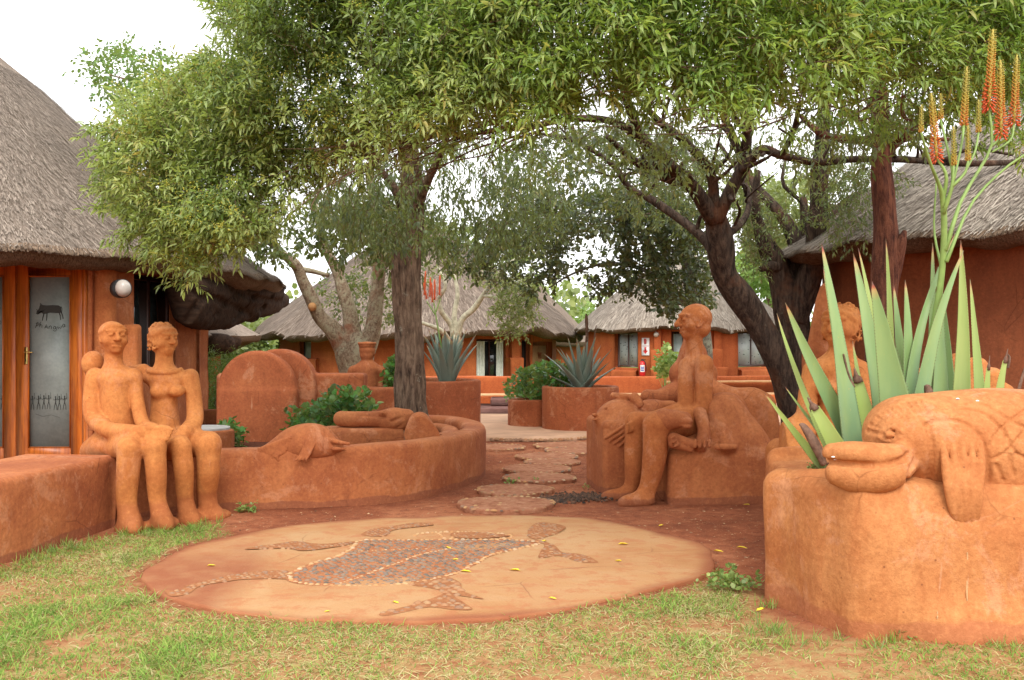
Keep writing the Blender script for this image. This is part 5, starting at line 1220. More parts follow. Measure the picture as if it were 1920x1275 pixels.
mb = MB(); tube(mb, [c+[0, 0, -.21], c+[0, 0, -.19], c+[0, 0, .11], c+[0, 0, .15], c+[0, 0, .18]], [.075, .08, .08, .06, .03], 18); mb.build('cylinder', REDP, ex)
mb = MB(); tube(mb, [c+[0, 0, .18], c+[0, 0, .215]], .022, 8); mb.box(c+np.array([.03, 0, .225]), (.06, .01, .008)); mb.box(c+np.array([.02, 0, .20]), (.05, .01, .006)); mb.build('valve', BLACKISH, ex)
mb = MB(); tube(mb, [c+[.02, 0, .20], c+[.08, -.02, .14], c+[.10, -.02, .0], c+[.09, -.02, -.08]], .011, 6); mb.build('hose', BLACKISH, ex)
mb = MB(); a = np.linspace(-2.4, -.9, 7)
P = [c+np.array([.0815*math.cos(t), .0815*math.sin(t), z]) for z in (-.10, .08) for t in a]; mb.add(P, Q=[(i, i+1, i+8, i+7) for i in range(6)]); mb.build('label_plate', WHITE, ex)
mb = MB()
for z0, z1 in ((-.07, -.045), (-.03, -.005), (.01, .035)):
    P = [c+np.array([.083*math.cos(t), .083*math.sin(t), z]) for z in (z0, z1) for t in a[1:-1]]; mb.add(P, Q=[(i, i+1, i+6, i+5) for i in range(4)])
mb.build('label_print', BLUEP, ex)
# ---- right hut --------------------------------------------------------------
rh = thing('thatched_hut', 'big thatched hut with blank red-brown wall at the right edge', 'hut', (9, 12.5, 0), 'thatched huts of the village')
VR, thR = roof('roof', 9.45, 12.2, 6.1, 3.9, 2.58, 7.0, TH_F, rh, lip=.14, wave=lambda t: .02*math.sin(R(t)*13)+.02*math.sin(R(t)*31), nu=420, nv=50, cc=1.04, ins=.86, ez=0, rough=.035)
mR = lambda j: (thR[j.astype(int)]*57.3 > 175) & (thR[j.astype(int)]*57.3 < 275)
straws('thatch_reeds', VR, STRAW_G, rh, 42000, .16, .009, .025, 25, mR)
straws('thatch_fringe', VR, STRAW_D, rh, 5000, .12, .009, .0, 26, mR, edge=True)
mb = MB(); sweep(mb, ell_path(9.4, 12.3, 5.35, 3.1, 150, 330, 160), .25, -.05, 2.60, rnd=.02, disp=.01, step=.15, nz=10); mb.build('wall', CL['red_brown'], rh)
mb = MB(); sweep(mb, ell_path(9.4, 12.15, 5.5, 3.3, 185, 300, 120), .16, -.05, .95, rnd=.04, disp=.01, step=.15); mb.build('plinth', CL['red_brown'], rh)

# ---- terrace walls and steps
tw = thing('terrace_wall', 'long stepped terracotta terrace wall below the far huts', 'wall', (1, 23, 0))
mb = MB(); sweep(mb, [(-7, 24.2), (-3, 23.8), (2, 23.7), (3.4, 23.8), (9, 24.4)], .3, -.05, .635, rnd=.04, disp=.012); mb.build('upper_wall', CL['hut'], tw)
mb = MB(); sweep(mb, [(-6, 22.9), (0, 22.75), (3.2, 22.9), (8, 23.4)], .85, -.05, .245, rnd=.03, disp=.012); mb.build('lower_wall', CL['hut'], tw)
mb = MB(); sweep(mb, [(-6, 22.9), (0, 22.75), (3.2, 22.9), (8, 23.4)], .80, .235, .262, rnd=.01, disp=.006); mb.build('coping', CL['cream'], tw)
mb = MB(); sweep(mb, [(3.6, 23.45), (9, 24.0)], .25, .50, .535, rnd=.01, disp=.006); mb.build('ledge', CL['cream'], tw)
stp = thing('garden_steps', 'two low brown-red steps leading up to the terrace', 'steps', (-.2, 20.2, 0))
mb = MB(); mb.box((.10, 20.3, .085), (.78, .75, .075), (1, 0), .02); mb.build('step', STEPM, stp)
mb = MB(); mb.box((.22, 20.6, .235), (.66, .45, .07), (1, 0), .02); mb.build('step', STEPM, stp)
# small wall and boulder seen left, beyond the stool
mb = MB(); sweep(mb, [(-5.6, 17.5), (-4.6, 17.4), (-4.1, 17.6)], .3, -.05, .28, rnd=.05); t = mb.build('kerb_wall', CL['wall'], None, loc=(-4.8, 17.5, 0)); setp(t, 'low clay kerb in front of the bushes beside the left hut', 'kerb')

# ------------------------------------------------------------------ trees
def limb(mb, pts, n=None, nseg=10, disp=None, seed=0, rag=.06):
    A = np.array([[*W(p[0], p[1], p[2]), p[3]/2/F_PX*p[2]] for p in pts]); n = n or max(8, int(np.linalg.norm(np.diff(A[:, :3], axis=0), axis=1).sum()/.10))
    C = catmull(A, n); P = C[:, :3]+np.stack([wob(C[:, :3], 3, seed), wob(C[:, :3], 3, seed+1), wob(C[:, :3], 3, seed+2)], -1)*np.minimum(C[:, 3:4]*.25, .012)
    r = np.maximum(C[:, 3], .003)
    f = disp or (lambda L, t: rag*(np.sin(3*t+L*4+seed)*.5+np.sin(5*t-L*7+seed*2)*.4+np.sin(L*9+seed)*.6))
    tube(mb, P, r, nseg, f)
    return P
LV_L = (np.array([(0, 0, 0), (-.105, .3, .02), (0, .3, -.02), (.105, .3, .02), (-.085, .66, -.03), (0, .66, -.07), (.085, .66, -.03), (0, 1, -.19)]),
        np.array([(1, 4, 5, 2), (2, 5, 6, 3)]), np.array([(0, 2, 1), (0, 3, 2), (4, 7, 5), (5, 7, 6)]))
LV_D = (np.array([(0, 0, 0), (-.16, .45, .03), (0, 1, -.08), (.16, .45, .03)]), np.zeros((0, 4), int), np.array([(0, 2, 1), (0, 3, 2)]))
LV_R = (np.array([(0, 0, 0), (-.36, .35, .04), (-.30, .75, .02), (0, 1, -.05), (.30, .75, .02), (.36, .35, .04), (0, .5, -.06)]), np.zeros((0, 4), int),
        np.array([(6, 1, 0), (6, 2, 1), (6, 3, 2), (6, 4, 3), (6, 5, 4), (6, 0, 5)]))
def inst(mb, tpl, pos, dr, up, sc, r, wid=1.0):
    dr = nrm(dr); x = nrm(np.cross(dr, up)); z = np.cross(x, dr); V, Qs, Ts = tpl; sc = np.broadcast_to(sc, len(pos))[:, None, None]
    wid = np.broadcast_to(wid, len(pos))[:, None, None]
    VV = pos[:, None]+sc*(V[None, :, 0:1]*wid*x[:, None]+V[None, :, 1:2]*dr[:, None]+V[None, :, 2:3]*z[:, None]); n, k = len(pos), len(V)
    o = np.arange(n)[:, None, None]*k
    mb.add(VV.reshape(-1, 3), Q=(Qs[None]+o).reshape(-1, 4) if len(Qs) else None, T=(Ts[None]+o).reshape(-1, 3) if len(Ts) else None, r=np.repeat(np.broadcast_to(r, n), k))
def sprigs(mb, g, P, D, m_, L, leaf, tpl=LV_L, droop=.35, rb=None, rs=.22, wid=1.0, spread=.9, twigs=None, tw=.0025):
    n = len(P); D = nrm(D); a = nrm(np.cross(D, g.normal(size=(n, 3)))); b = np.cross(D, a)
    rb = g.uniform(.15, .8, n) if rb is None else rb
    for j in range(m_):
        f = (j+.5)/m_; th = j*2.4+g.uniform(0, 6.28, n)*.15+np.arange(n)*1.7
        o = np.cos(th)[:, None]*a+np.sin(th)[:, None]*b
        d = D*(.35+.5*f)+o*spread*(1.1-.5*f)+np.array([0, 0, -droop])+g.normal(0, .18, (n, 3))
        pos = P+D*(L*f)[:, None] if np.ndim(L) else P+D*L*f+np.array([0, 0, -.10])*L*f*f
        up = np.array([0, 0, 1.])+g.normal(0, .45, (n, 3))
        inst(mb, tpl, pos, d, up, leaf*g.uniform(.65, 1.2, n), np.clip(rb+g.normal(0, rs, n), 0, 1), wid)
    if twigs is not None:
        for i in range(n):
            p0 = P[i]-D[i]*L*.3; p1 = P[i]+D[i]*L; x = a[i]*tw; y = b[i]*tw
            twigs.add([p0+x, p0-x*.5+y, p0-x*.5-y, p1], T=[(0, 1, 3), (1, 2, 3), (2, 0, 3)])
def clustered(P, k, s, g):
    """gather single sprigs into branchlets of k"""
    n = len(P)//k; C = P[:n]; return (C[:, None]+g.normal(0, s, (n, k, 3))).reshape(-1, 3), np.repeat(np.arange(n), k)
def sample(g, poly, n, dmin, dmax, hole=-9, hf=2.5, hs=3, thin=None):
    poly = np.array(poly, float); lo, hi = poly.min(0), poly.max(0); out = []
    while len(out) < n:
        x = g.uniform(lo[0], hi[0], n*2); y = g.uniform(lo[1], hi[1], n*2); k = inpoly(x, y, poly); x, y = x[k], y[k]
        u = g.random(len(x)); d = (dmin(x, y) if callable(dmin) else dmin); e = (dmax(x, y) if callable(dmax) else dmax); d = d+(e-d)*u
        P = np.stack([(x-960)/F_PX*d, d, EYE-(y-HOR)/F_PX*d], -1)
        if hole > -5: k = wob(P, hf, hs) > hole; P = P[k]
        out += list(P)
    return np.array(out[:n])
gl = np.random.default_rng(11)
# ---- T1 rough-barked tree in the bed
t1 = thing('tree', 'upright tree with deeply furrowed brown bark growing in the curved bed', 'tree', W(772, 850, 11.9)*[1, 1, 0]+[0, 0, .15])
mb = MB(); rd = lambda L, t: .11*np.abs(np.sin(5.5*t+1.4*np.sin(L*1.7)+.4*L))**.7+.06*np.sin(11*t+2*np.sin(L*3))+.03*np.sin(L*13+t*2)-.05
limb(mb, [(776, 850, 11.9, 80), (773, 800, 11.9, 62), (768, 740, 11.9, 55), (766, 640, 11.9, 51), (762, 560, 11.9, 50), (763, 480, 11.9, 52), (770, 410, 11.85, 50), (772, 340, 11.8, 38), (768, 270, 11.7, 28)], n=120, nseg=72, disp=rd)
for l in ([(776, 400, 11.8, 24), (800, 340, 11.5, 17), (825, 290, 11.2, 12), (850, 230, 10.8, 8)], [(765, 405, 11.8, 24), (738, 350, 11.6, 16), (705, 310, 11.4, 11), (660, 260, 11.0, 7)]): limb(mb, l, nseg=12)
trunk1 = mb.build('trunk', BK_ROUGH, t1)
mb = MB(); tg = MB()
P = sample(gl, [(600, 300), (700, 260), (830, 240), (1000, 250), (1050, 300), (1060, 400), (1000, 470), (900, 480), (830, 500), (790, 450), (700, 470), (640, 440), (590, 380)], 1050, 10.2, 13.0, -.15, 2.2, 5)
sprigs(mb, gl, P, gl.normal(0, .5, (len(P), 3))+[0, -.1, -.8], 9, .22, .085, LV_D, .7, gl.uniform(.1, .75, len(P)), twigs=tg)
P = sample(gl, [(430, 60), (960, -60), (1060, 250), (900, 300), (700, 330), (560, 400), (300, 420), (260, 250)], 260, 9.5, 11.5)
sprigs(mb, gl, P, gl.normal(0, .6, (len(P), 3)), 10, .3, .10, LV_D, .4)
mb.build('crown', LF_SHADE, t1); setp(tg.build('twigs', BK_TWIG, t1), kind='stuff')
# ---- T4 dark leaning tree whose canopy reaches over the whole view
t4 = thing('tree', 'dark leaning tree whose long-leaved berry canopy hangs over the whole scene', 'tree', W(1500, 800, 11.4)*[1, 1, 0])
mb = MB()
L4 = [[(1515, 900, 11.4, 84), (1500, 800, 11.4, 68), (1478, 735, 11.4, 60), (1455, 670, 11.35, 56), (1425, 612, 11.3, 58), (1392, 560, 11.2, 60), (1360, 515, 11.1, 56), (1350, 470, 11.0, 58), (1345, 430, 10.9, 54), (1335, 395, 10.8, 46)],
      [(1338, 410, 10.8, 40), (1300, 350, 10.5, 34), (1255, 310, 10.1, 30), (1205, 262, 9.6, 28), (1180, 205, 9.2, 22), (1160, 150, 8.9, 14)],
      [(1335, 400, 10.8, 30), (1330, 330, 10.6, 24), (1290, 270, 10.2, 20), (1240, 232, 9.8, 18), (1200, 190, 9.4, 12)],
      [(1345, 415, 10.8, 34), (1370, 360, 10.7, 30), (1395, 310, 10.6, 28), (1404, 250, 10.4, 24), (1408, 180, 10.1, 20), (1405, 100, 9.6, 14)],
      [(1390, 320, 10.6, 26), (1425, 282, 10.4, 22), (1465, 292, 10.3, 18), (1530, 305, 10.3, 17), (1600, 298, 10.4, 16), (1680, 298, 10.4, 16), (1760, 304, 10.4, 15), (1840, 306, 10.4, 14), (1990, 300, 10.4, 13)],
      [(1350, 500, 11.1, 30), (1325, 455, 11.2, 24), (1280, 415, 11.4, 20), (1225, 375, 11.5, 18), (1180, 350, 11.5, 15), (1150, 310, 11.3, 13), (1080, 265, 11, 10), (1010, 250, 10.6, 7)],
      [(1205, 262, 9.6, 22), (1150, 228, 9.2, 18), (1080, 222, 8.8, 15), (1000, 236, 8.5, 14), (920, 245, 8.3, 11), (850, 262, 8.2, 8)],
      [(1300, 350, 10.5, 24), (1240, 330, 10.2, 20), (1190, 300, 10, 16), (1140, 255, 9.6, 12)],
      [(1465, 292, 10.3, 14), (1485, 250, 10.0, 12), (1500, 190, 9.5, 9)], [(1404, 250, 10.4, 15), (1372, 210, 10, 13), (1345, 150, 9.5, 10)],
      [(1350, 455, 10.9, 20), (1400, 400, 11.3, 15), (1395, 340, 11.6, 12), (1350, 270, 11.8, 9)],
      [(1760, 304, 10.4, 9), (1820, 280, 10.2, 8), (1900, 290, 10.0, 7)], [(1680, 298, 10.4, 9), (1660, 250, 10, 8), (1690, 190, 9.4, 6)]]
L4 = [[(a, b, c, w*(.86 if k == 0 else .82)) for a, b, c, w in l] for k, l in enumerate(L4)]
gb = np.random.default_rng(31); L4x = []
for i in range(58):                                                            # tangle of lesser boughs
    l = L4[[1, 2, 3, 4, 5, 6, 7, 8, 9, 10][i % 10]]; f = gb.uniform(.15, .95)*(len(l)-1); a = int(f); b = min(a+1, len(l)-1); f -= a
    x0, y0, d0 = (l[a][k]*(1-f)+l[b][k]*f for k in range(3)); w0 = (l[a][3]*(1-f)+l[b][3]*f)*.5; w0 = min(w0, 12)
    dx = gb.uniform(-110, 80) if x0 < 1420 else gb.uniform(-60, 110); dy = gb.uniform(-120, 10)
    L4x.append([(x0, y0, d0, w0), (x0+dx*.4+gb.uniform(-18, 18), y0+dy*.35+gb.uniform(-14, 14), d0-.1, w0*.75), (x0+dx*.75, y0+dy*.75+gb.uniform(-16, 16), d0-.3+gb.uniform(-.3, .3), w0*.5), (x0+dx, y0+dy, d0-.5, w0*.25)])
for i, l in enumerate(L4): limb(mb, l, nseg=20 if i == 0 else 12, seed=i, rag=.09)
for i, l in enumerate(L4x): limb(mb, l, nseg=7, seed=i, rag=.12)
mb.build('trunk', BK_DARK, t4)
mb = MB(); g2 = np.random.default_rng(5)
for i in range(40):                                                            # reddish fine branches of the left part
    x0, y0 = g2.uniform(740, 1060), 0; y0 = 232+max(0, 900-x0)*.16+g2.uniform(-14, 14); d0 = 8.4+g2.uniform(-.6, .4); x1 = x0-g2.uniform(120, 330); y1 = y0+(x0-x1)*g2.uniform(.12, .50); d1 = d0-g2.uniform(-.5, 1.0)
    w = g2.uniform(2.2, 5.5); mx_, my_ = (x0+x1)/2+g2.uniform(-25, 25), (y0+y1)/2+g2.uniform(-38, 10)
    P = limb(mb, [(x0, y0, d0, w), ((x0+mx_)/2, (y0+my_)/2+g2.uniform(-12, 8), d0-.1, w*.9), (mx_, my_, (d0+d1)/2, w*.75), ((x1+mx_)/2, (y1+my_)/2+g2.uniform(-10, 10), (d0+d1)/2, w*.55), (x1, y1, d1, w*.3)], n=18, nseg=5, seed=i)
    for kk in (6, 10, 14):
        q_ = P[kk]; e = q_+np.array([g2.uniform(-.45, .05), g2.uniform(-.3, .2), g2.uniform(-.32, .22)]); tube(mb, catmull([q_, (q_+e)/2+g2.normal(0, .04, 3), e], 6), np.linspace(.005, .0015, 6), 4)
for i in range(60):                                                            # twigs up in the near canopy
    x0, y0 = g2.uniform(1000, 1900), g2.uniform(150, 250); d0 = g2.uniform(8.2, 9.5); w = g2.uniform(2, 6)
    limb(mb, [(x0, y0, d0, w), (x0+g2.uniform(-90, 90), y0-g2.uniform(-20, 60), d0-.6, w*.7), (x0+g2.uniform(-190, 190), y0+g2.uniform(-110, 30), d0-1.3, w*.4)], n=10, nseg=5, seed=i)
mb.build('branches', BK_TWIG, t4)
NR = [(820, 252), (860, 238), (905, 205), (940, 215), (985, 262), (1020, 232), (1060, 205), (1120, 196), (1180, 215), (1235, 190), (1290, 180), (1345, 200), (1390, 205), (1440, 190), (1490, 175), (1560, 172), (1640, 165), (1710, 175), (1760, 205), (1840, 190), (1960, 175), (1990, -330), (700, -330), (760, 100)]
dn = lambda x, y: np.interp(x, [700, 960, 1200, 1560, 1680, 2000], [7.0, 6.1, 5.5, 5.3, 6.15, 6.2])
mbc = MB(); tg = MB(); bm = MB()
def outward(P, c, s=.8): return nrm(P-np.array(c))*s
NRu = [(x, max(y, -130)-(16 if y > 100 else 0)) for x, y in NR]
P = sample(gl, NRu, 5000, dn, lambda x, y: dn(x, y)+1.7, -.8, 2.6, 2); P, ci = clustered(P, 7, .085, gl)
cd_ = gl.normal(0, .5, (len(P), 3))[ci]; D_ = outward(P, (0, 9, 2.5), .7)+[0, -.25, -.30]+cd_+gl.normal(0, .30, P.shape)
rb = np.clip(.42+.26*wob(P, 3.1, 4)+gl.normal(0, .16, len(P))[ci]+gl.normal(0, .06, len(P)), 0, 1)
sprigs(mbc, gl, P, D_, 11, .17, .100, LV_L, .22, rb, .12, .84, twigs=tg)
P1 = sample(gl, NRu, 420, dn, lambda x, y: dn(x, y)+.2); sprigs(mbc, gl, P1, outward(P1, (0, 9, 2.5), .9)+gl.normal(0, .4, P1.shape)+[0, 0, -.2], 10, .17, .112, LV_L, .22, gl.uniform(.35, .85, len(P1)), .12, .86, twigs=tg)
NL = [(392, -20), (440, 40), (432, 95), (350, 160), (262, 185), (214, 235), (200, 300), (212, 345), (232, 385), (262, 420), (300, 440), (340, 475), (352, 495), (372, 490), (400, 480), (425, 458), (470, 425), (540, 370), (600, 328), (660, 305), (740, 272), (820, 235), (900, 205), (980, 60), (960, -150), (560, -150)]
dl = lambda x, y: np.interp(x, [200, 500, 960], [7.6, 7.0, 6.2])
P = sample(gl, NL, 5600, dl, lambda x, y: dl(x, y)+1.8, -.55, 2.4, 3); P, ci = clustered(P, 7, .085, gl)
P2_ = sample(gl, [(170, 215), (240, 260), (230, 440), (300, 470), (350, 520), (450, 470), (560, 400), (520, 370), (300, 400), (240, 300)], 200, 7.4, 8.4)
cd_ = gl.normal(0, .5, (len(P), 3))[ci]; D_ = outward(P, (-1.2, 9.6, 3.0), .9)+[0, -.3, 0]+cd_+gl.normal(0, .30, P.shape)
mlb = MB(); rb = np.clip(.44+.26*wob(P, 2.6, 7)+gl.normal(0, .16, len(P))[ci]+gl.normal(0, .06, len(P)), 0, 1)
sprigs(mlb, gl, P, D_, 11, .17, .092, LV_L, .28, rb, .12, 1.0, twigs=tg)
sprigs(mlb, gl, P2_, gl.normal(0, .5, P2_.shape)+[-.3, -.3, -.1], 11, .18, .09, LV_L, .25, None, .12, 1.0, twigs=tg)
def berries(P, frac, k, rad, spread):
    P = P[gl.random(len(P)) < frac]; oc = np.array([(1, 0, 0), (-1, 0, 0), (0, 1, 0), (0, -1, 0), (0, 0, 1), (0, 0, -1)], float)
    T = np.array([(0, 2, 4), (2, 1, 4), (1, 3, 4), (3, 0, 4), (2, 0, 5), (1, 2, 5), (3, 1, 5), (0, 3, 5)])
    Q = (P[:, None]+gl.normal(0, spread, (len(P), k, 3))).reshape(-1, 3); s = rad*gl.uniform(.7, 1.25, len(Q))
    V = (Q[:, None]+oc[None]*s[:, None, None]).reshape(-1, 3); bm.add(V, T=(T[None]+np.arange(len(Q))[:, None, None]*6).reshape(-1, 3), r=np.repeat(gl.random(len(Q)), 6))
kk_ = wob(P, 3.3, 12) > .25; berries(P[kk_]+nrm(D_[kk_])*.17, .55, 13, .0056, .028)
Pn = sample(gl, NRu, 1100, dn, lambda x, y: dn(x, y)+.5); Pn = Pn[wob(Pn, 3.5, 9) > .05]; berries(Pn, .8, 13, .0055, .026)
mbc.build('crown', LF_CANOPY, t4); mlb.build('crown', LF_LOBE, t4); setp(tg.build('twigs', BK_TWIG, t4), kind='stuff'); bm.build('berries', BERRY, t4)
# inner leaves on its right part, shading painted into their colour
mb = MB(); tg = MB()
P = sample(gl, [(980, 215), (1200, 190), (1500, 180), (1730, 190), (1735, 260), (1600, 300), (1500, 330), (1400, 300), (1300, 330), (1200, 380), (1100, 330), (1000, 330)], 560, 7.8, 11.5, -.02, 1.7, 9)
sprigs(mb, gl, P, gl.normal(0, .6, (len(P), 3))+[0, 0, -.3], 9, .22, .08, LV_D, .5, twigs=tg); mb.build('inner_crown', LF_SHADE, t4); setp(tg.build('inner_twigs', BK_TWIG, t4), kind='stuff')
# ---- T5 forked dark tree behind it
t5 = thing('tree', 'dark forked tree close behind the leaning one, in front of the right hut', 'tree', W(1505, 800, 12.3)*[1, 1, 0])
mb = MB()
for i, l in enumerate([[(1512, 860, 12.3, 92), (1506, 760, 12.3, 72), (1500, 680, 12.3, 66), (1490, 620, 12.3, 64), (1480, 560, 12.3, 62), (1462, 505, 12.3, 50), (1440, 465, 12.2, 34), (1425, 430, 12.2, 26), (1415, 380, 12.1, 18), (1420, 320, 12, 12)],
          [(1495, 600, 12.2, 48), (1512, 540, 12.1, 46), (1528, 470, 12.0, 40), (1534, 400, 11.9, 36), (1536, 330, 11.8, 32), (1540, 260, 11.6, 28), (1546, 180, 11.3, 22), (1550, 60, 11, 16)],
          [(1505, 480, 12.3, 34), (1480, 425, 12.4, 26), (1450, 385, 12.5, 20), (1408, 340, 12.6, 18), (1385, 280, 12.6, 17), (1362, 230, 12.4, 16), (1345, 150, 12, 12)],
          [(1478, 540, 12.3, 36), (1496, 480, 12.4, 34), (1510, 430, 12.4, 20), (1505, 370, 12.4, 14)],
          [(1538, 470, 12.1, 26), (1560, 410, 12.3, 20), (1600, 372, 12.4, 17), (1650, 352, 12.4, 15), (1700, 335, 12.3, 14), (1780, 318, 12.2, 12), (1860, 310, 12, 11), (1990, 318, 12, 10)],
          [(1460, 500, 12.2, 24), (1440, 500, 12.1, 18), (1428, 505, 12.0, 12)], [(1520, 420, 12.2, 9), (1505, 380, 12.3, 8), (1468, 345, 12.3, 7), (1472, 300, 12.3, 6)]]): limb(mb, l, nseg=18 if i < 2 else 12, seed=i+3, rag=.09)
mb.build('trunk', BK_DARK, t5)
mb = MB(); tg = MB()
P = sample(gl, [(1380, 300), (1560, 280), (1760, 320), (1770, 420), (1680, 470), (1640, 560), (1590, 560), (1570, 440), (1480, 420), (1430, 520), (1400, 500), (1370, 400)], 520, 11.6, 13.6, .12, 2.6, 14)
sprigs(mb, gl, P, gl.normal(0, .6, (len(P), 3))+[0, 0, -.4], 8, .2, .065, LV_D, .5, twigs=tg)
P = sample(gl, [(1000, 250), (1250, 230), (1420, 300), (1400, 480), (1340, 520), (1290, 430), (1180, 400), (1050, 380)], 560, 12.2, 14.5, .05, 2.0, 6)
sprigs(mb, gl, P, gl.normal(0, .6, (len(P), 3))+[0, 0, -.3], 8, .22, .07, LV_D, .4, twigs=tg)
P = sample(gl, [(1540, 330), (1640, 300), (1700, 330), (1640, 400), (1620, 460), (1560, 450)], 240, 10.2, 11.6, -.1, 2.6, 14)
sprigs(mb, gl, P, gl.normal(0, .6, (len(P), 3))+[0, 0, -.4], 8, .2, .065, LV_D, .5, twigs=tg)
mb.build('crown', LF_SHADE, t5); setp(tg.build('twigs', BK_TWIG, t5), kind='stuff')
# ---- T6 red-brown trunk with broken stub
t6 = thing('tree', 'straight red-brown trunk with a broken stub in front of the right hut', 'tree', W(1655, 850, 9.8)*[1, 1, 0])
mb = MB()
for i, l in enumerate([[(1650, 900, 9.8, 66), (1648, 700, 9.8, 58), (1654, 560, 9.8, 52), (1662, 470, 9.8, 50), (1658, 390, 9.8, 42), (1650, 320, 9.8, 38), (1652, 250, 9.8, 34), (1648, 160, 9.7, 30), (1640, 40, 9.5, 24)],
          [(1665, 520, 9.8, 40), (1680, 480, 9.75, 32), (1690, 452, 9.7, 22), (1697, 432, 9.7, 8)], [(1660, 270, 9.8, 24), (1700, 250, 9.6, 20), (1750, 222, 9.3, 16), (1800, 190, 9, 10)],
          [(1652, 262, 9.8, 20), (1600, 262, 9.9, 16), (1540, 250, 10, 13), (1500, 215, 10, 9)], [(1655, 300, 9.8, 12), (1700, 262, 9.8, 9), (1780, 262, 9.7, 7)]]): limb(mb, l, nseg=20 if i == 0 else 10, seed=i+7, rag=.08)
mb.build('trunk', BK_RED, t6)
mb = MB(); P = sample(gl, [(1560, -60), (1960, -60), (1960, 250), (1850, 300), (1700, 240), (1560, 220)], 520, 7.6, 10, -.1, 2, 3)
sprigs(mb, gl, P, gl.normal(0, .6, (len(P), 3))+[0, 0, -.3], 10, .22, .095, LV_L, .4); mb.build('crown', LF_CANOPY, t6)
# ---- T2 pale lichened multi-stem tree
t2 = thing('tree', 'pale lichen-covered tree forking into three thick stems before the brown thatched hut', 'tree', W(668, 760, 17.2)*[1, 1, 0])
mb = MB()
for i, l in enumerate([[(672, 800, 17.2, 93.6), (670, 740, 17.2, 74.9), (668, 695, 17.2, 66.2), (664, 655, 17.2, 69.1), (655, 630, 17.2, 50.4)],
          [(650, 660, 17.2, 43.2), (625, 620, 17.1, 33.1), (600, 595, 17.0, 27.4), (585, 560, 16.9, 24.5), (570, 530, 16.8, 23.0), (558, 500, 16.7, 20.2), (535, 480, 16.5, 15.8), (500, 450, 16.2, 11.5)],
          [(664, 665, 17.2, 40.3), (660, 620, 17.2, 33.1), (655, 580, 17.2, 27.4), (644, 545, 17.2, 24.5), (632, 510, 17.2, 20.2), (612, 470, 17.1, 17.3), (600, 430, 17, 13.0), (590, 380, 17, 10.1)],
          [(680, 665, 17.2, 43.2), (697, 620, 17.2, 33.1), (704, 580, 17.2, 28.8), (708, 540, 17.2, 25.9), (712, 490, 17.2, 24.5), (706, 440, 17.2, 21.6), (700, 380, 17.1, 17.3), (690, 320, 17, 13.0)],
          [(560, 505, 16.7, 11.5), (585, 508, 16.9, 9.4), (615, 516, 17.1, 8.6)], [(632, 505, 17.2, 8.6), (650, 470, 17, 6.5), (660, 430, 17, 4.3)], [(708, 520, 17.2, 11.5), (735, 480, 17.2, 8.6), (745, 430, 17, 6.5)]]): limb(mb, l, nseg=26 if i == 0 else 14, seed=i+9, rag=.07)
tr2 = mb.build('trunk', BK_PALE, t2)
mb = MB(); c = W(585, 575, 16.78); tube(mb, [c+[0, .02, 0], c+[0, -.03, 0]], [.075, .06], 14); mb.build('sawn_stub', plain('sawn_wood', (.50, .26, .11), .8, .2), t2)
mb = MB(); tg = MB()
P = sample(gl, [(430, 430), (560, 380), (760, 380), (850, 420), (860, 500), (760, 520), (700, 470), (650, 480), (600, 470), (545, 470), (500, 480), (450, 470)], 620, 14.5, 18, -.1, 1.5, 4)
sprigs(mb, gl, P, gl.normal(0, .6, (len(P), 3))+[0, 0, -.3], 9, .3, .10, LV_R, .4, gl.uniform(.1, .75, len(P)), wid=.7, twigs=tg, tw=.004)
P = sample(gl, [(590, 520), (690, 500), (690, 600), (650, 600), (600, 560)], 70, 17.3, 18.3); sprigs(mb, gl, P, gl.normal(0, .6, (len(P), 3)), 9, .25, .085, LV_R, .3, wid=.7)
P = sample(gl, [(715, 520), (745, 500), (745, 610), (715, 600)], 36, 17.0, 18); sprigs(mb, gl, P, gl.normal(0, .6, (len(P), 3)), 8, .25, .085, LV_R, .3, wid=.7)
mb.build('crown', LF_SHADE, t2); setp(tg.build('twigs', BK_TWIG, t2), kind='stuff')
# ---- T3 small pale tree
t3 = thing('tree', 'small tree with thin whitish twisting branches behind the tall aloe planter', 'tree', W(850, 740, 20)*[1, 1, 0])
mb = MB()
for i, l in enumerate([[(846, 800, 20, 22), (845, 700, 20, 20), (848, 655, 20, 18), (856, 630, 20, 16)], [(852, 640, 20, 13), (846, 610, 20, 11), (828, 585, 19.8, 10), (822, 560, 19.7, 9), (835, 535, 19.5, 7), (820, 500, 19.5, 5)],
          [(856, 632, 20, 14), (866, 600, 19.9, 12), (888, 580, 19.8, 11), (905, 555, 19.6, 9), (930, 520, 19.4, 8), (960, 490, 19.2, 6), (1010, 470, 19, 4)], [(856, 632, 20, 12), (852, 590, 20, 10), (858, 550, 20, 8), (850, 510, 20, 6)],
          [(850, 650, 20, 10), (830, 622, 19.8, 9), (800, 608, 19.6, 7), (770, 600, 19.5, 5)], [(905, 555, 19.6, 6), (935, 560, 19.4, 5), (958, 590, 19.2, 3.5), (972, 620, 19.1, 2.5)], [(930, 520, 19.4, 5), (970, 525, 19.2, 4), (1000, 545, 19, 2.5)]]): limb(mb, l, nseg=9, seed=i+5)
mb.build('trunk', plain('bark_whitish', (.45, .42, .31), .9, .1, 0, .35, 14, .9), t3)
mb = MB(); tg = MB()
P = sample(gl, [(800, 500), (900, 510), (1000, 520), (1010, 570), (990, 625), (950, 640), (935, 600), (880, 560), (830, 590), (800, 560)], 360, 18.4, 20, 0.0, 1.8, 6)
sprigs(mb, gl, P, gl.normal(0, .6, (len(P), 3)), 8, .22, .075, LV_R, .3, wid=.7, twigs=tg, tw=.003); mb.build('crown', LF_PALE, t3); setp(tg.build('twigs', BK_TWIG, t3), kind='stuff')
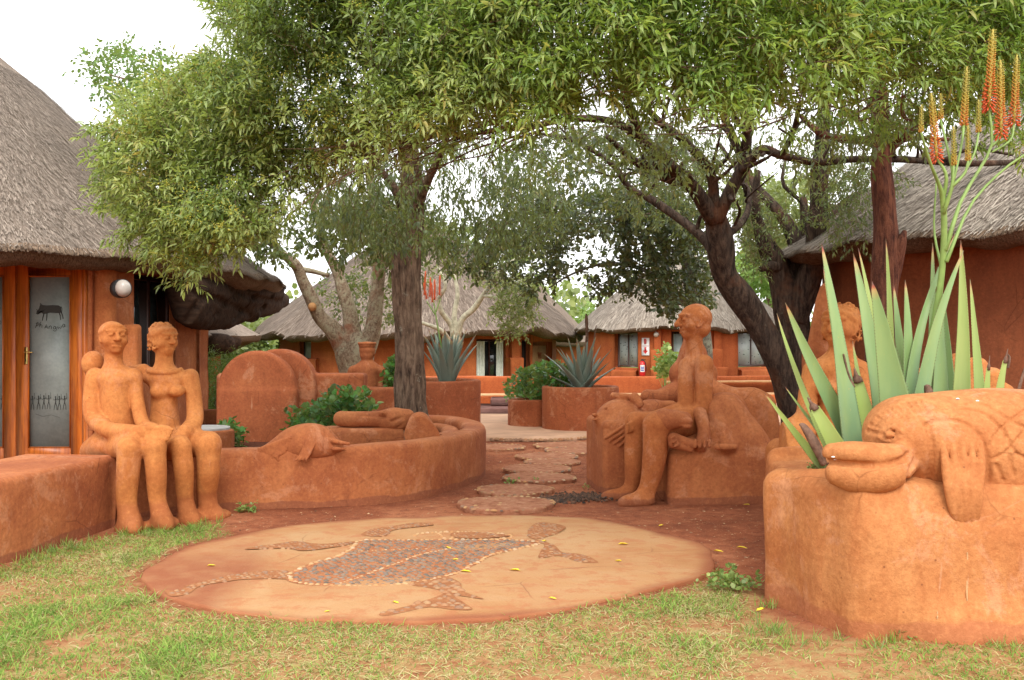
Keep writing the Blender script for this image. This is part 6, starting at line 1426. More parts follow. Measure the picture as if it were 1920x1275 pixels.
# ---- T7 round-leaved tree against the sky, behind the profile statue
t7 = thing('tree', 'dark round-leaved tree with U-shaped bough behind the profile clay man', 'tree', W(1312, 740, 17)*[1, 1, 0])
mb = MB()
for i, l in enumerate([[(1322, 800, 17, 40), (1320, 700, 17, 34), (1315, 620, 17, 32), (1302, 565, 17, 30), (1292, 520, 17, 26), (1285, 460, 17, 20), (1270, 400, 17, 14)],
          [(1305, 570, 17, 26), (1285, 562, 16.9, 24), (1260, 558, 16.8, 22), (1243, 545, 16.8, 20), (1243, 515, 16.8, 17), (1250, 480, 16.7, 13), (1230, 420, 16.6, 9)],
          [(1243, 520, 16.8, 10), (1190, 500, 16.5, 8), (1130, 495, 16.3, 6), (1070, 515, 16, 4), (1030, 540, 16, 3)], [(1285, 500, 17, 10), (1260, 470, 16.9, 8), (1200, 440, 16.7, 6), (1120, 430, 16.5, 4)], [(1290, 520, 17, 9), (1330, 480, 17, 7), (1360, 450, 17, 5)]]): limb(mb, l, nseg=14 if i < 2 else 8, seed=i+2)
mb.build('trunk', BK_LICHEN, t7)
mb = MB(); tg = MB()
P = sample(gl, [(1060, 390), (1150, 350), (1280, 370), (1330, 420), (1330, 560), (1300, 590), (1240, 580), (1200, 545), (1130, 545), (1090, 520), (1050, 530), (1000, 505), (1040, 470)], 900, 14.5, 17.6, .0, 1.7, 8)
sprigs(mb, gl, P, gl.normal(0, .6, (len(P), 3))+[0, 0, -.2], 9, .24, .085, LV_R, .3, wid=.95, twigs=tg, tw=.004)
P = sample(gl, [(960, 400), (1060, 380), (1070, 470), (1040, 540), (960, 560), (900, 520), (830, 500), (860, 440)], 420, 15, 18, -.05, 1.8, 9)
sprigs(mb, gl, P, gl.normal(0, .6, (len(P), 3)), 9, .24, .085, LV_R, .3, wid=.8, twigs=tg, tw=.004)
P = sample(gl, [(940, 270), (1060, 250), (1200, 230), (1340, 300), (1330, 420), (1200, 420), (1060, 440), (1000, 420), (940, 380)], 760, 13, 17, -.12, 1.5, 10)
sprigs(mb, gl, P, gl.normal(0, .6, (len(P), 3))+[0, 0, -.2], 9, .24, .085, LV_R, .3, wid=.8, twigs=tg, tw=.004)
mb.build('crown', LF_DARK, t7); setp(tg.build('twigs', BK_DARK, t7), kind='stuff')
# ---- trees and bushes further off
def far_tree(name, label, poly, n, d0, d1, mat, base, wid_=14, leaf=.11, tpl=LV_R, hole=-.1, stems=None, cat='tree', grp=None):
    t = thing(name, label, cat, W(base[0], base[1], base[2])*[1, 1, 0], grp); mb = MB()
    cx_, cy_ = np.mean(np.array(poly), 0); dm = base[2]
    zb = HOR+EYE*F_PX/dm
    limb(mb, [(base[0], zb+4, dm, wid_*1.3), (base[0]+3, (zb+cy_)/2, dm, wid_), (cx_, cy_, (d0+d1)/2, wid_*.5)], nseg=8)
    for s in (stems or []): limb(mb, s, nseg=7)
    mb.build('trunk', BK_TWIG, t); mb = MB()
    P = sample(gl, poly, n, d0, d1, hole, 1.6, 5); sprigs(mb, gl, P, gl.normal(0, .6, (len(P), 3)), 9, .35, leaf, tpl, .3, np.clip(.45+.3*wob(P, 1.8, 3)+gl.normal(0, .1, len(P)), 0, 1), .15, wid=.9)
    mb.build('crown', mat, t)
far_tree('tree', 'airy tree rising behind the left thatched roof against the white sky', [(165, 130), (185, 95), (240, 85), (300, 105), (380, 120), (430, 95), (470, 130), (480, 260), (400, 300), (300, 260), (240, 190), (195, 170)], 900, 12.5, 15.5, LF_BUSH, (330, 500, 15), 18, .062, LV_R, .0,
         [[(420, 300, 14, 10), (330, 200, 14, 7), (270, 160, 14, 5), (205, 140, 14, 3)], [(330, 200, 14, 5), (310, 150, 14, 3), (300, 110, 14, 2)]])
far_tree('tree', 'leafy tree beyond the small porch roof at the gap between the huts', [(440, 592), (475, 590), (492, 610), (488, 640), (470, 700), (430, 740), (380, 700), (376, 660), (420, 640)], 260, 27, 31, LF_PALE, (440, 760, 29), 16, .18)
far_tree('bush', 'bright green bush beside the pillar of the left hut', [(370, 672), (440, 668), (450, 700), (445, 760), (420, 775), (370, 775)], 330, 19, 22, LF_BUSH, (405, 780, 20), 10, .11, LV_L, -.3, cat='bush')
far_tree('bush', 'light green bush at the back of the gap left of the round-topped wall', [(372, 700), (470, 680), (480, 770), (372, 780)], 170, 23, 26, LF_BRIGHT, (425, 760, 24), 10, .14, LV_L, -.3, cat='bush')
far_tree('bush', 'small yellow-green bush between round-topped wall and far hut', [(510, 665), (522, 650), (545, 648), (548, 695), (515, 700)], 90, 29, 32, LF_BRIGHT, (530, 730, 30), 8, .14, cat='bush')
far_tree('tree', 'light green tree behind the gap between the two far huts', [(1055, 610), (1075, 590), (1100, 572), (1130, 590), (1150, 560), (1140, 640), (1060, 640)], 190, 38, 44, LF_BRIGHT, (1100, 680, 40), 10, .16)
far_tree('tree', 'bright yellow-green tree showing behind the roof of the pale hut', [(1380, 470), (1440, 455), (1500, 470), (1500, 600), (1460, 570), (1420, 540), (1385, 520)], 430, 32, 37, LF_BRIGHT, (1440, 690, 34), 16, .2)
far_tree('tree', 'green tree glimpsed above the roof ridge between the dark trunks', [(1380, 340), (1560, 330), (1560, 470), (1480, 480), (1400, 470)], 620, 20, 25, LF_PALE, (1480, 690, 23), 20, .12, LV_R, -.15)
far_tree('tree', 'grey-green tree behind the brown thatched roof, seen through the branches', [(780, 460), (860, 420), (960, 430), (1000, 470), (960, 520), (900, 510), (820, 530), (780, 520)], 220, 36, 42, LF_PALE, (880, 690, 39), 20, .22, LV_R, .1)
# distant green band on the horizon
g3 = np.random.default_rng(8); mb = MB(); n = 26000; ang = g3.uniform(-.62, .62, n); dd = g3.uniform(55, 80, n); P = np.stack([np.tan(ang)*dd, dd, np.abs(g3.normal(0, 1, n))**.7*2.2*(1+.5*np.sin(ang*17)+.3*np.sin(ang*41+1))], -1)
inst(mb, LV_R, P, g3.normal(0, 1, (n, 3)), g3.normal(0, 1, (n, 3)), .5, g3.random(n)); setp(mb.build('distant_woods', LF_PALE), 'low far-off woodland along the horizon', kind='stuff')

# ------------------------------------------------------------------ plants
def aloe_leaf(parent, base, tip, w, bend=(0, 0, 0), mat=AL_BIG, cut=None, name='leaf', label=None, nz=16, seed=0, face=None, thick=.34, tipw=.03):
    """fleshy channelled leaf: w = width at the base in metres; cut = fraction where it is broken off"""
    base, tip, bend = np.array(base, float), np.array(tip, float), np.array(bend, float)
    t = np.linspace(0, cut or 1, nz)[:, None]; P = base+(tip-base)*t+bend*(4*t*(1-t)); T = nrm(np.gradient(P, axis=0))
    fc = np.array(face if face is not None else [0, -1, .25], float); sd_ = nrm(np.cross(T, fc)); no = np.cross(sd_, T)
    tt = t[:, 0]; ww = w*np.where(tt < .12, .86+1.15*tt, 1.0)*np.clip(1-tt, 0, 1)**.62*(1-.25*tt)+tipw*w*0; ww = np.maximum(ww, .0022)
    m_ = 12; th = np.linspace(0, 2*np.pi, m_, endpoint=False); V = []
    for i in range(nz):
        c_, s_ = np.cos(th), np.sin(th); up = np.where(s_ > 0, -.10*(1-c_**2)+ .10*c_**2, thick*s_) ; up = np.where(s_ > 0, .16*c_**2-.02, thick*s_+.14*c_**2)
        V.append(P[i]+sd_[i]*(ww[i]/2*c_)[:, None]+no[i]*(ww[i]/2*up*(1.4 if True else 1))[:, None])
    V = np.array(V); rr = np.repeat(tt, m_)
    if cut: rr = np.repeat(np.minimum(tt/cut*.86, .86), m_)
    V = V.reshape(-1, 3); V = V+np.stack([wob(V, 5, seed), wob(V, 5, seed+1), 0*V[:, 0]], -1)*w*.035
    Vc = np.vstack([V, P[0], P[-1]+T[-1]*.004]); k = nz*m_
    Tt = [(k, (j+1) % m_, j) for j in range(m_)]+[(k+1, (nz-1)*m_+j, (nz-1)*m_+(j+1) % m_) for j in range(m_)]
    o = obj(name, Vc, [grid_faces(nz, m_), np.array(Tt)], mat, parent, rnd=np.r_[rr, 0, rr[-1]])
    # marginal teeth
    mb = MB(); n = int(np.linalg.norm(tip-base)/.022)
    if w > .05 and mat is not AL_SM:
        for sg in (-1, 1):
            for q in np.linspace(.08, min(.9, (cut or 1)-.05), n):
                i = q/(cut or 1)*(nz-1); a = int(i); f = i-a; a2 = min(a+1, nz-1)
                e = (P[a]*(1-f)+P[a2]*f)+sd_[a]*sg*(ww[a]*(1-f)+ww[a2]*f)/2*.98+no[a]*ww[a]*.10; d = sd_[a]*sg*.006+T[a]*.002
                mb.add([e-T[a]*.002, e+T[a]*.002, e+d], T=[(0, 1, 2)])
        setp(mb.build('leaf_teeth', AL_DRY, o), kind='stuff')
    if cut:
        r_ = ww[-1]/2; mb = MB(); tube(mb, [P[-1]-T[-1]*.012, P[-1]+T[-1]*.012, P[-1]+T[-1]*.03, P[-1]+T[-1]*.07], [r_*.8, r_*.7, r_*.32, r_*.12], 9, lambda L, th: .25*np.sin(5*th)+.1*np.sin(11*th)); mb.build('dry_end', AL_DRY, o)
    if label: o['label'] = label
    return o
ba = thing('aloe', 'huge pale green aloe with red leaf tips and orange flower spikes in the fish planter', 'aloe', W(1650, 850, 5.9)*[1, 1, 0]+[0, 0, .7])
# (base px, py, d), (tip px, py, d), width px, bend px (dx, dy), material
BL = [((1545, 880, 5.75), (1434, 738, 5.45), 28, (-4, 8), AL_YEL), ((1560, 840, 5.9), (1472, 725, 5.9), 16, (-3, 6), AL_YEL), ((1568, 870, 5.8), (1457, 588, 5.9), 25, (-10, 12), AL_YEL),
      ((1612, 850, 5.8), (1472, 568, 5.7), 50, (-8, 14), AL_BIG), ((1602, 860, 5.65), (1541, 456, 5.8), 60, (2, 10), AL_BIG), ((1590, 800, 6.2), (1544, 500, 6.3), 24, (0, 10), AL_YEL),
      ((1632, 860, 5.75), (1599, 640, 5.9), 26, (0, 8), AL_YEL), ((1668, 850, 5.75), (1600, 475, 5.9), 56, (2, 10), AL_BIG), ((1672, 830, 6.0), (1609, 466, 6.2), 34, (4, 10), AL_YEL),
      ((1664, 800, 6.3), (1661, 448, 6.3), 30, (6, 8), AL_YEL), ((1692, 845, 5.6), (1637, 528, 5.55), 84, (2, 16), AL_BIG), ((1706, 800, 6.0), (1676, 534, 6.1), 38, (-2, 6), AL_BIG),
      ((1706, 830, 5.85), (1697, 525, 5.95), 50, (2, 6), AL_BIG), ((1708, 835, 5.8), (1796, 430, 6.0), 34, (-30, -8), AL_BIG), ((1752, 830, 6.0), (1748, 456, 6.1), 34, (0, 6), AL_BIG),
      ((1716, 840, 5.75), (1806, 470, 5.8), 44, (-14, 20), AL_BIG), ((1762, 830, 5.9), (1766, 560, 6.0), 52, (-2, 0), AL_BIG), ((1776, 835, 6.05), (1757, 500, 6.1), 50, (6, 0), AL_BIG),
      ((1800, 840, 5.8), (1801, 450, 5.85), 48, (5, 10), AL_YEL), ((1842, 835, 5.9), (1819, 524, 6.0), 32, (2, 6), AL_YEL)]
for i, (b, t, w, bd, mt) in enumerate(BL):
    B, T_ = W(*b), W(*t); dd = (b[2]+t[2])/2; aloe_leaf(ba, B, T_, w/F_PX*dd*.85, (bd[0]/F_PX*dd, 0, -bd[1]/F_PX*dd*-1*.4), mt, seed=i, nz=22, face=[math.sin(i*1.7)*.35+((b[0]-1680)/-400), -1, .2])
for (b, t, w, cut, lab) in (((1640, 850, 5.7), (1592, 640, 5.75), 46, .62, 'yellow-brown leaf with a dried broken end'), ((1590, 880, 5.6), (1500, 720, 5.6), 44, .68, 'short cut-off leaf with a dark blunt end'), ((1850, 800, 5.6), (1858, 660, 5.6), 20, .75, None),
                         ((1868, 790, 5.6), (1895, 640, 5.6), 22, .72, None)): aloe_leaf(ba, W(*b), W(*t), w/F_PX*b[2], (-.01, 0, .02), AL_YEL, cut=cut, label=lab, seed=int(b[0]))
for l in ([(1545, 872, 5.5, 22), (1528, 835, 5.5, 28), (1508, 802, 5.5, 18), (1500, 795, 5.5, 8)], [(1746, 760, 5.55, 22), (1742, 735, 5.55, 24), (1738, 722, 5.55, 14)], [(1900, 775, 5.6, 8), (1912, 725, 5.6, 11), (1922, 690, 5.6, 9)], [(1600, 728, 5.72, 16), (1590, 700, 5.72, 11), (1582, 664, 5.72, 5)],
          [(1890, 690, 5.62, 10), (1893, 672, 5.62, 9), (1890, 664, 5.62, 4)]):
    mb = MB(); limb(mb, [(a_, b_, c_, w_*.6) for a_, b_, c_, w_ in l], n=26, nseg=10, rag=.35, seed=int(l[0][0])); mb.build('dry_leaf', AL_DRY, ba)
mb = MB(); tube(mb, [W(1660, 880, 5.9), W(1668, 800, 5.9)], [.16, .10], 14, lambda L, th: .12*np.sin(6*th)); mb.build('stem', AL_DRY, ba)
# flower stalk and spikes
fs = MB()
SB = [[(1722, 830, 5.9, 20), (1745, 650, 5.9, 17), (1763, 540, 5.85, 15), (1770, 450, 5.8, 15), (1768, 375, 5.75, 14), (1760, 345, 5.7, 9), (1742, 300, 5.6, 7), (1727, 249, 5.5, 5)], [(1768, 378, 5.75, 10), (1775, 330, 5.7, 8), (1757, 297, 5.7, 6)],
      [(1770, 390, 5.75, 10), (1788, 340, 5.7, 8), (1775, 270, 5.75, 6), (1764, 225, 5.8, 5)], [(1770, 400, 5.75, 10), (1785, 350, 5.7, 8), (1788, 311, 5.7, 6)], [(1785, 350, 5.7, 8), (1808, 325, 5.7, 7), (1815, 302, 5.7, 5)],
      [(1808, 325, 5.7, 6), (1828, 285, 5.72, 5), (1835, 249, 5.75, 5)], [(1772, 470, 5.8, 12), (1800, 380, 5.85, 9), (1835, 320, 5.9, 8), (1860, 270, 5.9, 7), (1854, 201, 5.9, 6)], [(1860, 275, 5.9, 6), (1872, 262, 5.9, 6), (1877, 252, 5.9, 6)],
      [(1775, 490, 5.8, 10), (1820, 385, 5.9, 7), (1880, 320, 6.0, 6), (1930, 285, 6.0, 5)], [(1860, 285, 5.9, 5), (1895, 262, 5.95, 5), (1901, 230, 6, 5)], [(1788, 340, 5.7, 6), (1803, 270, 5.75, 6), (1807, 235, 5.8, 6)], [(1765, 500, 5.9, 7), (1752, 430, 6.0, 5), (1756, 340, 6, 4)]]
for i, l in enumerate(SB): l = [(a_, b_, c_, w_*.78) for a_, b_, c_, w_ in l]; limb(fs, l, nseg=9, seed=i, rag=.02)
fs.build('flower_stalk', STALK, ba)
SP = LV_D
def spike(parent, b, t, w, d, h0, seed, n=None, cs=1.0):
    g = np.random.default_rng(seed); B, T_ = W(b[0], b[1], d), W(t[0], t[1], d); L = np.linalg.norm(T_-B); ax = (T_-B)/L; r0 = w*.86/2/F_PX*d; n = n or int(150*L/.3)
    mb = MB(); tube(mb, catmull([B, (B+T_)/2, T_], 8), [r0*.35]*7+[r0*.2], 6, r=np.array(.9 if cs == 1 else .1))
    a = nrm(np.cross(ax, [0, 1, .1])); bb = np.cross(ax, a)
    for i in range(n):
        f = (i+.5)/n; th = i*2.399; o = math.cos(th)*a+math.sin(th)*bb
        ripe = max(0, 1-(f+h0)/.42); s = (1-.35*f)*(1 if f < .9 else .7)
        dv = nrm(o*(1-.25*ripe)+ax*(.95*(1-ripe)-1.1*ripe)+g.normal(0, .08, 3)); l = (.018+.018*ripe)*s*(w/14)**.5; rad_ = .0042*s*(w/14)**.4
        p0 = B+ax*L*f+o*r0*.4; x = nrm(np.cross(dv, [.1, .2, .97])); y = np.cross(dv, x)
        ring = lambda q, r_: [p0+dv*l*q+(x*math.cos(k*1.571)+y*math.sin(k*1.571))*r_ for k in range(4)]
        V = [p0]+ring(.35, rad_)+ring(.8, rad_*.95)+[p0+dv*l]
        c = np.clip((f+h0)*cs+g.normal(0, .05), 0, 1); rv = np.array([c]*5+[min(1, c+.06)]*4+[min(1, c+(.35 if ripe > 0 else .1))])
        mb.add(V, T=[(0, 2, 1), (0, 3, 2), (0, 4, 3), (0, 1, 4), (9, 5, 6), (9, 6, 7), (9, 7, 8), (9, 8, 5)], Q=[(1, 2, 6, 5), (2, 3, 7, 6), (3, 4, 8, 7), (4, 1, 5, 8)], r=rv)
    mb.build('flower_spike', FLO, parent, smooth=False)
for i, (b, t, w, d, h0) in enumerate([((1727, 249), (1728, 196), 10, 5.5, .62), ((1757, 300), (1746, 175), 19, 5.7, .05), ((1764, 225), (1764, 175), 11, 5.8, .55), ((1807, 237), (1813, 125), 18, 5.8, .35), ((1789, 311), (1788, 237), 12, 5.7, .6), ((1815, 302), (1815, 235), 12, 5.7, .62),
                            ((1835, 249), (1835, 187), 11, 5.75, .6), ((1854, 203), (1862, 55), 23, 5.9, .02), ((1877, 256), (1876, 113), 21, 5.9, .05), ((1901, 232), (1907, 103), 19, 6.0, .08), ((1930, 285), (1928, 225), 15, 6.0, .2)]): spike(ba, b, t, w, d, h0, i)
def rosette(label, c, n, L, w, seed, lean=(.1, 1.1), mat=AL_SM, vis=None):
    g = np.random.default_rng(seed); t = thing('aloe', label, 'aloe', c)
    for i in range(n):
        a = i*2.399+g.uniform(-.2, .2); f = i/n; e = lean[0]+(lean[1]-lean[0])*f; l = L*g.uniform(.8, 1.1)*(1-.12*f)
        dv = np.array([math.cos(a)*math.sin(e), math.sin(a)*math.sin(e), math.cos(e)]); o = np.array([math.cos(a), math.sin(a), 0])
        aloe_leaf(t, c+o*.05*f+o*.02, c+dv*l, w*g.uniform(.85, 1.1), -o*l*.10*math.sin(e)*1.2+np.array([0, 0, -.02]), mat, nz=10, seed=i, face=-o+np.array([0, 0, .8]))
    return t
a1 = rosette('blue-grey aloe with red flowers in the tall planter behind the rough tree', np.array([PX(838, 14.4), 14.4, .86]), 30, .88, .20, 3, (.10, .72))
a2 = rosette('dark spreading aloe with dry flower stalks in the round planter by the path', np.array([1.14, 16.3, .68]), 26, .90, .19, 4, (.1, 1.2))
mb = MB()
for l in ([(1096, 720, 16.3, 4), (1098, 650, 16.3, 3), (1101, 592, 16.3, 2.5)], [(1106, 720, 16.3, 3.5), (1112, 650, 16.3, 3), (1118, 610, 16.3, 2)], [(1090, 720, 16.3, 3), (1070, 650, 16.3, 2.5), (1066, 635, 16.3, 2)], [(1101, 640, 16.3, 3), (1100, 600, 16.3, 7), (1099, 588, 16.3, 3)]): limb(mb, l, nseg=6)
mb.build('dry_stalk', BK_TWIG, a2)
mb = MB()
for l in ([(835, 690, 14.4, 4), (822, 620, 14.3, 3), (812, 560, 14.3, 2.5)], [(816, 590, 14.3, 3), (800, 565, 14.3, 2)], [(817, 585, 14.3, 3), (826, 560, 14.3, 2)]): limb(mb, l, nseg=6)
mb.build('flower_stalk', STALK, a1)
for i, (b, t, w) in enumerate([((796, 553), (798, 508), 11), ((806, 556), (807, 520), 10), ((815, 562), (815, 524), 12), ((824, 553), (825, 516), 11), ((800, 560), (794, 530), 9), ((811, 566), (809, 530), 10)]): spike(a1, b, t, w, 14.3, 0.0, 40+i, 60, .35)
def leafy(name, label, poly, n, d0, d1, mat, base, leaf, cat='plant', tpl=LV_R, wid=1.15, m_=5, L=.12):
    t = thing(name, label, cat, base); mb = MB(); sm_ = MB()
    P = sample(gl, poly, n, d0, d1, -.5, 5, 4); sprigs(mb, gl, P, gl.normal(0, .5, (len(P), 3))+[0, -.2, .5], m_, L, leaf, tpl, -.1, np.clip(.45+.25*wob(P, 6, 3)+gl.normal(0, .15, len(P)), 0, 1), .14, wid, twigs=None)
    for i in range(0, len(P), 5): tube(sm_, catmull([base+gl.normal(0, .08, 3)*[1, 1, 0], (base+P[i])/2+gl.normal(0, .03, 3), P[i]], 5), [.006, .005, .004, .004, .003], 4)
    mb.build('foliage', mat, t); sm_.build('stems', STALK, t); return t
leafy('leafy_plant', 'broad-leaved green plant spreading over the back of the curved bed', [(540, 800), (545, 775), (590, 765), (605, 745), (625, 735), (640, 745), (660, 735), (690, 745), (702, 768), (690, 790), (640, 800), (600, 830), (545, 815)], 230, 11.6, 12.8, LF_GERAN, np.array([PX(625, 12.2), 12.2, .17]), .085)
leafy('leafy_plant', 'small dark green plant at the foot of the round-topped wall', [(405, 830), (410, 805), (425, 795), (445, 800), (453, 815), (448, 832)], 50, 12.0, 12.6, LF_GERAN, np.array([PX(430, 12.3), 12.3, .17]), .075)
leafy('leafy_plant', 'green plant between the clay man in the cap and the rough tree trunk', [(722, 690), (735, 678), (752, 680), (752, 738), (735, 745), (722, 715)], 60, 14.1, 14.8, LF_GERAN, np.array([PX(742, 14.5), 14.5, .6]), .09)
leafy('leafy_bush', 'dense bright green leafy bush in the low middle planter', [(950, 745), (955, 720), (975, 702), (1000, 690), (1040, 685), (1070, 690), (1080, 715), (1060, 740), (1020, 752)], 360, 16.4, 18.2, LF_GERAN, np.array([.42, 17.1, .42]), .085, 'bush')
leafy('leafy_bush', 'yellow-green shrub behind the profile clay man, on the terrace', [(1230, 706), (1232, 670), (1246, 645), (1262, 655), (1270, 680), (1262, 706)], 90, 21.5, 22.5, LF_BRIGHT, np.array([PX(1248, 22), 22, .3]), .10, 'bush')
for lab, px, py, r_, n in (('small bright weed at the foot of the bed wall near the clay couple', 462, 962, 17, 30), ('left one of two tiny green weeds in front of the third stepping stone', 963, 907, 12, 14), ('right one of two tiny green weeds in front of the third stepping stone', 1000, 905, 9, 10),
                       ('pale weed on the bare earth beside the carved pedestal corner', 1103, 918, 7, 7), ('leafy weed growing against the corner of the fish planter', 1370, 1103, 46, 90), ('single round-leaved weed below the streak on the fish planter', 1758, 1172, 12, 14),
                       ('low creeping weed at the base of the fish planter front', 1700, 1196, 26, 30), ('little weed sprout at the lip of the fish planter beside the aloe', 1523, 880, 12, 16)):
    d = G(px, py)[1] if py != 880 else 5.75; c = G(px, py) if py != 880 else W(1523, 882, 5.75); t = thing('weed', lab, 'weed', c); mb = MB(); s = r_/F_PX*d
    P = c+np.stack([gl.normal(0, s*.5, n), gl.normal(0, s*.5, n), np.abs(gl.normal(0, s*.35, n))], -1); sprigs(mb, gl, P, gl.normal(0, .4, (n, 3))+[0, 0, .7], 3, .03, min(.034, s*.5), LV_R, 0, wid=1.0, spread=1.2)
    mb.build('leaves', LF_BRIGHT, t)

# ------------------------------------------------------------------ grass, litter and fallen leaves
gg = np.random.default_rng(21)
n = 330000; x = gg.uniform(-5, 5, n); y = gg.uniform(3.6, 8.9, n); k = (np.abs(x) < y*.56+.3)
x, y = x[k], y[k]; jx, jy = gg.normal(0, .05, len(x)), gg.normal(0, .05, len(x)); k = inpoly(x+jx, y+jy, LAWN); x, y = x[k], y[k]
P2 = np.stack([x, y, 0*x], -1); dens = .80+.55*wob(P2, 3.2, 11)+.35*wob(P2, 9, 17)
dens -= .5*np.exp(-((x-1.7)**2/.5+(y-4.35)**2/.08))+.45*np.exp(-((x-.9)**2/.6+(y-5.25)**2/.05))+.4*np.exp(-((x+.35)**2/.10+(y-4.55)**2/.03))
inpl = (x > 1.36) & (y > 5.02); k = (gg.random(len(x)) < np.clip(dens, .07, 1)) & ~inpl & ~inpoly(x, y, SLABP.mean(0)+(SLABP-SLABP.mean(0))*.975); x, y, dens = x[k], y[k], dens[k]
P2 = np.stack([x, y, gz(x, y)-.004], -1); green = np.clip(.5+.75*wob(P2, 2.6, 23)+.35*wob(P2, 8, 5)+(dens-.6)*.5, 0, 1)
edge_ = ~inpoly(x, y+.12, LAWN)
dry = gg.random(len(x)) > green*.58+.22
rb = np.where(dry, gg.uniform(.6, 1, len(x)), gg.uniform(.0, .55, len(x)))
lay = np.where(dry, gg.uniform(.05, .45, len(x)), gg.uniform(.35, 1.3, len(x)))
a = gg.uniform(0, 6.283, len(x)); dr = np.stack([np.cos(a), np.sin(a), lay], -1)
BLD = (np.array([(-.055, 0, 0), (.055, 0, 0), (-.042, .5, .05), (.042, .5, .05), (0, 1, -.12)]), np.array([(0, 1, 3, 2)]), np.array([(2, 3, 4)]))
Lb = np.where(dry, gg.uniform(.03, .075, len(x)), gg.uniform(.022, .062, len(x)))*(1+.7*(wob(P2, 5, 31) > .45))
mb = MB(); inst(mb, BLD, P2, dr, np.array([0, 0, 1.])+gg.normal(0, .3, (len(x), 3)), Lb, rb, wid=.06/np.maximum(Lb, .02)*.75)
setp(mb.build('grass', GRASS), 'short green and straw-coloured grass of the worn lawn', kind='stuff')
# longer tufts against the planter and the wall
mb = MB(); n = 0
for _ in range(70):
    if gg.random() < .6: q = G(gg.uniform(1420, 1900), 0+gg.uniform(1180, 1212)); q = np.array([gg.uniform(1.3, 3.0), gg.uniform(4.80, 4.98), 0]) if gg.random() < .7 else np.array([gg.uniform(1.2, 1.45), gg.uniform(5.0, 5.6), 0])
    else: q = np.array([gg.uniform(-3.45, -2.4), 0, 0]); q[1] = 6.7+(q[0]+3.45)*1.6+gg.uniform(-.3, .3)
    k = int(gg.integers(8, 22)); pp = q+np.stack([gg.normal(0, .02, k), gg.normal(0, .02, k), np.zeros(k)], -1)
    inst(mb, BLD, pp, np.stack([gg.normal(0, .5, k), gg.normal(0, .5, k), np.full(k, 1.)], -1), gg.normal(0, 1, (k, 3)), gg.uniform(.035, .085, k), np.clip(gg.normal(.3, .2, k), 0, 1), wid=.6)
setp(mb.build('grass_tufts', GRASS), 'longer grass tufts along the foot of planter and wall', kind='stuff')
# litter: dry bits and crumbs on the bare earth
n = 9000; x = gg.uniform(-3.6, 2.2, n); y = gg.uniform(5.0, 16, n); k = ~inpoly(x, y, SLABP) & (np.abs(x) < y*.55) & (gg.random(n) < .5+.6*wob(np.stack([x, y, 0*x], -1), 2.2, 3)); x, y = x[k], y[k]
P2 = np.stack([x, y, gz(x, y)+.004], -1); a = gg.uniform(0, 6.283, len(x)); mb = MB()
inst(mb, LV_D, P2, np.stack([np.cos(a), np.sin(a), gg.uniform(-.05, .3, len(x))], -1), np.array([0, 0, 1.])+gg.normal(0, .4, (len(x), 3)), gg.uniform(.008, .032, len(x)), gg.random(len(x)), wid=gg.uniform(.5, 1.6, len(x)))
setp(mb.build('leaf_litter', straw('litter', (.14, .06, .035), (.60, .42, .24))), 'dry leaf bits and straw scattered on the red earth', kind='stuff')
mb = MB(); n = 5200; x = gg.uniform(-3.4, 2.0, n); y = gg.uniform(5.2, 14.5, n); k = ~inpoly(x, y, SLABP); x, y = x[k], y[k]
for i in range(len(x)):
    d = DOMES[i % 4]; s = gg.uniform(.006, .02)*(1.4 if gg.random() < .1 else 1); mb.add(d[0]*s*np.array([1, 1, 1.2])+[x[i], y[i], gz(np.array(x[i]), np.array(y[i]))-.002], Q=d[1], T=d[2])
setp(mb.build('earth_crumbs', SOIL), 'small clods of red earth', kind='stuff')
mb = MB(); nn_ = 420
for i in range(nn_*2):
    c = G(1095+gg.normal(0, 26), 934+gg.normal(0, 3.2)); d = DOMES[i % 4]; s = gg.uniform(.012, .03); mb.add(d[0]*s*np.array([1, 1, 1.8])+[c[0], c[1], gg.uniform(-.005, .02)], Q=d[1], T=d[2], r=gg.random())
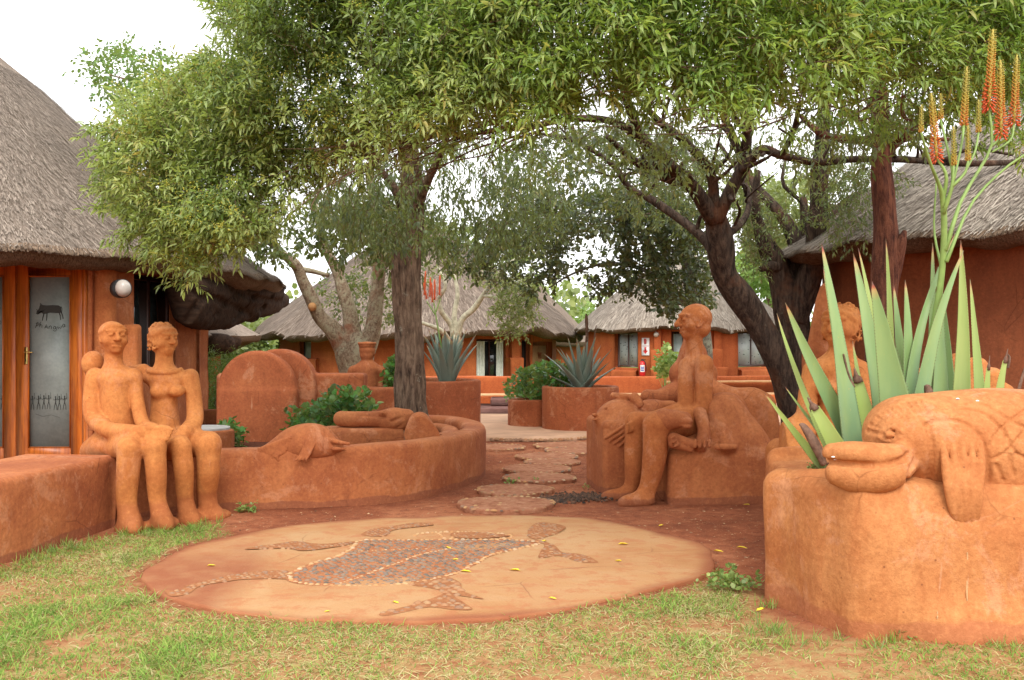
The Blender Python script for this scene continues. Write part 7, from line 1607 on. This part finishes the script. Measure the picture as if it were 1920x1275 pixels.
for i in range(90):
    c = G(gg.normal(1040, 26), gg.normal(938, 3)); d = DOMES[i % 4]; s = gg.uniform(.02, .05); mb.add(d[0]*s*np.array([1, 1, 1.6])+[c[0], c[1], 0], Q=d[1], T=d[2], r=gg.random())
setp(mb.build('gravel_heap', PB_DARK), 'dark gravel heap beside the pale stepping stone', kind='stuff')
yl = (np.array([(0, 0, 0), (-.2, .3, .06), (-.16, .7, .10), (0, 1, .02), (.16, .7, .10), (.2, .3, .06), (0, .5, .0)]), LV_R[2])
for i, (px, py) in enumerate([(846, 1028), (846, 1049), (405, 1060), (955, 1068), (748, 1131), (607, 1147), (1179, 1020), (1152, 1051), (1044, 1123), (1013, 1016), (1402, 1028), (1393, 946), (1357, 1035), (1418, 1145), (884, 1072), (1235, 986)]):
    z = SLZ+.004 if i not in (10, 11, 12, 13, 15) else .012; c = G(px, py, z); s = gg.uniform(.05, .085)*(.7 if i in (4, 5, 7, 8) else 1); a = gg.uniform(-.6, .6)+(0 if i % 2 else 3.1)
    V = yl[0]*s; V = np.c_[V[:, 0]*math.sin(a)+V[:, 1]*math.cos(a), -V[:, 0]*math.cos(a)+V[:, 1]*math.sin(a), V[:, 2]*1.4]+c
    onS = i not in (10, 11, 12, 13, 15)
    lab = ['bright yellow leaf lying on the grey pebbles of the mosaic body, upper one', 'thin yellow leaf on the grey pebbles of the mosaic body, lower one', 'yellow leaf alone at the left side of the mosaic slab', 'yellow leaf on plain slab right of the mosaic body',
           'slender yellow leaf near the front edge of the slab', 'brown-yellow leaf left of the front mosaic foot', 'yellow leaf at the rear right of the slab', 'yellow leaf in the middle of the right half of the slab', 'yellow leaf at the front right edge of the slab near the grass',
           'yellow leaf beside the right mosaic hand', 'yellow leaf on dark earth close to the fish planter', 'yellow leaf on earth nearest the carved pedestal', 'yellow leaf on earth just past the right end of the slab', 'yellow leaf on straw by the corner of the fish planter',
           'small leaf on the slab just below the mosaic body outline', 'dry orange leaf on earth behind the slab rim'][i]
    o = obj('fallen_leaf', V, yl[1], YLEAF, None, loc=c); setp(o, lab, 'leaf', 'fallen yellow leaves')
